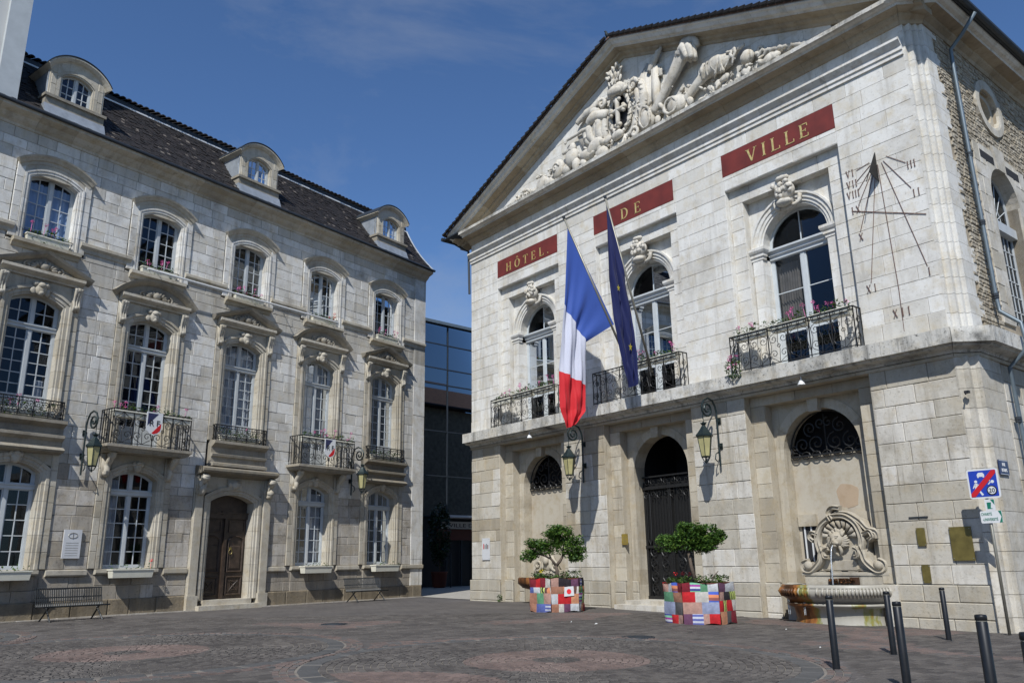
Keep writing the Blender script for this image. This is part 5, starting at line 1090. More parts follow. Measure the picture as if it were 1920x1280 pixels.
side_wall(1.0, 12, -.4, .8, [], 'b_low', .4, .07); side_wall(1.62, 12, .8, 6.0, [], 'b_low')
wh = [(swx - 1.0, swx + 1.0, 7.3, 12.3)]
side_wall(swx - 1.78, swx - 1.0, 7.2, 12.45, [], 'b_low', .5, .03); side_wall(swx + 1.0, swx + 1.78, 7.2, 12.45, [], 'b_low', .5, .03)
q = MB(); n = 24; pe = [(ocx + .66 * cos(2 * pi * k / n), ocz + .60 * sin(2 * pi * k / n)) for k in range(n)]
q.sweep(pe[::-1], [(0, -.35), (0, .05), (.08, .07), (.28, .06), (.28, -.03)], closed=True, tint=.6); sideB(q).build('oculus_surround', 'b_low', HB, True)
q = MB(); q.poly(pe, -.4, -.3); q.sweep([(ocx + .45 * cos(2 * pi * k / n), ocz + .4 * sin(2 * pi * k / n)) for k in range(n)][::-1], [(0, -.3), (0, -.1), (.2, -.1), (.2, -.3)], closed=True); sideB(q).build('oculus_inner', 'infill', HB, True)
q = MB(); wp = arch_path(swx, .98, 7.3, 11.15, .9, 18)
for sub in block_path(wp, .5): q.sweep([tuple(p) for p in sub], [(0, -.45), (0, .03), (.34, .03), (.34, -.05)], tint=rnd(0, .8))
archfill(q, wp, .3, swx - 1.0, swx + 1.0, 12.5, -.1, .02); q.poly([(swx - .25, 12.0), (swx + .25, 12.0), (swx + .4, 12.7), (swx - .4, 12.7)], -.05, .06)
sideB(q).build('window_surround', 'b_low', HB, True)
for s_ in (-1, 1): q = MB(); q.box(*sorted((swx + s_ * .42, swx + s_ * 1.35)), .021, .034, 12.05, 12.3); sideB(q).build('sunk_panel', 'dark', HB, True)  # flat raised plates; the shade of sunk panels is put into their colour
q = MB(); yg = -.32; zf = ztop_fn(swx, .98, 11.15, .9)
q.sweep(arch_path(swx, .98, 7.3, 11.15, .9, 14), [(0, yg - .06), (0, yg), (-.08, yg), (-.08, yg - .06)], closed=True); q.box(swx - .05, swx + .05, yg - .06, yg + .01, 7.3, 10.5)
q.box(swx - .98, swx + .98, yg - .06, yg + .14, 10.22, 10.5)
for k in range(7): z_ = 7.5 + k * .45; q.box(swx - .9, swx + .9, yg - .04, yg - .015, z_, z_ + .03)
for s_ in (-1, 1):
    for u in (.35, .63): q.box(swx + s_ * u - .014, swx + s_ * u + .014, yg - .04, yg - .015, 7.4, 10.25)
for k in range(1, 8): a = pi * k / 8; q.tube([(swx, yg - .02, 10.6), (swx + .9 * cos(a), yg - .02, 10.6 + 1.3 * sin(a))], .014, 4)
q.tube([(swx + .4 * cos(t), yg - .02, 10.6 + .5 * sin(t)) for t in [pi * k / 10 for k in range(11)]], .014, 4)
WS = sideB(q).build('window', 'white', HB, True)
q = MB(); q.poly([(p[0], p[1]) for p in arch_path(swx, .95, 7.35, 11.1, .88, 10)], yg - .04, yg - .035); sideB(q).build('panes', 'glass', WS, True)
q = MB(); q.box(swx - 1, swx + 1, -1.2, -1.1, 7, 12.2); q.box(swx - 1.02, swx - .99, -1.2, -.3, 7, 12.2); q.box(swx + .99, swx + 1.02, -1.2, -.3, 7, 12.2); sideB(q).build('room_shell', 'dark', WS, True)
SB.emit(HB, True)
# ================================================================ glass building at the end of the passage
FC = Fr((-4.65, 53.52, 0), unit(48), unit(138), True)
HC = thing('glass_office', 'dark blue glass office block at the end of the passage', 'building', FC, (0, 0, 0))
q = MB(); q.box(-14, 10, -9, -.12, -.1, 17.2); q.build('wall', 'cpanel', HC)
q = MB()
for xx in [-14 + 3.57 * k + .0 for k in range(7)] : q.box(xx + .22, xx + .30, -.12, .03, 4.3, 17.3)
q2 = []
for z in (4.4, 6.98, 9.93, 13.1, 14.2, 15.9, 17.3): q2.append(z)
XS_ = [-6.87, -3.3, .27, 3.84, 7.41]
for a, b in zip(XS_, XS_[1:]):
    for c, d in zip(q2, q2[1:]):
        p = MB(); t1, t2 = rnd(-.012, .012), rnd(-.012, .012); p.add([(a + .05, t1, c + .04), (b - .05, -t1, c + .04), (b - .05, -t1 + t2, d - .04), (a + .05, t1 + t2, d - .04)], [(0, 1, 2, 3)]); p.build('pane', 'tglass', HC, recalc=False)
for z in q2: 
    m_ = MB(); m_.box(-7, 7.5, -.1, .05, z - .035, z + .035); m_.build('transom', 'gutter', HC)
for a in XS_: m_ = MB(); m_.box(a - .035, a + .035, -.1, .06, 4.4, 17.3); m_.build('mullion', 'gutter', HC)
m_ = MB(); m_.box(-7, 7.5, -.2, .25, 17.3, 17.5); m_.build('parapet', 'pipe', HC)
m_ = MB(); m_.box(-.5, 6, -.1, 1.2, 4.28, 4.42); m_.build('canopy', 'wpaint', HC)
fa = MB(); fa.box(-.2, 6, .0, .16, 3.62, 4.08); FA_ = fa.build('fascia', 'wpaint', HC)
fb = MB(); fb.box(-.5, 6, -.02, .1, 2.9, 3.6); fb.build('door_header', 'cbrown', HC)
for k in range(4): m_ = MB(); m_.box(.2 + 1.2 * k, .3 + 1.2 * k, 0, .1, 0, 2.9); m_.build('door_post', 'gutter', HC)
def text_mesh(txt, size, ext=.004):
    cu = bpy.data.curves.new('t', 'FONT'); cu.body = txt; cu.size = size; cu.extrude = ext; cu.align_x = 'LEFT'; o = bpy.data.objects.new('t', cu); COL.objects.link(o)
    me = bpy.data.meshes.new_from_object(o.evaluated_get(bpy.context.evaluated_depsgraph_get())); bpy.data.objects.remove(o); bpy.data.curves.remove(cu); return me
def text(txt, size, parent, x, y, z, mat, reads_plus, width=None, name='lettering'):
    """flat lettering on a wall or plate; text runs towards +x (mirrored frames) or -x (plain frames) in authored coordinates"""
    me = text_mesh(txt, size); mb = MB(); w_ = max(v.co.x for v in me.vertices); k = (width / w_) if width else 1; sg = 1 if reads_plus else -1
    mb.v = [(x + sg * v.co.x * k, y + v.co.z, z + v.co.y) for v in me.vertices]; mb.f = [tuple(p.vertices) for p in me.polygons]; mb.t = [.5] * len(mb.v); mb.m = [0] * len(mb.f); bpy.data.meshes.remove(me)
    return mb.build(name, mat, parent)
text('VILLE DE BOURG', .34, FA_, .35, .165, 3.72, 'black', True, 4.6)
# potted laurel and post in the passage
def leaves(mb, c, r, n, size, clump=0, tint=(0, 1), up=.3, flat=0):
    cl = [(rnd(-1, 1), rnd(-1, 1), rnd(-1, 1)) for _ in range(clump)] if clump else None
    for _ in range(n):
        if cl:
            k = random.choice(cl); p = [k[i] * .72 + random.gauss(0, .2) for i in range(3)]
        else: p = [rnd(-1, 1) for i in range(3)]
        l = sqrt(sum(v * v for v in p))
        if l > 1: p = [v / l * rnd(.8, 1) for v in p]
        P_ = Vector((c[0] + p[0] * r[0], c[1] + p[1] * r[1], c[2] + p[2] * r[2])); s_ = size * rnd(.6, 1.3)
        a = Vector((rnd(-1, 1), rnd(-1, 1), rnd(-.6, .6))).normalized(); b = a.cross(Vector((rnd(-1, 1) * .7, rnd(-1, 1) * .7, 1))).normalized()
        mb.add([P_ - a * s_, P_ - b * s_ * .45 + a * s_ * .1, P_ + a * s_, P_ + b * s_ * .45 + a * s_ * .1], [(0, 1, 2, 3)], rnd(*tint))
def shrub(pos):
    t = thing('potted_laurel', 'tall dark laurel in an orange pot at the left of the passage', 'potted plant', FC, pos)
    m_ = MB(); m_.lathe([(.28, 0), (.42, .1), (.5, .9), (.56, .95), (.5, .97), (.46, .85), (0, .8)], n=16); m_.build('pot', 'clay', t, smooth=True)
    m_ = MB(); m_.tube([(0, 0, .8), (.03, 0, 1.6), (0, .02, 3.4)], .05); m_.build('trunk', 'bark', t)
    m_ = MB(); leaves(m_, (0, 0, 3.2), (.75, .75, 2.0), 1500, .13, 40); m_.build('foliage', 'leaf3', t, recalc=False)
shrub((-1.4, 1.5, 0))
t = thing('passage_post', 'slim grey post beside the potted laurel in the passage', 'post', FC, (-.6, 1.6, 0)); m_ = MB(); m_.tube([(0, 0, 0), (0, 0, 2.1)], .05, 8); m_.build('shaft', 'gutter', t)
# ================================================================ neighbour at far left
NB = thing('neighbour_house', 'white rendered neighbouring wall rising above the roof at the far left', 'building', FA, (19.55, 0, 15.7))
q = MB(); q.box(0, 6, -4, .22, 0, 9); q.build('wall', 'neighbour', NB)
q = MB(); q.box(.0, .62, .22, .36, 0, 9); q.build('corner_pilaster', 'white', NB)
q = MB(); q.box(1.25, 6, .22, .30, 0, 9); q.build('render_panel', 'neighbour', NB)
# ================================================================ ironwork
def balustrade(mb, x0, x1, y, z0, z1, r=.011, style=0, cell=.52):
    """scrolled wrought-iron panel in a plane of constant y"""
    H = z1 - z0; P3 = lambda pts: [(x, y, z) for x, z in pts]
    mb.box(x0, x1, y - .022, y + .022, z1 - .028, z1); mb.box(x0, x1, y - .012, y + .012, z0 + .05, z0 + .07); mb.box(x0, x1, y - .012, y + .012, z1 - .12, z1 - .105)
    n = max(1, round((x1 - x0) / cell)); w_ = (x1 - x0) / n
    for i in range(n + 1): xx = x0 + w_ * i; mb.box(xx - .012, xx + .012, y - .012, y + .012, z0, z1)
    for i in range(n):
        a = x0 + w_ * i; c = a + w_ / 2; zc = z0 + H * .48; R = min(w_ * .23, H * .21)
        for s_ in (-1, 1):
            sp = spiral(c + s_ * w_ * .24, zc + H * .18, R, 1.4, pi / 2 if s_ > 0 else pi / 2, -s_, 14, .15); mb.tube(P3(sp), r, 4)
            sp2 = spiral(c + s_ * w_ * .24, zc - H * .20, R, 1.4, -pi / 2, s_, 14, .15); mb.tube(P3(sp2), r, 4)
            mb.tube(P3([(sp[0][0], sp[0][1]), (c + s_ * .02, z1 - .13)]), r * .8, 4); mb.tube(P3([(sp2[0][0], sp2[0][1]), (c + s_ * .02, z0 + .07)]), r * .8, 4)
            mb.tube(P3([(c + s_ * w_ * .47, zc + H * .3), (c + s_ * w_ * .36, zc), (c + s_ * w_ * .47, zc - H * .3)]), r, 4)
        mb.tube(P3([(c, z0 + .07), (c + .03, zc - .1), (c - .03, zc + .1), (c, z1 - .12)]), r, 4)
        mb.tube(P3([(c + .05 * cos(t), zc + .05 * sin(t)) for t in [2 * pi * k / 8 for k in range(9)]]), r, 4)
        for k in range(3): mb.tube(P3([(a + w_ * (k + .5) / 3 + .04 * cos(t), z1 - .066 + .032 * sin(t)) for t in [2 * pi * q_ / 8 for q_ in range(9)]]), r * .7, 4)
def side_rail(mb, x, y0, y1, z0, z1, r=.011):
    mb.box(x - .02, x + .02, y0, y1, z1 - .028, z1); mb.box(x - .012, x + .012, y0, y1, z0 + .05, z0 + .07)
    n = max(2, round((y1 - y0) / .16))
    for i in range(n + 1): yy = y0 + (y1 - y0) * i / n; mb.box(x - .012, x + .012, yy - .012, yy + .012, z0, z1)
    yc = (y0 + y1) / 2; zc = (z0 + z1) / 2; R = min((y1 - y0) * .3, .17)
    for s_ in (-1, 1): mb.tube([(x, p, z) for p, z in spiral(yc, zc + s_ * (z1 - z0) * .2, R, 1.4, s_ * pi / 2, 1, 14, .15)], r, 4)
# ---- town house balconies
for i in (1, 3):
    x = XC[i]; P = .82
    q = MB(); pf = [(-.0, 5.0), (.0, 5.08), (.1, 5.12), (.2, 5.18), (.22, 5.30), (-.0, 5.31)]
    q.box(x - 1.34, x + 1.34, -.05, P - .12, 5.09, 5.30, .3); q.plan([(x - 1.36, 0), (x - 1.36, P - .14), (x + 1.36, P - .14), (x + 1.36, 0)], [(0, 5.11), (.05, 5.13), (.10, 5.2), (.14, 5.22), (.14, 5.31), (0, 5.315)], .3)
    q.build('balcony_slab', 'a_top', HA)
    q = MB(); balustrade(q, x - 1.38, x + 1.38, P - .05, 5.31, 6.47, .013, cell=.69); side_rail(q, x - 1.38, .0, P - .05, 5.31, 6.47); side_rail(q, x + 1.38, .0, P - .05, 5.31, 6.47)
    q.build('balcony_railing', 'iron', HA)
for i in (0, 2, 4):
    x = XC[i]; q = MB(); balustrade(q, x - 1.1, x + 1.1, .26, 5.93, 6.50, .010, cell=.44); side_rail(q, x - 1.1, 0, .26, 5.93, 6.50); side_rail(q, x + 1.1, 0, .26, 5.93, 6.50); q.build('window_railing', 'iron', HA)
for i, x in enumerate(XC):
    q = MB(); q.tube([(x - .78, .05, 11.78), (x + .78, .05, 11.78)], .014, 5); q.build('window_bar', 'iron', HA)
# ---- town hall balconies
for wi, x in enumerate(XB):
    q = MB(); balustrade(q, x - 1.94, x + 1.94, .40, 6.67, 7.80, .010, cell=.65); side_rail(q, x - 1.94, .02, .40, 6.67, 7.80); side_rail(q, x + 1.94, .02, .40, 6.67, 7.80)
    q.build('balcony_railing', 'iron', HB)
# ---- arch grilles and the tall gate
for wi in (0, 2):
    x = XB[wi]; y = -.62 - .30; q = MB(); R = 1.12; zb = 4.26
    for s_ in (-1, 1):
        for rr, cx_, cz_, tn in ((.26, .28, .3, 1.5), (.24, .72, .28, 1.5), (.22, .45, .72, 1.5), (.15, .12, .85, 1.2), (.12, .98, .2, 1.2)):
            q.tube([(p, y, z) for p, z in spiral(x + s_ * cx_, zb + cz_, rr, tn, s_ * pi / 2, s_, 18, .12)], .024, 5)
    q.tube([(x, y, zb), (x, y, zb + 1.1)], .02, 5); q.tube([(x + R * cos(t), y, 4.32 + R * sin(t)) for t in [pi * k / 16 for k in range(17)]], .022, 5)
    q.box(x - 1.13, x + 1.13, y - .03, y + .03, zb - .05, zb)
    for k in range(7): q.tube([(x - .96 + .32 * k + .13 * cos(t), y + .02, zb - .02 + .10 * sin(t)) for t in [2 * pi * k_ / 9 for k_ in range(10)]], .018, 4)
    q.build('arch_grille', 'iron', HB)
x = XB[1]; y = -.62 - .40
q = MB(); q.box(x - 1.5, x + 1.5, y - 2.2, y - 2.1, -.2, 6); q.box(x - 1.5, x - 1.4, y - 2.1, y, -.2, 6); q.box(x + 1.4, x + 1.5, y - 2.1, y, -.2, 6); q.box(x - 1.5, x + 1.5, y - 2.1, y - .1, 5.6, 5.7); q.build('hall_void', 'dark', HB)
q = MB()
for s_ in (-1, 1):
    q.box(*sorted((x + s_ * 1.14, x + s_ * 1.06)), y - .03, y + .03, .22, 4.0); q.box(*sorted((x + s_ * .01, x + s_ * .06)), y - .03, y + .04, .22, 3.95)
    for k in range(1, 8): xx = x + s_ * (.06 + k * .125); q.box(xx - .012, xx + .012, y - .012, y + .012, 1.9, 3.75)
    for k in range(4):
        for m_ in range(2):
            cx_, cz_ = x + s_ * (.33 + .48 * m_), .55 + .4 * k; q.tube([(p, y, z) for p, z in spiral(cx_, cz_, .2, 1.5, pi / 2 + k * pi, s_ * (1 if k % 2 else -1), 16, .15)], .018, 4)
    q.tube([(x + s_ * .98, y + .04, 3.6), (x + s_ * .98, y + .06, 2.1), (x + s_ * .9, y + .06, 1.95), (x + s_ * .84, y + .06, 2.1), (x + s_ * .84, y + .05, 3.6)], .02, 5)
q.box(x - 1.15, x + 1.15, y - .04, y + .05, 1.84, 1.92); q.box(x - 1.15, x + 1.15, y - .04, y + .05, .2, .32); q.box(x - 1.15, x + 1.15, y - .05, y + .07, 3.75, 3.85); q.box(x - 1.15, x + 1.15, y - .04, y + .05, 4.15, 4.2)
for k in range(8):
    q.tube([(p, y, z) for p, z in spiral(x - 1.0 + .286 * k, 4.0, .13, 1.3, pi / 2, 1 if k % 2 else -1, 12, .15)], .015, 4); q.tube([(p, y + .03, z) for p, z in spiral(x - 1.0 + .286 * k, 3.58, .13, 1.2, -pi / 2, 1 if k % 2 else -1, 12, .15)], .015, 4)
q.build('entrance_gate', 'iron', HB)
q = MB(); q.box(x - 1.15, x + 1.15, y - .12, y - .10, .2, 4.1); q.build('gate_backing', 'iron', HB)
st = MB(); st.box(x - 1.45, x + 1.45, -1.2, .35, -.2, .10, .2); st.build('doorstep', 'b_low', HB); st = MB(); st.box(x - 1.2, x + 1.2, -1.2, .05, .10, .22, .5); st.build('doorstep', 'b_low', HB)
# ================================================================ lanterns
def lantern(fr, pos, label):
    t = thing('wall_lantern', label, 'wall lantern', fr, pos, 'scrolled iron wall lanterns'); Y = .78
    q = MB(); q.tube([(0, .12, -.15), (0, .12, 1.45), (0, .16, 1.62), (0, .28, 1.80), (0, .48, 1.86), (0, .68, 1.78), (0, .80, 1.60)] + [(0, p, z) for p, z in spiral(.56, 1.52, .25, 1.6, .2, -1, 20, .2)], .030, 6)
    q.tube([(0, .12, .3), (0, .3, .2), (0, .34, .05), (0, .24, -.02)], .018, 5)
    q.build('bracket', 'green_iron', t)
    for z in (.45, 1.2): q = MB(); q.box(-.05, .05, 0, .03, z - .09, z + .09); q.tube([(0, 0, z), (0, .14, z)], .04, 6); q.build('wall_mount', 'green_iron', t)
    q = MB(); q.tube([(0, Y, 1.36), (0, Y, 1.06)], .012, 5); q.lathe([(.02, 1.12), (.09, 1.06), (.04, 1.02), (.06, .98)], 0, Y, 8); 
    for k in range(6): a = k * pi / 3; q.tube([(.05 * cos(a), Y + .05 * sin(a), 1.02), (.10 * cos(a), Y + .10 * sin(a), 1.10)], .012, 4)
    q.build('hanger', 'green_iron', t)
    q = MB(); q.lathe([(.0, 1.0), (.07, .98), (.12, .90), (.21, .78), (.27, .72), (.27, .68), (.22, .67), (0, .67)], 0, Y, 6); q.build('lamp_cap', 'green_iron', t)
    for k in range(6):
        a, b = k * pi / 3, (k + 1) * pi / 3
        q = MB(); q.add([(.13 * cos(a), Y + .13 * sin(a), .10), (.13 * cos(b), Y + .13 * sin(b), .10), (.215 * cos(b), Y + .215 * sin(b), .67), (.215 * cos(a), Y + .215 * sin(a), .67)], [(0, 1, 2, 3)]); q.build('lamp_pane', 'lampglass', t, recalc=False)
    q = MB()
    for k in range(6): a = k * pi / 3; q.tube([(.133 * cos(a), Y + .133 * sin(a), .08), (.22 * cos(a), Y + .22 * sin(a), .68)], .013, 4); q.tube([(.13 * cos(a), Y + .13 * sin(a), .08), (.08 * cos(a), Y + .08 * sin(a), -.02), (0, Y, -.08)], .012, 4)
    q.tube([(.135 * cos(k * pi / 3), Y + .135 * sin(k * pi / 3), .09) for k in range(7)], .016, 4); q.lathe([(.0, -.12), (.03, -.08), (.03, -.02), (0, 0)], 0, Y, 6); q.build('lamp_frame', 'green_iron', t)
    return t
lantern(FA, (16.0, .0, 4.45), 'wall lantern on the left house, left of the shield balcony by the plaque')
lantern(FA, (4.62, .0, 4.45), 'wall lantern on the left house, between its two rightmost ground floor windows')
lantern(FB, (6.84, .0, 4.25), 'wall lantern on the town hall directly beneath the hanging tricolour flag')
lantern(FB, (12.70, .0, 4.25), 'wall lantern on the town hall pier between gate and large fountain')
# ================================================================ flags
def cloth(nm, rows, mats, parent, ripple=.09, nu=26, sub=14, seed=0, org=(0, 0, 0)):
    """rows: list of (left point, right point) down the cloth; mats: material for each band between rows"""
    for bi in range(len(mats)):
        (l0, r0), (l1, r1) = rows[bi], rows[bi + 1]; vs = []
        for j in range(sub + 1):
            t = j / sub; L_ = Vector(l0).lerp(Vector(l1), t); R__ = Vector(r0).lerp(Vector(r1), t); w_ = (R__ - L_); T = bi + t
            for i in range(nu + 1):
                u = i / nu; amp = ripple * min(1, T * .9) * (1 - abs(2 * u - 1) ** 4 * .5)
                p = L_ + w_ * u; p.x += amp * sin(u * 13 + T * 1.6 + seed) + amp * .45 * sin(u * 29 - T * 1.3 + seed) + amp * .15 * sin(T * 9 + u * 5); p.y += amp * .3 * cos(u * 13 + T + seed)
                vs.append((p.x - org[0], p.y - org[1], p.z - org[2]))
        q = MB(); q.add(vs, [(j * (nu + 1) + i, j * (nu + 1) + i + 1, (j + 1) * (nu + 1) + i + 1, (j + 1) * (nu + 1) + i) for j in range(sub) for i in range(nu)]); q.build(nm, mats[bi], parent, smooth=True, recalc=False)
def pole(parent, a, b, org):
    A_, B_ = Vector(a) - Vector(org), Vector(b) - Vector(org); q = MB(); q.tube([A_, B_], [.045, .032], 8); o = q.build('pole', 'steel', parent, smooth=True); q = MB(); q.tube([B_, B_ + (B_ - A_).normalized() * .1], .05, 6); q.build('finial', 'gutter', parent)
b1 = (9.62, .28, 7.35); t1 = (9.12, 2.75, 12.60)
F1 = thing('tricolour_flag', 'french blue white and red flag hanging from a slanted pole on the town hall', 'flag', FB, b1); pole(F1, b1, t1, b1)
cloth('cloth', [((9.13, 2.62, 12.35), (9.49, .98, 9.10)), ((9.0, 2.78, 9.60), (9.15, 2.0, 8.40)), ((8.90, 2.97, 7.36), (9.05, 1.98, 6.98)), ((8.86, 2.97, 6.15), (9.05, 2.05, 6.12)), ((8.85, 2.74, 5.50), (8.95, 2.42, 5.66))], ['f_blue', 'f_white', 'f_red', 'f_red'], F1, .075, seed=1, org=b1)
b2 = (10.43, .30, 7.35); t2 = (10.43, 2.08, 13.04)
F2 = thing('european_flag', 'deep blue flag with yellow stars furled on the right slanted pole', 'flag', FB, b2); pole(F2, b2, t2, b2)
er = [((10.43, 2.06, 12.80), (10.43, 1.98, 12.62)), ((10.38, 2.04, 10.3), (10.50, 1.46, 10.75)), ((10.36, 1.84, 8.86), (10.50, 1.16, 9.1)), ((10.36, 1.60, 7.5), (10.48, 1.08, 7.9)), ((10.38, 1.42, 6.72), (10.46, 1.06, 6.85))]
cloth('cloth', er, ['f_eu'] * 4, F2, .09, seed=2, org=b2)
for cy, cz, rr in ((1.86, 9.9, .13), (1.45, 8.0, .15)):
    q = MB(); pts = [(rr * (1 if k % 2 == 0 else .4) * cos(pi / 2 + k * pi / 5), rr * (1 if k % 2 == 0 else .4) * sin(pi / 2 + k * pi / 5)) for k in range(10)]; q.add([(10.43 + .17 - b2[0], cy + p * .6 - b2[1], cz + z - b2[2]) for p, z in pts] + [(10.43 + .17 - b2[0], cy - b2[1], cz - b2[2])], [(i, (i + 1) % 10, 10) for i in range(10)]); q.build('star', 'f_star', F2, recalc=False)
# shields with the letters RF
def shield(x, y, z, label, s=1.0):
    t = thing('heraldic_shield', label, 'shield', FA, (x, y, z), 'tricolour shields on the balcony railings')
    n = 8; out = [(-.27, .36), (.27, .36), (.27, -.12), (.24, -.24), (.14, -.32), (0, -.38), (-.14, -.32), (-.24, -.24), (-.27, -.12)]; sc = lambda k: [(a * k * s, b * k * s) for a, b in out]
    q = MB(); q.poly(sc(1), 0, .02); q.build('backing_plate', 'wpaint', t)
    q = MB(); q.poly([(a * s, b * s) for a, b in [(.23, .32), (-.12, .32), (.23, -.08)]], .02, .024); q.build('blue_field', 'snavy', t)
    q = MB(); q.poly([(a * s, b * s) for a, b in [(-.23, .02), (-.23, -.12), (-.2, -.22), (-.12, -.29), (0, -.34), (.07, -.31)]], .02, .024); q.build('red_field', 'sred', t)
    text('R F', .27 * s, t, .18 * s, .028, -.08 * s, 'black', False, .36 * s)
shield(14.12, .80, 6.10, 'blue white red shield on the left scrolled balcony', 1.05)
shield(6.48, .80, 6.05, 'blue white red shield on the right scrolled balcony', 1.05)
# ================================================================ flower boxes
def flower_box(fr, pos, label, w_=1.3, h_=.24, d=.24, fl='pink', nf=5, nl=150, hang=0, grp='window flower boxes', fh=.22):
    t = thing('flower_box', label, 'flower box', fr, pos, grp); q = MB()
    q.plan([(-w_ / 2, -d / 2), (-w_ / 2, d / 2), (w_ / 2, d / 2), (w_ / 2, -d / 2), (-w_ / 2, -d / 2)], [(0, 0), (.03, h_ - .04), (.05, h_ - .04), (.05, h_), (0, h_), (-.02, h_ - .05)]); q.box(-w_ / 2, w_ / 2, -d / 2, d / 2, 0, .02); q.build('box', 'boxpaint', t)
    q = MB(); q.box(-w_ / 2 + .02, w_ / 2 - .02, -d / 2 + .02, d / 2 - .02, .03, h_ - .04); q.build('soil', 'soil', t)
    q = MB(); k = max(3, int(w_ / .16))
    for i in range(k): leaves(q, (-w_ / 2 + w_ * (i + .5) / k + rnd(-.05, .05), rnd(-.02, .08), h_ + rnd(.02, fh * .7)), (.14, .15, rnd(.06, fh)), nl // k, .05)
    if hang: leaves(q, (0, d * .6, h_ * .5), (w_ * .45, .06, .22), nl // 4, .045)
    q.build('foliage', 'leaf', t, recalc=False)
    if nf:
        for i in range(nf):
            q = MB(); c = (rnd(-w_ / 2, w_ / 2), rnd(-.02, .16), h_ + rnd(.12, fh + .2)); q.tube([(c[0], 0, h_), (c[0], c[1], c[2])], .006, 3, 0); leaves(q, c, (.065, .065, .05), 26, .028)
            q.build('flower_head', fl, t, recalc=False)
    return t
nm5 = ['rightmost', 'fourth', 'middle', 'second', 'leftmost']
for i, x in enumerate(XC):
    flower_box(FA, (x, .03, 11.48), 'cream flower box on the sill of the %s top floor window of the left house' % nm5[i], 1.25, .22, .2, 'pink' if i != 1 else 'redfl', [5, 3, 7, 5, 4][i], 150, 1, 'flower boxes on the top floor sills')
for i in (0, 1, 3, 4):
    flower_box(FA, (x_ := XC[i], .34, 1.16), 'cream flower box hung under the %s ground floor window of the left house' % nm5[i], 1.32 if i in (1, 3) else 1.36, .27, .26, 'redfl', 1 if i in (3,) else 0, 60, 0, 'flower boxes under the ground floor windows', fh=.14)
for i, off in ((3, 0), (1, 0)):
    flower_box(FA, (XC[i] + .67, .62, 6.20), 'long flower box with pink geraniums, left half of the %s house balcony with a shield' % ('left' if i == 3 else 'right'), 1.3, .22, .24, 'pink', 4, 200, 0, 'geranium boxes behind the shield balcony railings')
    flower_box(FA, (XC[i] - .67, .62, 6.20), 'long flower box with pink geraniums, right half of the %s house balcony with a shield' % ('left' if i == 3 else 'right'), 1.3, .22, .24, 'pink', 3, 200, 0, 'geranium boxes behind the shield balcony railings')
for i, lb in ((4, 'leftmost'), (2, 'middle'), (0, 'rightmost')):
    flower_box(FA, (XC[i], .12, 5.95), 'low flower box behind the railing of the %s first floor window' % lb, 1.6, .2, .18, 'pink', [0, 0, 1, 0, 3][i], 260, 1, 'low flower boxes on the first floor')
for wi, x in enumerate(XB):
    for k, xx in enumerate((-1.25, 0, 1.25)):
        if wi == 1 and k == 0: continue
        flower_box(FB, (x + xx, .26, 7.62 if wi == 2 or k else 7.55), '%s cream flower box behind the %s town hall balcony railing' % (('left', 'middle', 'right')[k], ('left', 'central', 'right')[wi]), 1.05, .2, .22, 'pink', (3, 4, 6)[k] if wi == 2 else 3, 170 if not (wi == 1) else 220, 0, 'flower boxes on the town hall balconies', fh=.2)
t = thing('trailing_geranium', 'pink geranium trailing below the left end of the right town hall balcony', 'plant', FB, (13.75, .55, 6.55)); q = MB(); leaves(q, (0, 0, .25), (.3, .12, .35), 200, .05); q.build('foliage', 'leaf', t, recalc=False); q = MB(); [leaves(q, (rnd(-.3, .2), .08, rnd(.1, .6)), (.07, .05, .05), 20, .03) for _ in range(6)]; q.build('flowers', 'pink', t, recalc=False)
# ================================================================ benches
def bench(fr, pos, label, rz=0):
    t = thing('bench', label, 'bench', fr, pos, 'dark slatted metal benches', rz); L_ = 1.9
    for k in range(38):
        x = -L_ / 2 + L_ * k / 37; q = MB(); q.tube([(x, .52, .43), (x, .28, .41), (x, .08, .42), (x, .02, .50), (x, -.10, .92)], .015, 4); q.build('slat', 'bench', t)
    for (y, z) in ((.50, .415), (.05, .405), (-.11, .91), (-.05, .66)): q = MB(); q.tube([(-L_ / 2 - .02, y, z), (L_ / 2 + .02, y, z)], .018, 5); q.build('rail', 'bench', t)
    for s_ in (-1, 1):
        for y0, y1 in ((.16, .56), (.34, -.12)): q = MB(); x = s_ * L_ * .38; q.tube([(x, y0, .40), (x + s_ * .03, y1, 0)], .024, 6); q.build('leg', 'bench', t)
bench(FA, (16.25, .95, 0), 'long dark slatted bench under the plaque, at the left edge', .0)
bench(FA, (4.35, .75, 0), 'dark slatted bench right of the wooden door, near the house corner')
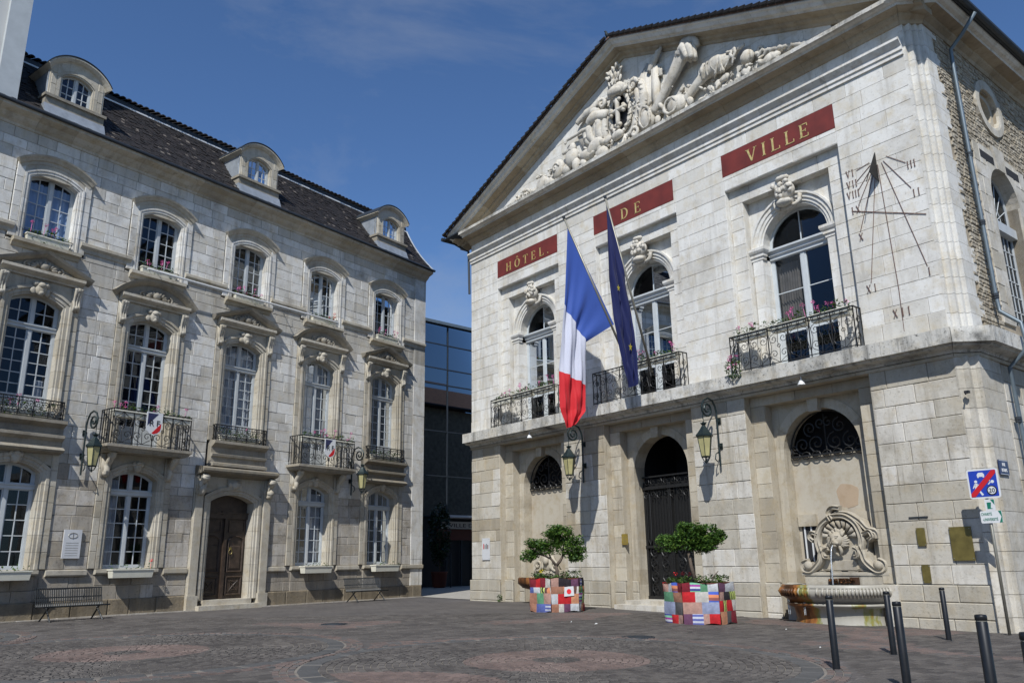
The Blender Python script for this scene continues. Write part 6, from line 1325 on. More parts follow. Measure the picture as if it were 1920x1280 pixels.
# ================================================================ plaques
t = thing('marble_plaque', 'white marble plaque with engraved arms beside the left house window', 'plaque', FA, (15.97, .04, 1.77)); q = MB(); q.box(-.27, .27, 0, .04, 0, .86); q.build('slab', 'marble', t)
q = MB(); [q.box(-.19, .19, .04, .043, .08 + .075 * k, .092 + .075 * k) for k in range(6)]; q.tube([(.14 * cos(a), .045, .68 + .08 * sin(a)) for a in [2 * pi * k / 12 for k in range(13)]], .008, 4); q.tube([(0, .045, .58), (0, .045, .78)], .008, 4); q.build('engraving', 'steel', t)
def plate(fr, x, y, z, w_, h_, label, mat, cat='plaque', nme='plaque', grp=None, lines=0):
    t = thing(nme, label, cat, fr, (x, y, z), grp); q = MB(); q.box(-w_ / 2, w_ / 2, 0, .02, 0, h_); q.build('plate', mat, t)
    if lines:
        q = MB(); [q.box(-w_ * .36, w_ * .36, .02, .023, h_ * (.15 + .7 * k / lines), h_ * (.15 + .7 * k / lines) + h_ * .02) for k in range(lines)]; q.build('engraving', 'steel', t)
    for sx in (-1, 1):
        for sz in (.06, .94): q = MB(); q.tube([(sx * w_ * .44, .02, h_ * sz), (sx * w_ * .44, .03, h_ * sz)], .012, 6); q.build('screw', 'steel', t)
    return t
plate(FB, 19.13, .025, 1.34, .48, .75, 'large tarnished brass plaque near the right corner of the town hall', 'brass')
plate(FB, 18.23, .025, 1.68, .20, .42, 'small brass plaque under the stone slot, upper of two', 'brass', lines=0)
plate(FB, 18.23, .025, .84, .19, .41, 'small brass plaque just above the plinth, lower of two', 'brass')
plate(FB, 8.34, -.24, 1.96, .27, .35, 'bright yellow brass plaque left of the iron gate', 'brass2', lines=5)
t = plate(FB, 1.0, .02, 1.56, .5, .84, 'white plaque with coloured stripes on the left end of the town hall', 'marble')
for k in range(4): q = MB(); q.box(-.16 + .09 * k, -.11 + .09 * k, .02, .023, .42, .62 - .04 * (k % 2)); q.build('logo_bar', ['sred', 'steel', 'pipe', 'clay'][k], t)
q = MB(); q.box(17.99, 18.44, .0, .025, 2.335, 2.365); q.build('wall_slot', 'gutter', HB)
# ================================================================ sundial
SD = thing('sundial', 'painted wall sundial with roman numerals and dark iron gnomon', 'sundial', FB, (18.46, .012, 11.9)); ox, oz = 18.46, 11.9
def hl(a, b, w_=.016, mat='dial', nme='hour_line'):
    A_, B_ = Vector((a[0] - ox, a[1] - oz)), Vector((b[0] - ox, b[1] - oz)); d = (B_ - A_).normalized(); n = Vector((-d.y, d.x)) * w_ / 2; q = MB(); q.poly([tuple(A_ + n), tuple(B_ + n), tuple(B_ - n), tuple(A_ - n)], 0, .006); q.build(nme, mat, SD)
for a, b in (((18.49, 11.56), (18.56, 8.01)), ((18.56, 8.01), (18.54, 6.90)), ((18.43, 11.56), (17.88, 8.39)), ((18.40, 11.5), (17.78, 9.87)), ((18.60, 11.57), (19.34, 8.42)), ((18.65, 11.6), (19.25, 10.58)), ((18.74, 11.7), (19.21, 11.31)), ((18.36, 11.5), (17.83, 10.62)), ((18.33, 11.55), (17.86, 11.02)), ((18.3, 11.62), (17.86, 11.3)), ((18.28, 11.7), (17.9, 11.62))): hl(a, b)
hl((17.62, 10.52), (19.51, 9.76), .022)
for txt, cx_, cz_, h_, w_ in (('VI', 17.70, 11.50, .2, .22), ('VII', 17.72, 11.18, .2, .3), ('VIII', 17.72, 10.88, .2, .36), ('IX', 17.74, 10.42, .2, .24), ('X', 17.76, 9.62, .2, .16), ('XI', 17.86, 8.14, .2, .26), ('XII', 18.54, 7.31, .21, .44), ('I', 19.38, 8.17, .2, .08), ('II', 19.36, 10.32, .2, .17), ('III', 19.34, 11.12, .2, .22)):
    if len(txt) == 1: x0_, x1_ = cx_ - .04, cx_ + .04
    else: x0_, x1_ = cx_ - w_ / 2, cx_ + w_ / 2
    letters(SD, txt, x0_ - ox, x1_ - ox, cz_ - oz, h_, 0, 'dial', True, 'numeral', .62)
q = MB(); q.add([(0, 0, 0), (.0, 0, -.85), (-.04, .40, -.66)], [(0, 1, 2)]); q.add([(.012, 0, 0), (.012, 0, -.85), (-.03, .40, -.66)], [(0, 2, 1)]); q.tube([(0, 0, .02), (-.04, .62, -1.0)], .012, 5); q.build('gnomon', 'iron', SD)
# ================================================================ downpipe, cable, fixings
dp = thing('downpipe', 'blue grey downpipe with a kink on the side wall of the town hall', 'drainpipe', FB, (20.0, -1.7, 0))
q = MB(); q.tube([(.9, 0, 15.65), (.5, 0, 15.2), (.15, 0, 14.9), (.14, 0, 14.6), (.14, -.02, 12), (.14, -.05, 7.7), (.16, -.05, 7.35), (.58, -.05, 6.95), (.62, -.05, 6.5), (.55, -.05, 6.25), (.16, -.05, 5.9), (.16, -.1, 4.0), (.16, -.1, -.3)], .052, 10); q.build('pipe', 'pipe', dp, smooth=True)
for z in (14.3, 11.7, 9.75, 7.75, 4.6, 2.2): q = MB(); q.tube([(.14, -.04, z), (.14, -.04, z + .07)], .075, 10); q.tube([(.14, -.04, z - .06), (.14, -.04, z - .02)], .07, 10); q.build('collar', 'gutter', dp)
for x, lb in ((4.16, 'small white spotlight under the ledge above the left blind arch'), (15.72, 'small white spotlight under the ledge above the fountain arch')):
    t = thing('ledge_spotlight', lb, 'spotlight', FB, (x, .30, 6.0)); q = MB(); q.lathe([(.0, .14), (.05, .12), (.11, .0), (.0, .02)], n=10); q.tube([(0, 0, .12), (0, 0, .23)], .02, 5); q.build('lamp_shade', 'wpaint', t)
t = thing('light_tube', 'long thin white tube fixed along the upper string course of the left house', 'light tube', FA, (6.0, .38, 11.60)); q = MB(); q.tube([(0, 0, 0), (8.7, 0, -.06)], .035, 8); q.build('tube', 'wpaint', t)
for u in (.25, 2.8, 4.3, 8.3): q = MB(); q.tube([(u, 0, -.02), (u, -.30, .12)], .018, 5); q.build('arm', 'steel', t)
t = thing('camera_box', 'small black fixing on the right corner of the town hall', 'fixture', FB, (19.78, .02, 5.1)); q = MB(); q.box(-.04, .06, 0, .1, 0, .06); q.tube([(0, .08, .03), (.03, .2, -.04)], .02, 6); q.build('body', 'black', t)
t = thing('wall_tap', 'round dark metal fitting low on the pier left of the fountain', 'fixture', FB, (12.6, .1, .30)); q = MB(); q.lathe([(0, .0), (.09, .0), (.1, .05), (.06, .1), (0, .1)], n=12); q.v = [(a, c, b + .1) for a, b, c in q.v]; q.build('fitting', 'green_iron', t)
t = thing('pigeon', 'dark pigeon perched on the apex of the pediment', 'bird', FB, (9.6, .6, 20.2)); q = MB()
q.tube([(0, -.2, .05), (0, -.08, .12), (0, .05, .15), (0, .13, .24), (0, .15, .31), (0, .19, .32), (0, .24, .30)], [.015, .07, .085, .06, .045, .03, .006], 10); q.build('body', 'bird', t, smooth=True); q = MB(); q.tube([(.03, .0, 0), (.03, 0, .1)], .008, 4); q.tube([(-.03, .0, 0), (-.03, 0, .1)], .008, 4); q.build('legs', 'clay', t)
# ================================================================ planters with knitted covers
def hexpts(R, k0=0): return [(R * cos(k0 + k * pi / 3), R * sin(k0 + k * pi / 3)) for k in range(6)]
def planter(x, y, rz, label, seed):
    t = thing('knit_planter', label, 'planter', FW, (x, y, gz(x)), 'hexagonal planters in patchwork knitting', rz); rs = random.Random(seed)
    q = MB(); pts = hexpts(.86); top = .94
    for i in range(6):
        a, b = pts[i], pts[(i + 1) % 6]; q.add([(a[0] * .93, a[1] * .93, .10), (b[0] * .93, b[1] * .93, .10), (b[0] * .97, b[1] * .97, top), (a[0] * .97, a[1] * .97, top)], [(0, 1, 2, 3)])
        q.add([(a[0], a[1], top + .03), (b[0], b[1], top + .03), (b[0] * .86, b[1] * .86, top + .03), (a[0] * .86, a[1] * .86, top + .03), (a[0], a[1], top - .05), (b[0], b[1], top - .05)], [(0, 1, 2, 3), (0, 4, 5, 1)])
    q.build('tub', 'cbrown', t); q = MB(); q.lathe([(0, .0), (.7, .0), (.7, .12), (0, .12)], n=12); q.build('foot', 'black', t)
    q = MB(); q.add([(a * .9, b * .9, top - .03) for a, b in pts], [(0, 1, 2, 3, 4, 5)]); q.build('soil', 'soil', t)
    for i in range(6):
        a, b = Vector(pts[i]), Vector(pts[(i + 1) % 6]); rows = [0.04, .26 + rs.uniform(-.04, .04), .52 + rs.uniform(-.05, .05), .74 + rs.uniform(-.03, .03), .96]; nrm = ((a + b) / 2).normalized()
        for r0, r1 in zip(rows, rows[1:]):
            n = rs.choice((2, 3, 3, 4)); cs = [0] + sorted((k + rs.uniform(-.25, .25)) / n for k in range(1, n)) + [1]
            for c0, c1 in zip(cs, cs[1:]):
                m_ = MB(); vs = []; N_ = 4; ph = rs.uniform(0, 6)
                for jj in range(N_ + 1):
                    for ii in range(N_ + 1):
                        u = c0 + (c1 - c0) * ii / N_; v_ = r0 + (r1 - r0) * jj / N_; p = a.lerp(b, u); bulge = .018 * sin(pi * ii / N_) * sin(pi * jj / N_) + .012 * sin(u * 14 + v_ * 9 + i) + .016; p = p + nrm * bulge
                        sag = .025 * sin(u * pi * 2 + i * 2) * (1 if r1 > .9 and jj == N_ else 0) - (.03 * (1 + sin(u * 6 + i)) * (1 if r0 < .1 and jj == 0 else 0)); vs.append((p.x, p.y, v_ + sag))
                m_.add(vs, [(jj * (N_ + 1) + ii, jj * (N_ + 1) + ii + 1, (jj + 1) * (N_ + 1) + ii + 1, (jj + 1) * (N_ + 1) + ii) for jj in range(N_) for ii in range(N_)]); m_.build('knit_patch', rs.choice([KN[k] for k in (0, 0, 0, 1, 1, 2, 2, 2, 4, 5, 5, 6, 10, 11, 11, 12, 14, 14, 15, 9, 7, 16, 17, 18, 19, 20, 3)]), t, smooth=True, recalc=False)
    if seed == 3:
        a, b = Vector(pts[0]), Vector(pts[1])
        for fi in range(6):
            a, b = Vector(pts[fi]), Vector(pts[(fi + 1) % 6]); nn = ((a + b) / 2).normalized(); nw = Matrix.Rotation(rz, 2) @ nn
            if nw.y < -.8:
                m_ = MB(); m_.add([(*(a.lerp(b, u) + nn * .055), z) for u, z in ((.45, .45), (.82, .47), (.80, .74), (.47, .72))], [(0, 1, 2, 3)]); m_.build('knit_patch', 'wpaint', t, recalc=False)
                m_ = MB(); m_.add([(*(a.lerp(b, .63 + .085 * cos(k * pi / 6)) + nn * .06), .59 + .075 * sin(k * pi / 6)) for k in range(12)], [tuple(range(12))]); m_.build('red_disc', 'redfl', t, recalc=False)
    q = MB(); [leaves(q, (.62 * cos(a), .62 * sin(a), top + .08), (.2, .2, rs.uniform(.06, .2)), 60, .05) for a in [k * pi / 5 for k in range(10)]]; o = q.build('bedding_plants', 'leaf', t, recalc=False); o['kind'] = 'stuff'
    q = MB(); [leaves(q, (.6 * cos(a), .6 * sin(a), top + .24), (.06, .06, .05), 22, .03) for a in (4.0, 4.3, 5.6)]; q.build('flowers', 'yellow' if seed == 3 else 'redfl', t, recalc=False)
    return t
HX = radians(-90 - 30)
planter(1.27, 25.9, HX + radians(15), 'hexagonal patchwork planter on the left with a japanese flag patch, below the left arch', 3)
planter(4.60, 21.2, HX - radians(10), 'hexagonal patchwork planter on the right in front of the iron gate', 11)
# a few patches with a motif
# ---- small trees in the planters
def tree(x, y, z, label, limbs, clumps, n):
    t = thing('small_tree', label, 'tree', FW, (x, y, z), 'small trees in the planters')
    tr = MB()
    for pts, r in limbs: tr.tube(pts, r, 7)
    tr.build('trunk', 'bark', t, smooth=True); cw = MB()
    clumps = clumps + [((c[0] + rnd(-.16, .16), c[1] + rnd(-.1, .1), c[2] + rnd(-.13, .13)), (r[0] * .55, r[1] * .6, r[2] * .8)) for c, r in clumps]
    for c, r in clumps:
        k = int(n * r[0] * r[1] * 46)
        for _ in range(8 + k // 9):
            cc = [c[i] + rnd(-1, 1) * r[i] * (.8, .8, 1.35)[i] for i in range(3)]; leaves(cw, cc, (.14, .14, .09), 44, rnd(.036, .058))
    cw.build('crown', 'leaf2', t, recalc=False)
z0 = .92
tree(1.27, 25.9, z0, 'small spreading tree with a forked trunk in the left planter', [([(0, 0, 0), (.02, 0, .25), (-.02, 0, .42)], [.07, .055, .05]), ([(-.02, 0, .42), (-.16, 0, .62), (-.38, .05, .72), (-.62, .05, .78)], [.045, .035, .025, .012]), ([(-.02, 0, .40), (.12, 0, .55), (.22, 0, .72), (.42, 0, .9)], [.05, .045, .035, .015]), ([(-.16, 0, .62), (-.25, 0, .85), (-.3, .1, 1.1)], [.03, .02, .01]), ([(.2, 0, .7), (.25, .1, 1.0), (.2, .1, 1.3)], [.03, .02, .01])],
     [((-.80, 0, .72), (.26, .25, .10)), ((-.45, 0, .98), (.38, .35, .14)), ((-.1, .1, 1.18), (.36, .35, .16)), ((-.05, 0, 1.46), (.30, .3, .10)), ((.3, 0, 1.42), (.26, .3, .12)), ((.32, 0, 1.0), (.3, .3, .18)), ((.68, 0, 1.0), (.28, .3, .2)), ((.55, 0, .74), (.28, .25, .1)), ((-.7, 0, 1.08), (.25, .2, .08))], 17)
tree(4.45, 21.2, z0 - .06, 'small tree with one flat umbrella crown in the right planter', [([(.1, 0, 0), (.0, 0, .45), (-.05, 0, .9)], [.06, .045, .035]), ([(-.05, 0, .9), (-.35, 0, 1.05)], [.03, .01]), ([(-.05, 0, .9), (.4, 0, 1.1)], [.03, .01]), ([(.5, .1, 0), (.55, .1, .15), (.7, .1, .3)], [.02, .015, .01])],
     [((-.5, 0, .98), (.36, .3, .10)), ((-.1, 0, 1.12), (.42, .35, .14)), ((.35, 0, 1.2), (.4, .35, .16)), ((.62, 0, 1.1), (.25, .3, .14)), ((.1, 0, 1.36), (.4, .3, .08)), ((.2, 0, 1.0), (.5, .3, .1)), ((.45, 0, .95), (.3, .3, .1))], 21)
# ================================================================ big fountain
FO = thing('wall_fountain', 'large carved wall fountain with lion mask spouting into a stained basin', 'fountain', FB, (15.95, 0, -.12))
q = MB(); n = 28
def half(r, ry, z): return [(r * cos(pi * k / n), ry * sin(pi * k / n) , z) for k in range(n + 1)]
def halflathe(mb, rings, tintf):
    """rings of (rx, ry, z)"""
    vs = []; ts = []
    for rx, ry, z in rings:
        for k in range(n + 1):
            c, s_ = cos(pi * k / n), sin(pi * k / n); e = .75; vs.append((.85 * rx * (abs(c) ** e) * (1 if c > 0 else -1), -.25 + ry * (s_ ** e), z)); ts.append(tintf(c * rx, z))
    b = len(mb.v); mb.v += vs; mb.t += ts; m_ = n + 1
    for j in range(len(rings) - 1):
        for k in range(n): mb.f.append((b + j * m_ + k, b + j * m_ + k + 1, b + (j + 1) * m_ + k + 1, b + (j + 1) * m_ + k)); mb.m.append(0)
def stf(x, z): return -.12 + .50 * max(0, min(1, (.15 - x) / .7)) - (.1 if x < -1.25 else 0)
q = MB(); halflathe(q, [(1.62, 1.42, .92), (1.66, 1.46, .89), (1.66, 1.46, .84)], stf); halflathe(q, [(1.40, 1.2, .90), (1.62, 1.42, .925)], lambda x, z: -.1); q.build('basin_rim', 'stain', FO, smooth=True)
q = MB(); halflathe(q, [(1.64, 1.44, .84), (1.68, 1.49, .76), (1.62, 1.42, .62), (1.50, 1.3, .52), (1.44, 1.24, .47)], stf); q.build('basin_bowl', 'stain', FO, smooth=True)
q = MB()
for k in range(44):
    a = pi * (k + .5) / 44; c, s_ = cos(a), sin(a); e = .75; X = lambda r: .85 * r * abs(c) ** e * (1 if c > 0 else -1); Yy = lambda r: -.25 + r * s_ ** e
    q.tube([(X(1.66), Yy(1.46), .84), (X(1.71), Yy(1.51), .76), (X(1.66), Yy(1.46), .64)], [.028, .040, .025], 6, stf(c * 1.6, .7))
q.build('gadroon_band', 'stain', FO, smooth=True)
q = MB(); halflathe(q, [(1.54, 1.34, .47), (1.56, 1.36, .44), (1.54, 1.34, .41), (1.38, 1.18, .36), (1.33, 1.12, .1), (1.37, 1.16, .0), (1.37, 1.16, -.1)], lambda x, z: (.36 if x < -.1 else (-.10 if x < .75 else .06)) - (.1 if x > 1.2 else 0)); q.build('pedestal', 'stain', FO, smooth=True)
q = MB(); q.lathe([(0, .885), (1.40, .885)], 0, -.1, 30); q.v = [(a * .85, -.25 + max(0, b) * .85, c) for a, b, c in q.v]; q.build('water_surface', 'water', FO)

for a, b in ((-1.44, -1.2), (1.22, 1.60)): q = MB(); q.box(a, b, -.75, .16, -.1, .90, .3); q.build('side_block', 'b_low', FO)
q = MB(); q.box(-1.12, 1.16, -.8, -.30, .88, 1.14, .2); q.plan([(-1.14, -.5), (-1.14, -.32), (1.18, -.32), (1.18, -.5)], [(0, 1.10), (.05, 1.12), (.05, 1.18), (0, 1.2)], .2); q.build('base_slab', 'fount', FO)
out = [(-1.08, 1.18), (-1.12, 1.30), (-1.02, 1.46), (-.80, 1.42), (-.66, 1.62), (-.60, 1.85), (-.82, 2.0), (-.84, 2.2), (-.68, 2.24), (-.58, 2.38), (-.35, 2.56), (-.15, 2.62), (-.18, 2.80), (.02, 2.86), (.06, 2.72), (.3, 2.62), (.55, 2.5), (.72, 2.28), (.98, 2.28), (1.06, 2.10), (.98, 1.98), (.74, 1.95), (.68, 1.78), (.78, 1.5), (.95, 1.36), (1.14, 1.44), (1.2, 1.28), (1.14, 1.18)]
q = MB(); q.poly(out, -.85, -.42, .2); q.build('back_slab', 'fount', FO)
def rope(pts, w_, d, y, nm='scroll'):
    P_ = []; n_ = 5
    for i in range(len(pts) - 1):
        A_, B_, C_, D_ = [Vector(pts[max(0, min(len(pts) - 1, k))]) for k in (i - 1, i, i + 1, i + 2)]
        for k in range(n_): t_ = k / n_; P_.append(tuple(.5 * ((2 * B_) + (C_ - A_) * t_ + (2 * A_ - 5 * B_ + 4 * C_ - D_) * t_ * t_ + (3 * B_ - A_ - 3 * C_ + D_) * t_ ** 3)))
    P_.append(tuple(pts[-1])); q = MB(); q.sweep(P_, [(-w_, y), (-w_ * .9, y + d * .7), (-w_ * .55, y + d), (-w_ * .3, y + d * .7), (w_ * .3, y + d * .7), (w_ * .55, y + d), (w_ * .9, y + d * .7), (w_, y)], tint=.2); q.build(nm, 'fount', FO)
y = -.42
rope([(-.58, 1.72), (-.64, 2.05), (-.50, 2.38), (-.22, 2.58), (.02, 2.62), (.26, 2.58), (.50, 2.38), (.60, 2.05), (.54, 1.72)], .085, .20, y, 'arch_band')
rope([(-.14, 2.52), (-.22, 2.70), (-.10, 2.84), (.10, 2.82)], .07, .22, y); rope([(-.04, 2.68), (.28, 2.66), (.58, 2.48), (.78, 2.26), (1.0, 2.18), (1.02, 2.02)], .075, .17, y)
rope([(-.62, 2.16), (-.78, 2.22), (-.86, 2.10), (-.76, 2.0)], .06, .18, y); rope([(.66, 2.14), (.84, 2.2), (.9, 2.06), (.78, 1.98)], .06, .2, y)
for s_ in (-1, 1):
    rope([(s_ * .50, 1.86), (s_ * .58, 1.66), (s_ * .62, 1.50), (s_ * .74, 1.36), (s_ * .92, 1.24), (s_ * 1.10, 1.27), (s_ * 1.12, 1.42), (s_ * .98, 1.48)], .085, .2, y)
    rope([(s_ * .34, 1.80), (s_ * .46, 1.74), (s_ * .46, 1.60), (s_ * .36, 1.58)], .055, .22, y); rope([(s_ * .1, 1.20), (s_ * .3, 1.20), (s_ * .42, 1.26), (s_ * .62, 1.22), (s_ * .8, 1.20)], .03, .07, y)
    c = Carve(); c.ell((s_ * .97, y + .14, 1.37), (.13, .10, .12)); c.build('volute_eye', 'fount', FO, FB, .03, .006, 8)
q = MB(); q.poly([(-.40, 1.24), (.40, 1.24), (.34, 1.50), (-.34, 1.50)], y - .05, y + .05, .3, ch=.02); q.build('inscription_block', 'fount', FO)
for k in range(9):
    a = pi * (k + .5) / 9; q = MB(); q.tube([(.0 + .16 * cos(a), y + .0, 2.06 + .14 * sin(a)), (.0 + .34 * cos(a), y + .05, 2.06 + .32 * sin(a)), (.0 + .48 * cos(a), y + .12, 2.06 + .45 * sin(a))], [.02, .05, .07], 7, .4); q.build('shell_rib', 'fount', FO, smooth=True)
c = Carve(); hx, hz, hy = -.06, 2.02, y + .16
c.ell((hx, hy, hz), (.17, .17, .20), seg=16); c.ell((hx, hy + .12, hz - .07), (.10, .10, .075)); c.ell((hx, hy + .16, hz - .02), (.04, .06, .06)); c.ell((hx, hy + .12, hz - .16), (.07, .08, .03))
for s_ in (-1, 1):
    c.ell((hx + s_ * .065, hy + .14, hz + .045), (.032, .03, .022)); c.ell((hx + s_ * .07, hy + .12, hz + .085), (.055, .045, .02)); c.ell((hx + s_ * .07, hy + .14, hz - .09), (.055, .055, .045)); c.ell((hx + s_ * .16, hy, hz + .14), (.05, .04, .07)); c.ell((hx + s_ * .02, hy + .2, hz - .04), (.015, .02, .015))
for k in range(30):
    a = rnd(-2.6, 2.6) + pi / 2; l_ = rnd(.09, .17); c.tube([(hx + .15 * cos(a), hy - .02, hz + .18 * sin(a)), (hx + (.17 + l_ * .6) * cos(a + .15), hy - .02, hz + (.19 + l_ * .6) * sin(a + .15)), (hx + (.16 + l_) * cos(a + .35), hy - .08, hz + (.18 + l_) * sin(a + .35) - .03)], [.035, .032, .012], 6)
c.tube([(hx - .05, hy + .02, hz - .16), (hx - .07, hy, hz - .3), (hx, hy - .04, hz - .42)], [.05, .045, .02], 7); c.tube([(hx + .06, hy + .02, hz - .16), (hx + .1, hy, hz - .3), (hx + .04, hy - .04, hz - .40)], [.05, .045, .02], 7)
c.build('lion_mask', 'fount', FO, FB, .02, .005, 14)
q = MB(); q.tube([(hx, hy + .22, hz - .14), (hx, hy + .3, hz - .22), (hx, hy + .38, hz - .5), (hx, hy + .42, .9)], [.014, .016, .014, .02], 6); q.build('water_jet', 'water', FO, smooth=True)
q = MB()
for k in range(3): q.box(-.42 + .3 * k, -.18 + .3 * k, -.31, -.24, .90, 1.06 + rnd(-.03, .03), .9)
leaves(q, (-.02, -.2, .98), (.42, .06, .06), 150, .04, tint=(.3, .5)); q.build('moss_patch', 'stain', FO, recalc=False)
q = MB(); [q.tube([(xx, 1.1 - abs(xx) * .25, .6), (xx, 1.12 - abs(xx) * .25, .2)], .007, 4) for xx in (-.95, -.9, -.42, -.38)]; q.build('drips', 'water', FO)
# sill blocks and small barred windows behind the fountain
for s_, a in ((-1, 14.42), (1, 16.12)):
    q = MB(); q.box(a, a + .55, -1.02, -.90, 2.30, 2.62, .5); q.build('lintel_block', 'b_beige', HB)
    q = MB(); q.box(a + .05, a + .55, -1.01, -.985, 1.35, 2.30); q.build('side_opening', 'dark', HB)
    q = MB(); [q.box(a + .12 + .2 * k, a + .16 + .2 * k, -.985, -.96, 1.35, 2.3) for k in range(2)]; q.build('opening_bars', 'wpaint', HB)
# small fountain at left
FS = thing('small_fountain', 'small rust stained stone basin half hidden by the left planter', 'fountain', FB, (4.05, 0, 0))
q = MB(); halflathe(q, [(.80, .82, .92), (.86, .88, .88), (.86, .88, .70), (.74, .76, .60), (.70, .72, .55), (.42, .45, .48), (.38, .40, .0)], lambda x, z: .42 if z > .5 else .25); q.build('basin', 'stain', FS, smooth=True)
q = MB(); halflathe(q, [(.0, .0, .86), (.80, .82, .92)], lambda x, z: .0); q.build('basin_top', 'stain', FS)
c = Carve(); c.box(-.95, .95, -.8, -.5, .9, 1.25)
for s_ in (-1, 1): c.tube([(s_ * p, -.45, z) for p, z in spiral(.6, 1.5, .3, 1.3, -1.2, -1, 16)], .07, 7); c.tube([(s_ * .3, -.45, 1.3), (s_ * .2, -.42, 1.9), (0, -.42, 2.2)], .08, 7)
c.ell((0, -.4, 1.75), (.2, .18, .24)); c.prism([(-.9, 1.2), (-.5, 1.75), (-.3, 2.1), (.3, 2.1), (.5, 1.75), (.9, 1.2)], -.75, -.5); [setattr(v.co, 'z', .9 + (v.co.z - .9) * .72) or setattr(v.co, 'x', v.co.x * .8) or setattr(v.co, 'y', -.5 + (v.co.y + .5) * .5) for v in c.bm.verts]; c.build('carved_back', 'b_beige', FS, FB, .03, .012, 8)
t = thing('potted_sprig', 'tiny green weed growing at the foot of the town hall wall', 'weed', FB, (2.4, .45, .0)); q = MB(); leaves(q, (0, 0, .16), (.12, .1, .14), 60, .05); q.build('foliage', 'leaf', t, recalc=False)
# ================================================================ street furniture
def bollard(x, y, label, top=1.0):
    t = thing('bollard', label, 'bollard', FW, (x, y, gz(x)), 'black steel bollards on the square'); q = MB(); q.lathe([(.050, -.02), (.050, .93), (.046, .935), (.046, .945)], n=20); q.build('shaft', 'bollard', t, smooth=True)
    q = MB(); q.lathe([(.046, .945), (.052, .95), (.052, .985), (.046, .995), (.0, 1.0)], n=20); q.build('cap', 'bollard', t, smooth=True); q = MB(); q.lathe([(.0475, .938), (.0475, .946)], n=20); q.build('ring', 'steel', t)
    q = MB(); q.lathe([(.075, .0), (.075, .006), (.05, .006)], n=16); q.build('base_ring', 'gutter', t); return t
bollard(4.46, 12.06, 'black bollard directly in front of the stained fountain basin')
bollard(6.20, 14.15, 'black bollard half hidden behind a nearer one, right of the fountain')
bollard(4.60, 10.25, 'near black bollard cut off by the bottom edge, right of the fountain')
bollard(8.45, 16.75, 'farthest black bollard, close to the wall below the small brass plaques')
bollard(4.20, 7.70, 'nearest large black bollard at the bottom right')
bollard(3.42, 5.73, 'black bollard just entering at the right edge')
RS = thing('road_sign', 'blue residential zone end sign with red slash above small green plates', 'road sign', FB, (20.03, .62, -.2))
q = MB(); q.tube([(0, -.04, 0), (0, -.04, 3.45)], .032, 10); q.build('pole', 'steel', RS, smooth=True)
for z in (2.98, 3.35): q = MB(); q.box(-.1, .1, -.03, .0, z - .02, z + .02); q.build('clamp', 'steel', RS)
def rrect(w_, h_, r, cx=0, cz=0, n=4):
    return [(cx + sx * (w_ / 2 - r) + r * cos(a), cz + sz * (h_ / 2 - r) + r * sin(a)) for sx, sz, a0 in ((1, 1, 0), (-1, 1, pi / 2), (-1, -1, pi), (1, -1, 3 * pi / 2)) for a in [a0 + pi / 2 * k / n for k in range(n + 1)]]
Zc = 3.17
q = MB(); q.poly(rrect(.64, .64, .05, 0, Zc), 0, .015); pl_ = q.build('sign_plate', 'wpaint', RS)
q = MB(); q.poly(rrect(.57, .57, .02, 0, Zc), .015, .018); q.build('blue_field', 'sblue', pl_)
q = MB()  # car, walker, cyclist pictograms
cx, cz = -.03, Zc + .19; q.poly([(cx - .075, cz - .04), (cx + .075, cz - .04), (cx + .075, cz + .01), (cx + .045, cz + .05), (cx - .045, cz + .05), (cx - .075, cz + .01)], .018, .021); q.box(cx - .07, cx - .04, .018, .021, cz - .06, cz - .04); q.box(cx + .04, cx + .07, .018, .021, cz - .06, cz - .04)
q.build('pictogram', 'wpaint', pl_)['kind'] = 'stuff'; q = MB(); cx, cz = -.15, Zc - .05; q.poly([(cx + .032 * cos(a), cz + .10 + .032 * sin(a)) for a in [2 * pi * k / 10 for k in range(10)]], .018, .021); q.poly([(cx - .035, cz + .06), (cx + .035, cz + .06), (cx + .03, cz - .04), (cx - .03, cz - .04)], .018, .021); q.poly([(cx - .03, cz + .06), (cx - .08, cz - .04), (cx - .065, cz - .05), (cx - .01, cz + .02)], .018, .021); q.poly([(cx + .03, cz + .06), (cx + .08, cz - .01), (cx + .065, cz - .02), (cx + .01, cz + .02)], .018, .021); q.poly([(cx - .03, cz - .04), (cx - .06, cz - .18), (cx - .03, cz - .18), (cx + .01, cz - .04)], .018, .021); q.poly([(cx, cz - .04), (cx + .03, cz - .04), (cx + .13, cz - .19), (cx + .09, cz - .21)], .018, .021)
q.build('pictogram', 'wpaint', pl_)['kind'] = 'stuff'; q = MB(); cx, cz = .19, Zc + .03; q.poly([(cx + .035 * cos(a), cz + .035 * sin(a)) for a in [2 * pi * k / 10 for k in range(10)]], .018, .021); q.poly([(cx - .05, cz), (cx - .10, cz - .05), (cx - .08, cz - .06), (cx - .03, cz - .01)], .018, .021); q.poly([(cx - .10 + .02 * cos(a), cz + .09 + .02 * sin(a)) for a in [2 * pi * k / 8 for k in range(8)]], .018, .021); q.poly([(cx - .11, cz + .06), (cx - .04, cz + .03), (cx - .05, cz + .01), (cx - .11, cz + .03)], .018, .021)
q.build('pictogram', 'wpaint', pl_)['kind'] = 'stuff'
q = MB(); q.poly([(-.28, -.28 + Zc), (-.20, -.28 + Zc), (.28, .21 + Zc), (.28, .28 + Zc), (.20, .28 + Zc), (-.28, -.21 + Zc)], .021, .024); q.build('red_slash', 'sred', pl_)
q = MB(); q.poly([(.155 + .105 * cos(a), Zc - .155 + .105 * sin(a)) for a in [2 * pi * k / 24 for k in range(24)]], .021, .026); q.build('speed_ring', 'black', pl_)
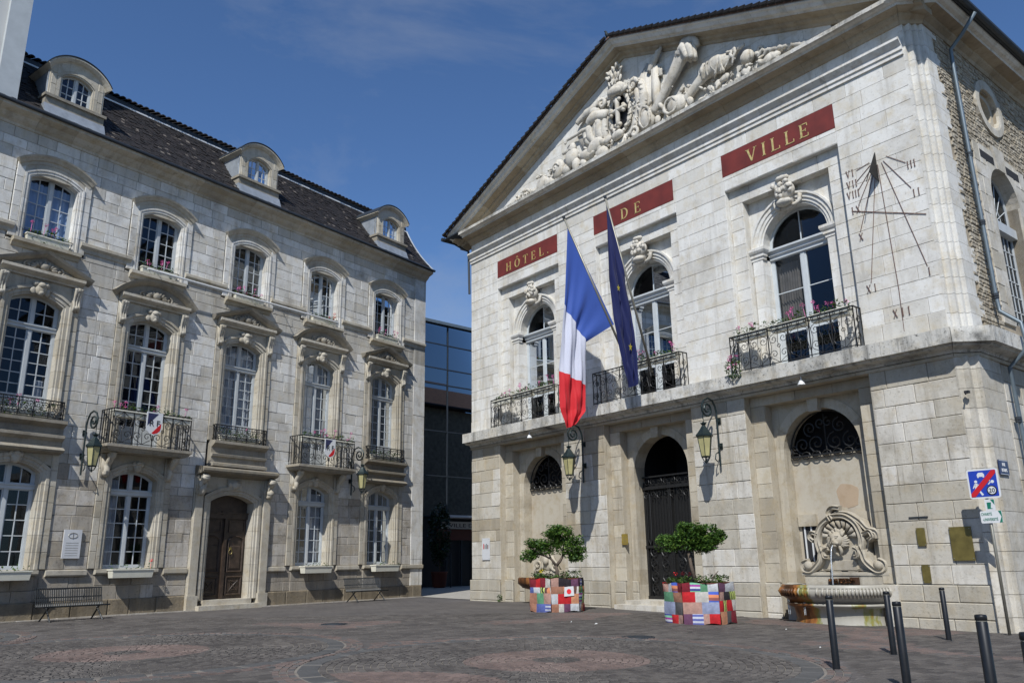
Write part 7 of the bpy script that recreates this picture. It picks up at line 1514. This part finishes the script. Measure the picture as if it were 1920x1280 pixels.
q = MB(); q.poly([(.155 + .082 * cos(a), Zc - .155 + .082 * sin(a)) for a in [2 * pi * k / 24 for k in range(24)]], .026, .029); q.build('speed_disc', 'wpaint', pl_); text('20', .125, pl_, .093, .032, Zc - .198, 'black', True, .124)
q = MB(); q.poly(rrect(.20, .25, .02, .06, 2.70), 0, .012); p2 = q.build('small_plate', 'wpaint', RS); q = MB(); q.poly([(.00, 2.76), (.09, 2.76), (.07, 2.64), (.12, 2.62), (.0, 2.62)], .012, .015); q.poly([(.08, 2.82), (.155, 2.82), (.155, 2.70)], .012, .015); q.build('green_symbol', 'sgreen', p2)
q = MB(); q.poly(rrect(.44, .26, .03, .05, 2.45), 0, .012); p3 = q.build('direction_plate', 'wpaint', RS); q = MB(); q.poly([(.20, 2.575), (.26, 2.575), (.27, 2.45), (.26, 2.325), (.20, 2.325), (.255, 2.45)], .012, .015); q.build('green_tip', 'sgreen', p3)
text('CHARITÉ', .085, p3, -.15, .0135, 2.485, 'sgreen', True, .22); text('-UNIVERSITÉ', .085, p3, -.13, .0135, 2.37, 'sgreen', True, .31)
SN = thing('street_name_plate', 'navy enamel street name plate on the side corner behind the road sign', 'street sign', FB, (20.04, -.58, 3.22)); q = MB(); q.box(0, .02, -.26, .26, 0, .34); q.build('plate', 'snavy', SN)
q = MB(); q.box(.02, .023, -.23, .23, .32, .33); q.box(.02, .023, -.23, .23, .01, .02); q.build('border', 'wpaint', SN)
for tx, zz, ww in (('RUE', .20, .16), ('BOURG', .07, .3)):
    me = text_mesh(tx, .11); m_ = MB(); wd = max(v.co.x for v in me.vertices); m_.v = [(.024 + v.co.z, ww / 2 - v.co.x * ww / wd, zz + v.co.y) for v in me.vertices]; m_.f = [tuple(p.vertices) for p in me.polygons]; m_.t = [.5] * len(m_.v); m_.m = [0] * len(m_.f); m_.build('lettering', 'wpaint', SN)
for i, (x, y) in enumerate(((1.9, 20.3), (1.35, 20.9), (.75, 11.95), (5.3, 15.0), (-.3, 12.9), (-2.6, 14.4), (3.1, 17.8), (6.0, 19.0))):
    if i in (2, 4, 5, 6): continue
    q = MB(); s_ = .018 if i else .04; q.add([(-s_, -s_ * .5, .01), (s_, -s_ * .4, .02), (s_ * .8, s_ * .6, .03), (-s_ * .7, s_ * .5, .012), (0, 0, .04)], [(0, 1, 4), (1, 2, 4), (2, 3, 4), (3, 0, 4)]); o = q.build('paper_scrap', 'litter'); o.location = (x, y, gz(x) + .008); tag(o, ['white scrap of paper between the two planters, the largest scrap', 'tiny white scrap just left of the right planter', 'white scrap on the near edge of the right pink paving disc', 'tiny white scrap between the disc and the nearest bollards', 'small white scrap on the pink paving disc', 'small white scrap on the grey paving left of the pink disc', 'tiny white scrap on the paving in front of the right planter', 'tiny white scrap at the foot of the wall left of the fountain'][i], 'litter', 'paper scraps on the square')
# unseen houses added behind the camera to darken reflections in the glass
for k, (x, y, w_, h_, az) in enumerate(((-24, -26, 20, 11, 0), (0, -31, 22, 12.5, 0), (26, -24, 20, 10.5, 0))):
    t = thing('opposite_house', ['plain rendered house across the square behind the viewer at left', 'tall plain rendered house across the square behind the viewer', 'low plain rendered house across the square behind the viewer at right'][k], 'building', FW, (x, y, 0)); q = MB(); q.box(-w_ / 2, w_ / 2, -9, 0, 0, h_); q.build('wall', 'infill', t)
    q = MB(); q.add([(-w_ / 2 - .4, .5, h_), (w_ / 2 + .4, .5, h_), (w_ / 2 + .4, -4.5, h_ + 3), (-w_ / 2 - .4, -4.5, h_ + 3), (-w_ / 2 - .4, -9.5, h_), (w_ / 2 + .4, -9.5, h_)], [(0, 1, 2, 3), (3, 2, 5, 4)]); q.build('roof', 'rooftile', t)
    for c in range(6):
        for r in range(3): q = MB(); xx = -w_ / 2 + w_ * (c + .5) / 6; q.box(xx - .55, xx + .55, .01, .04, 1.2 + r * 3.4, 3.1 + r * 3.4); q.build('window', 'dark', t)
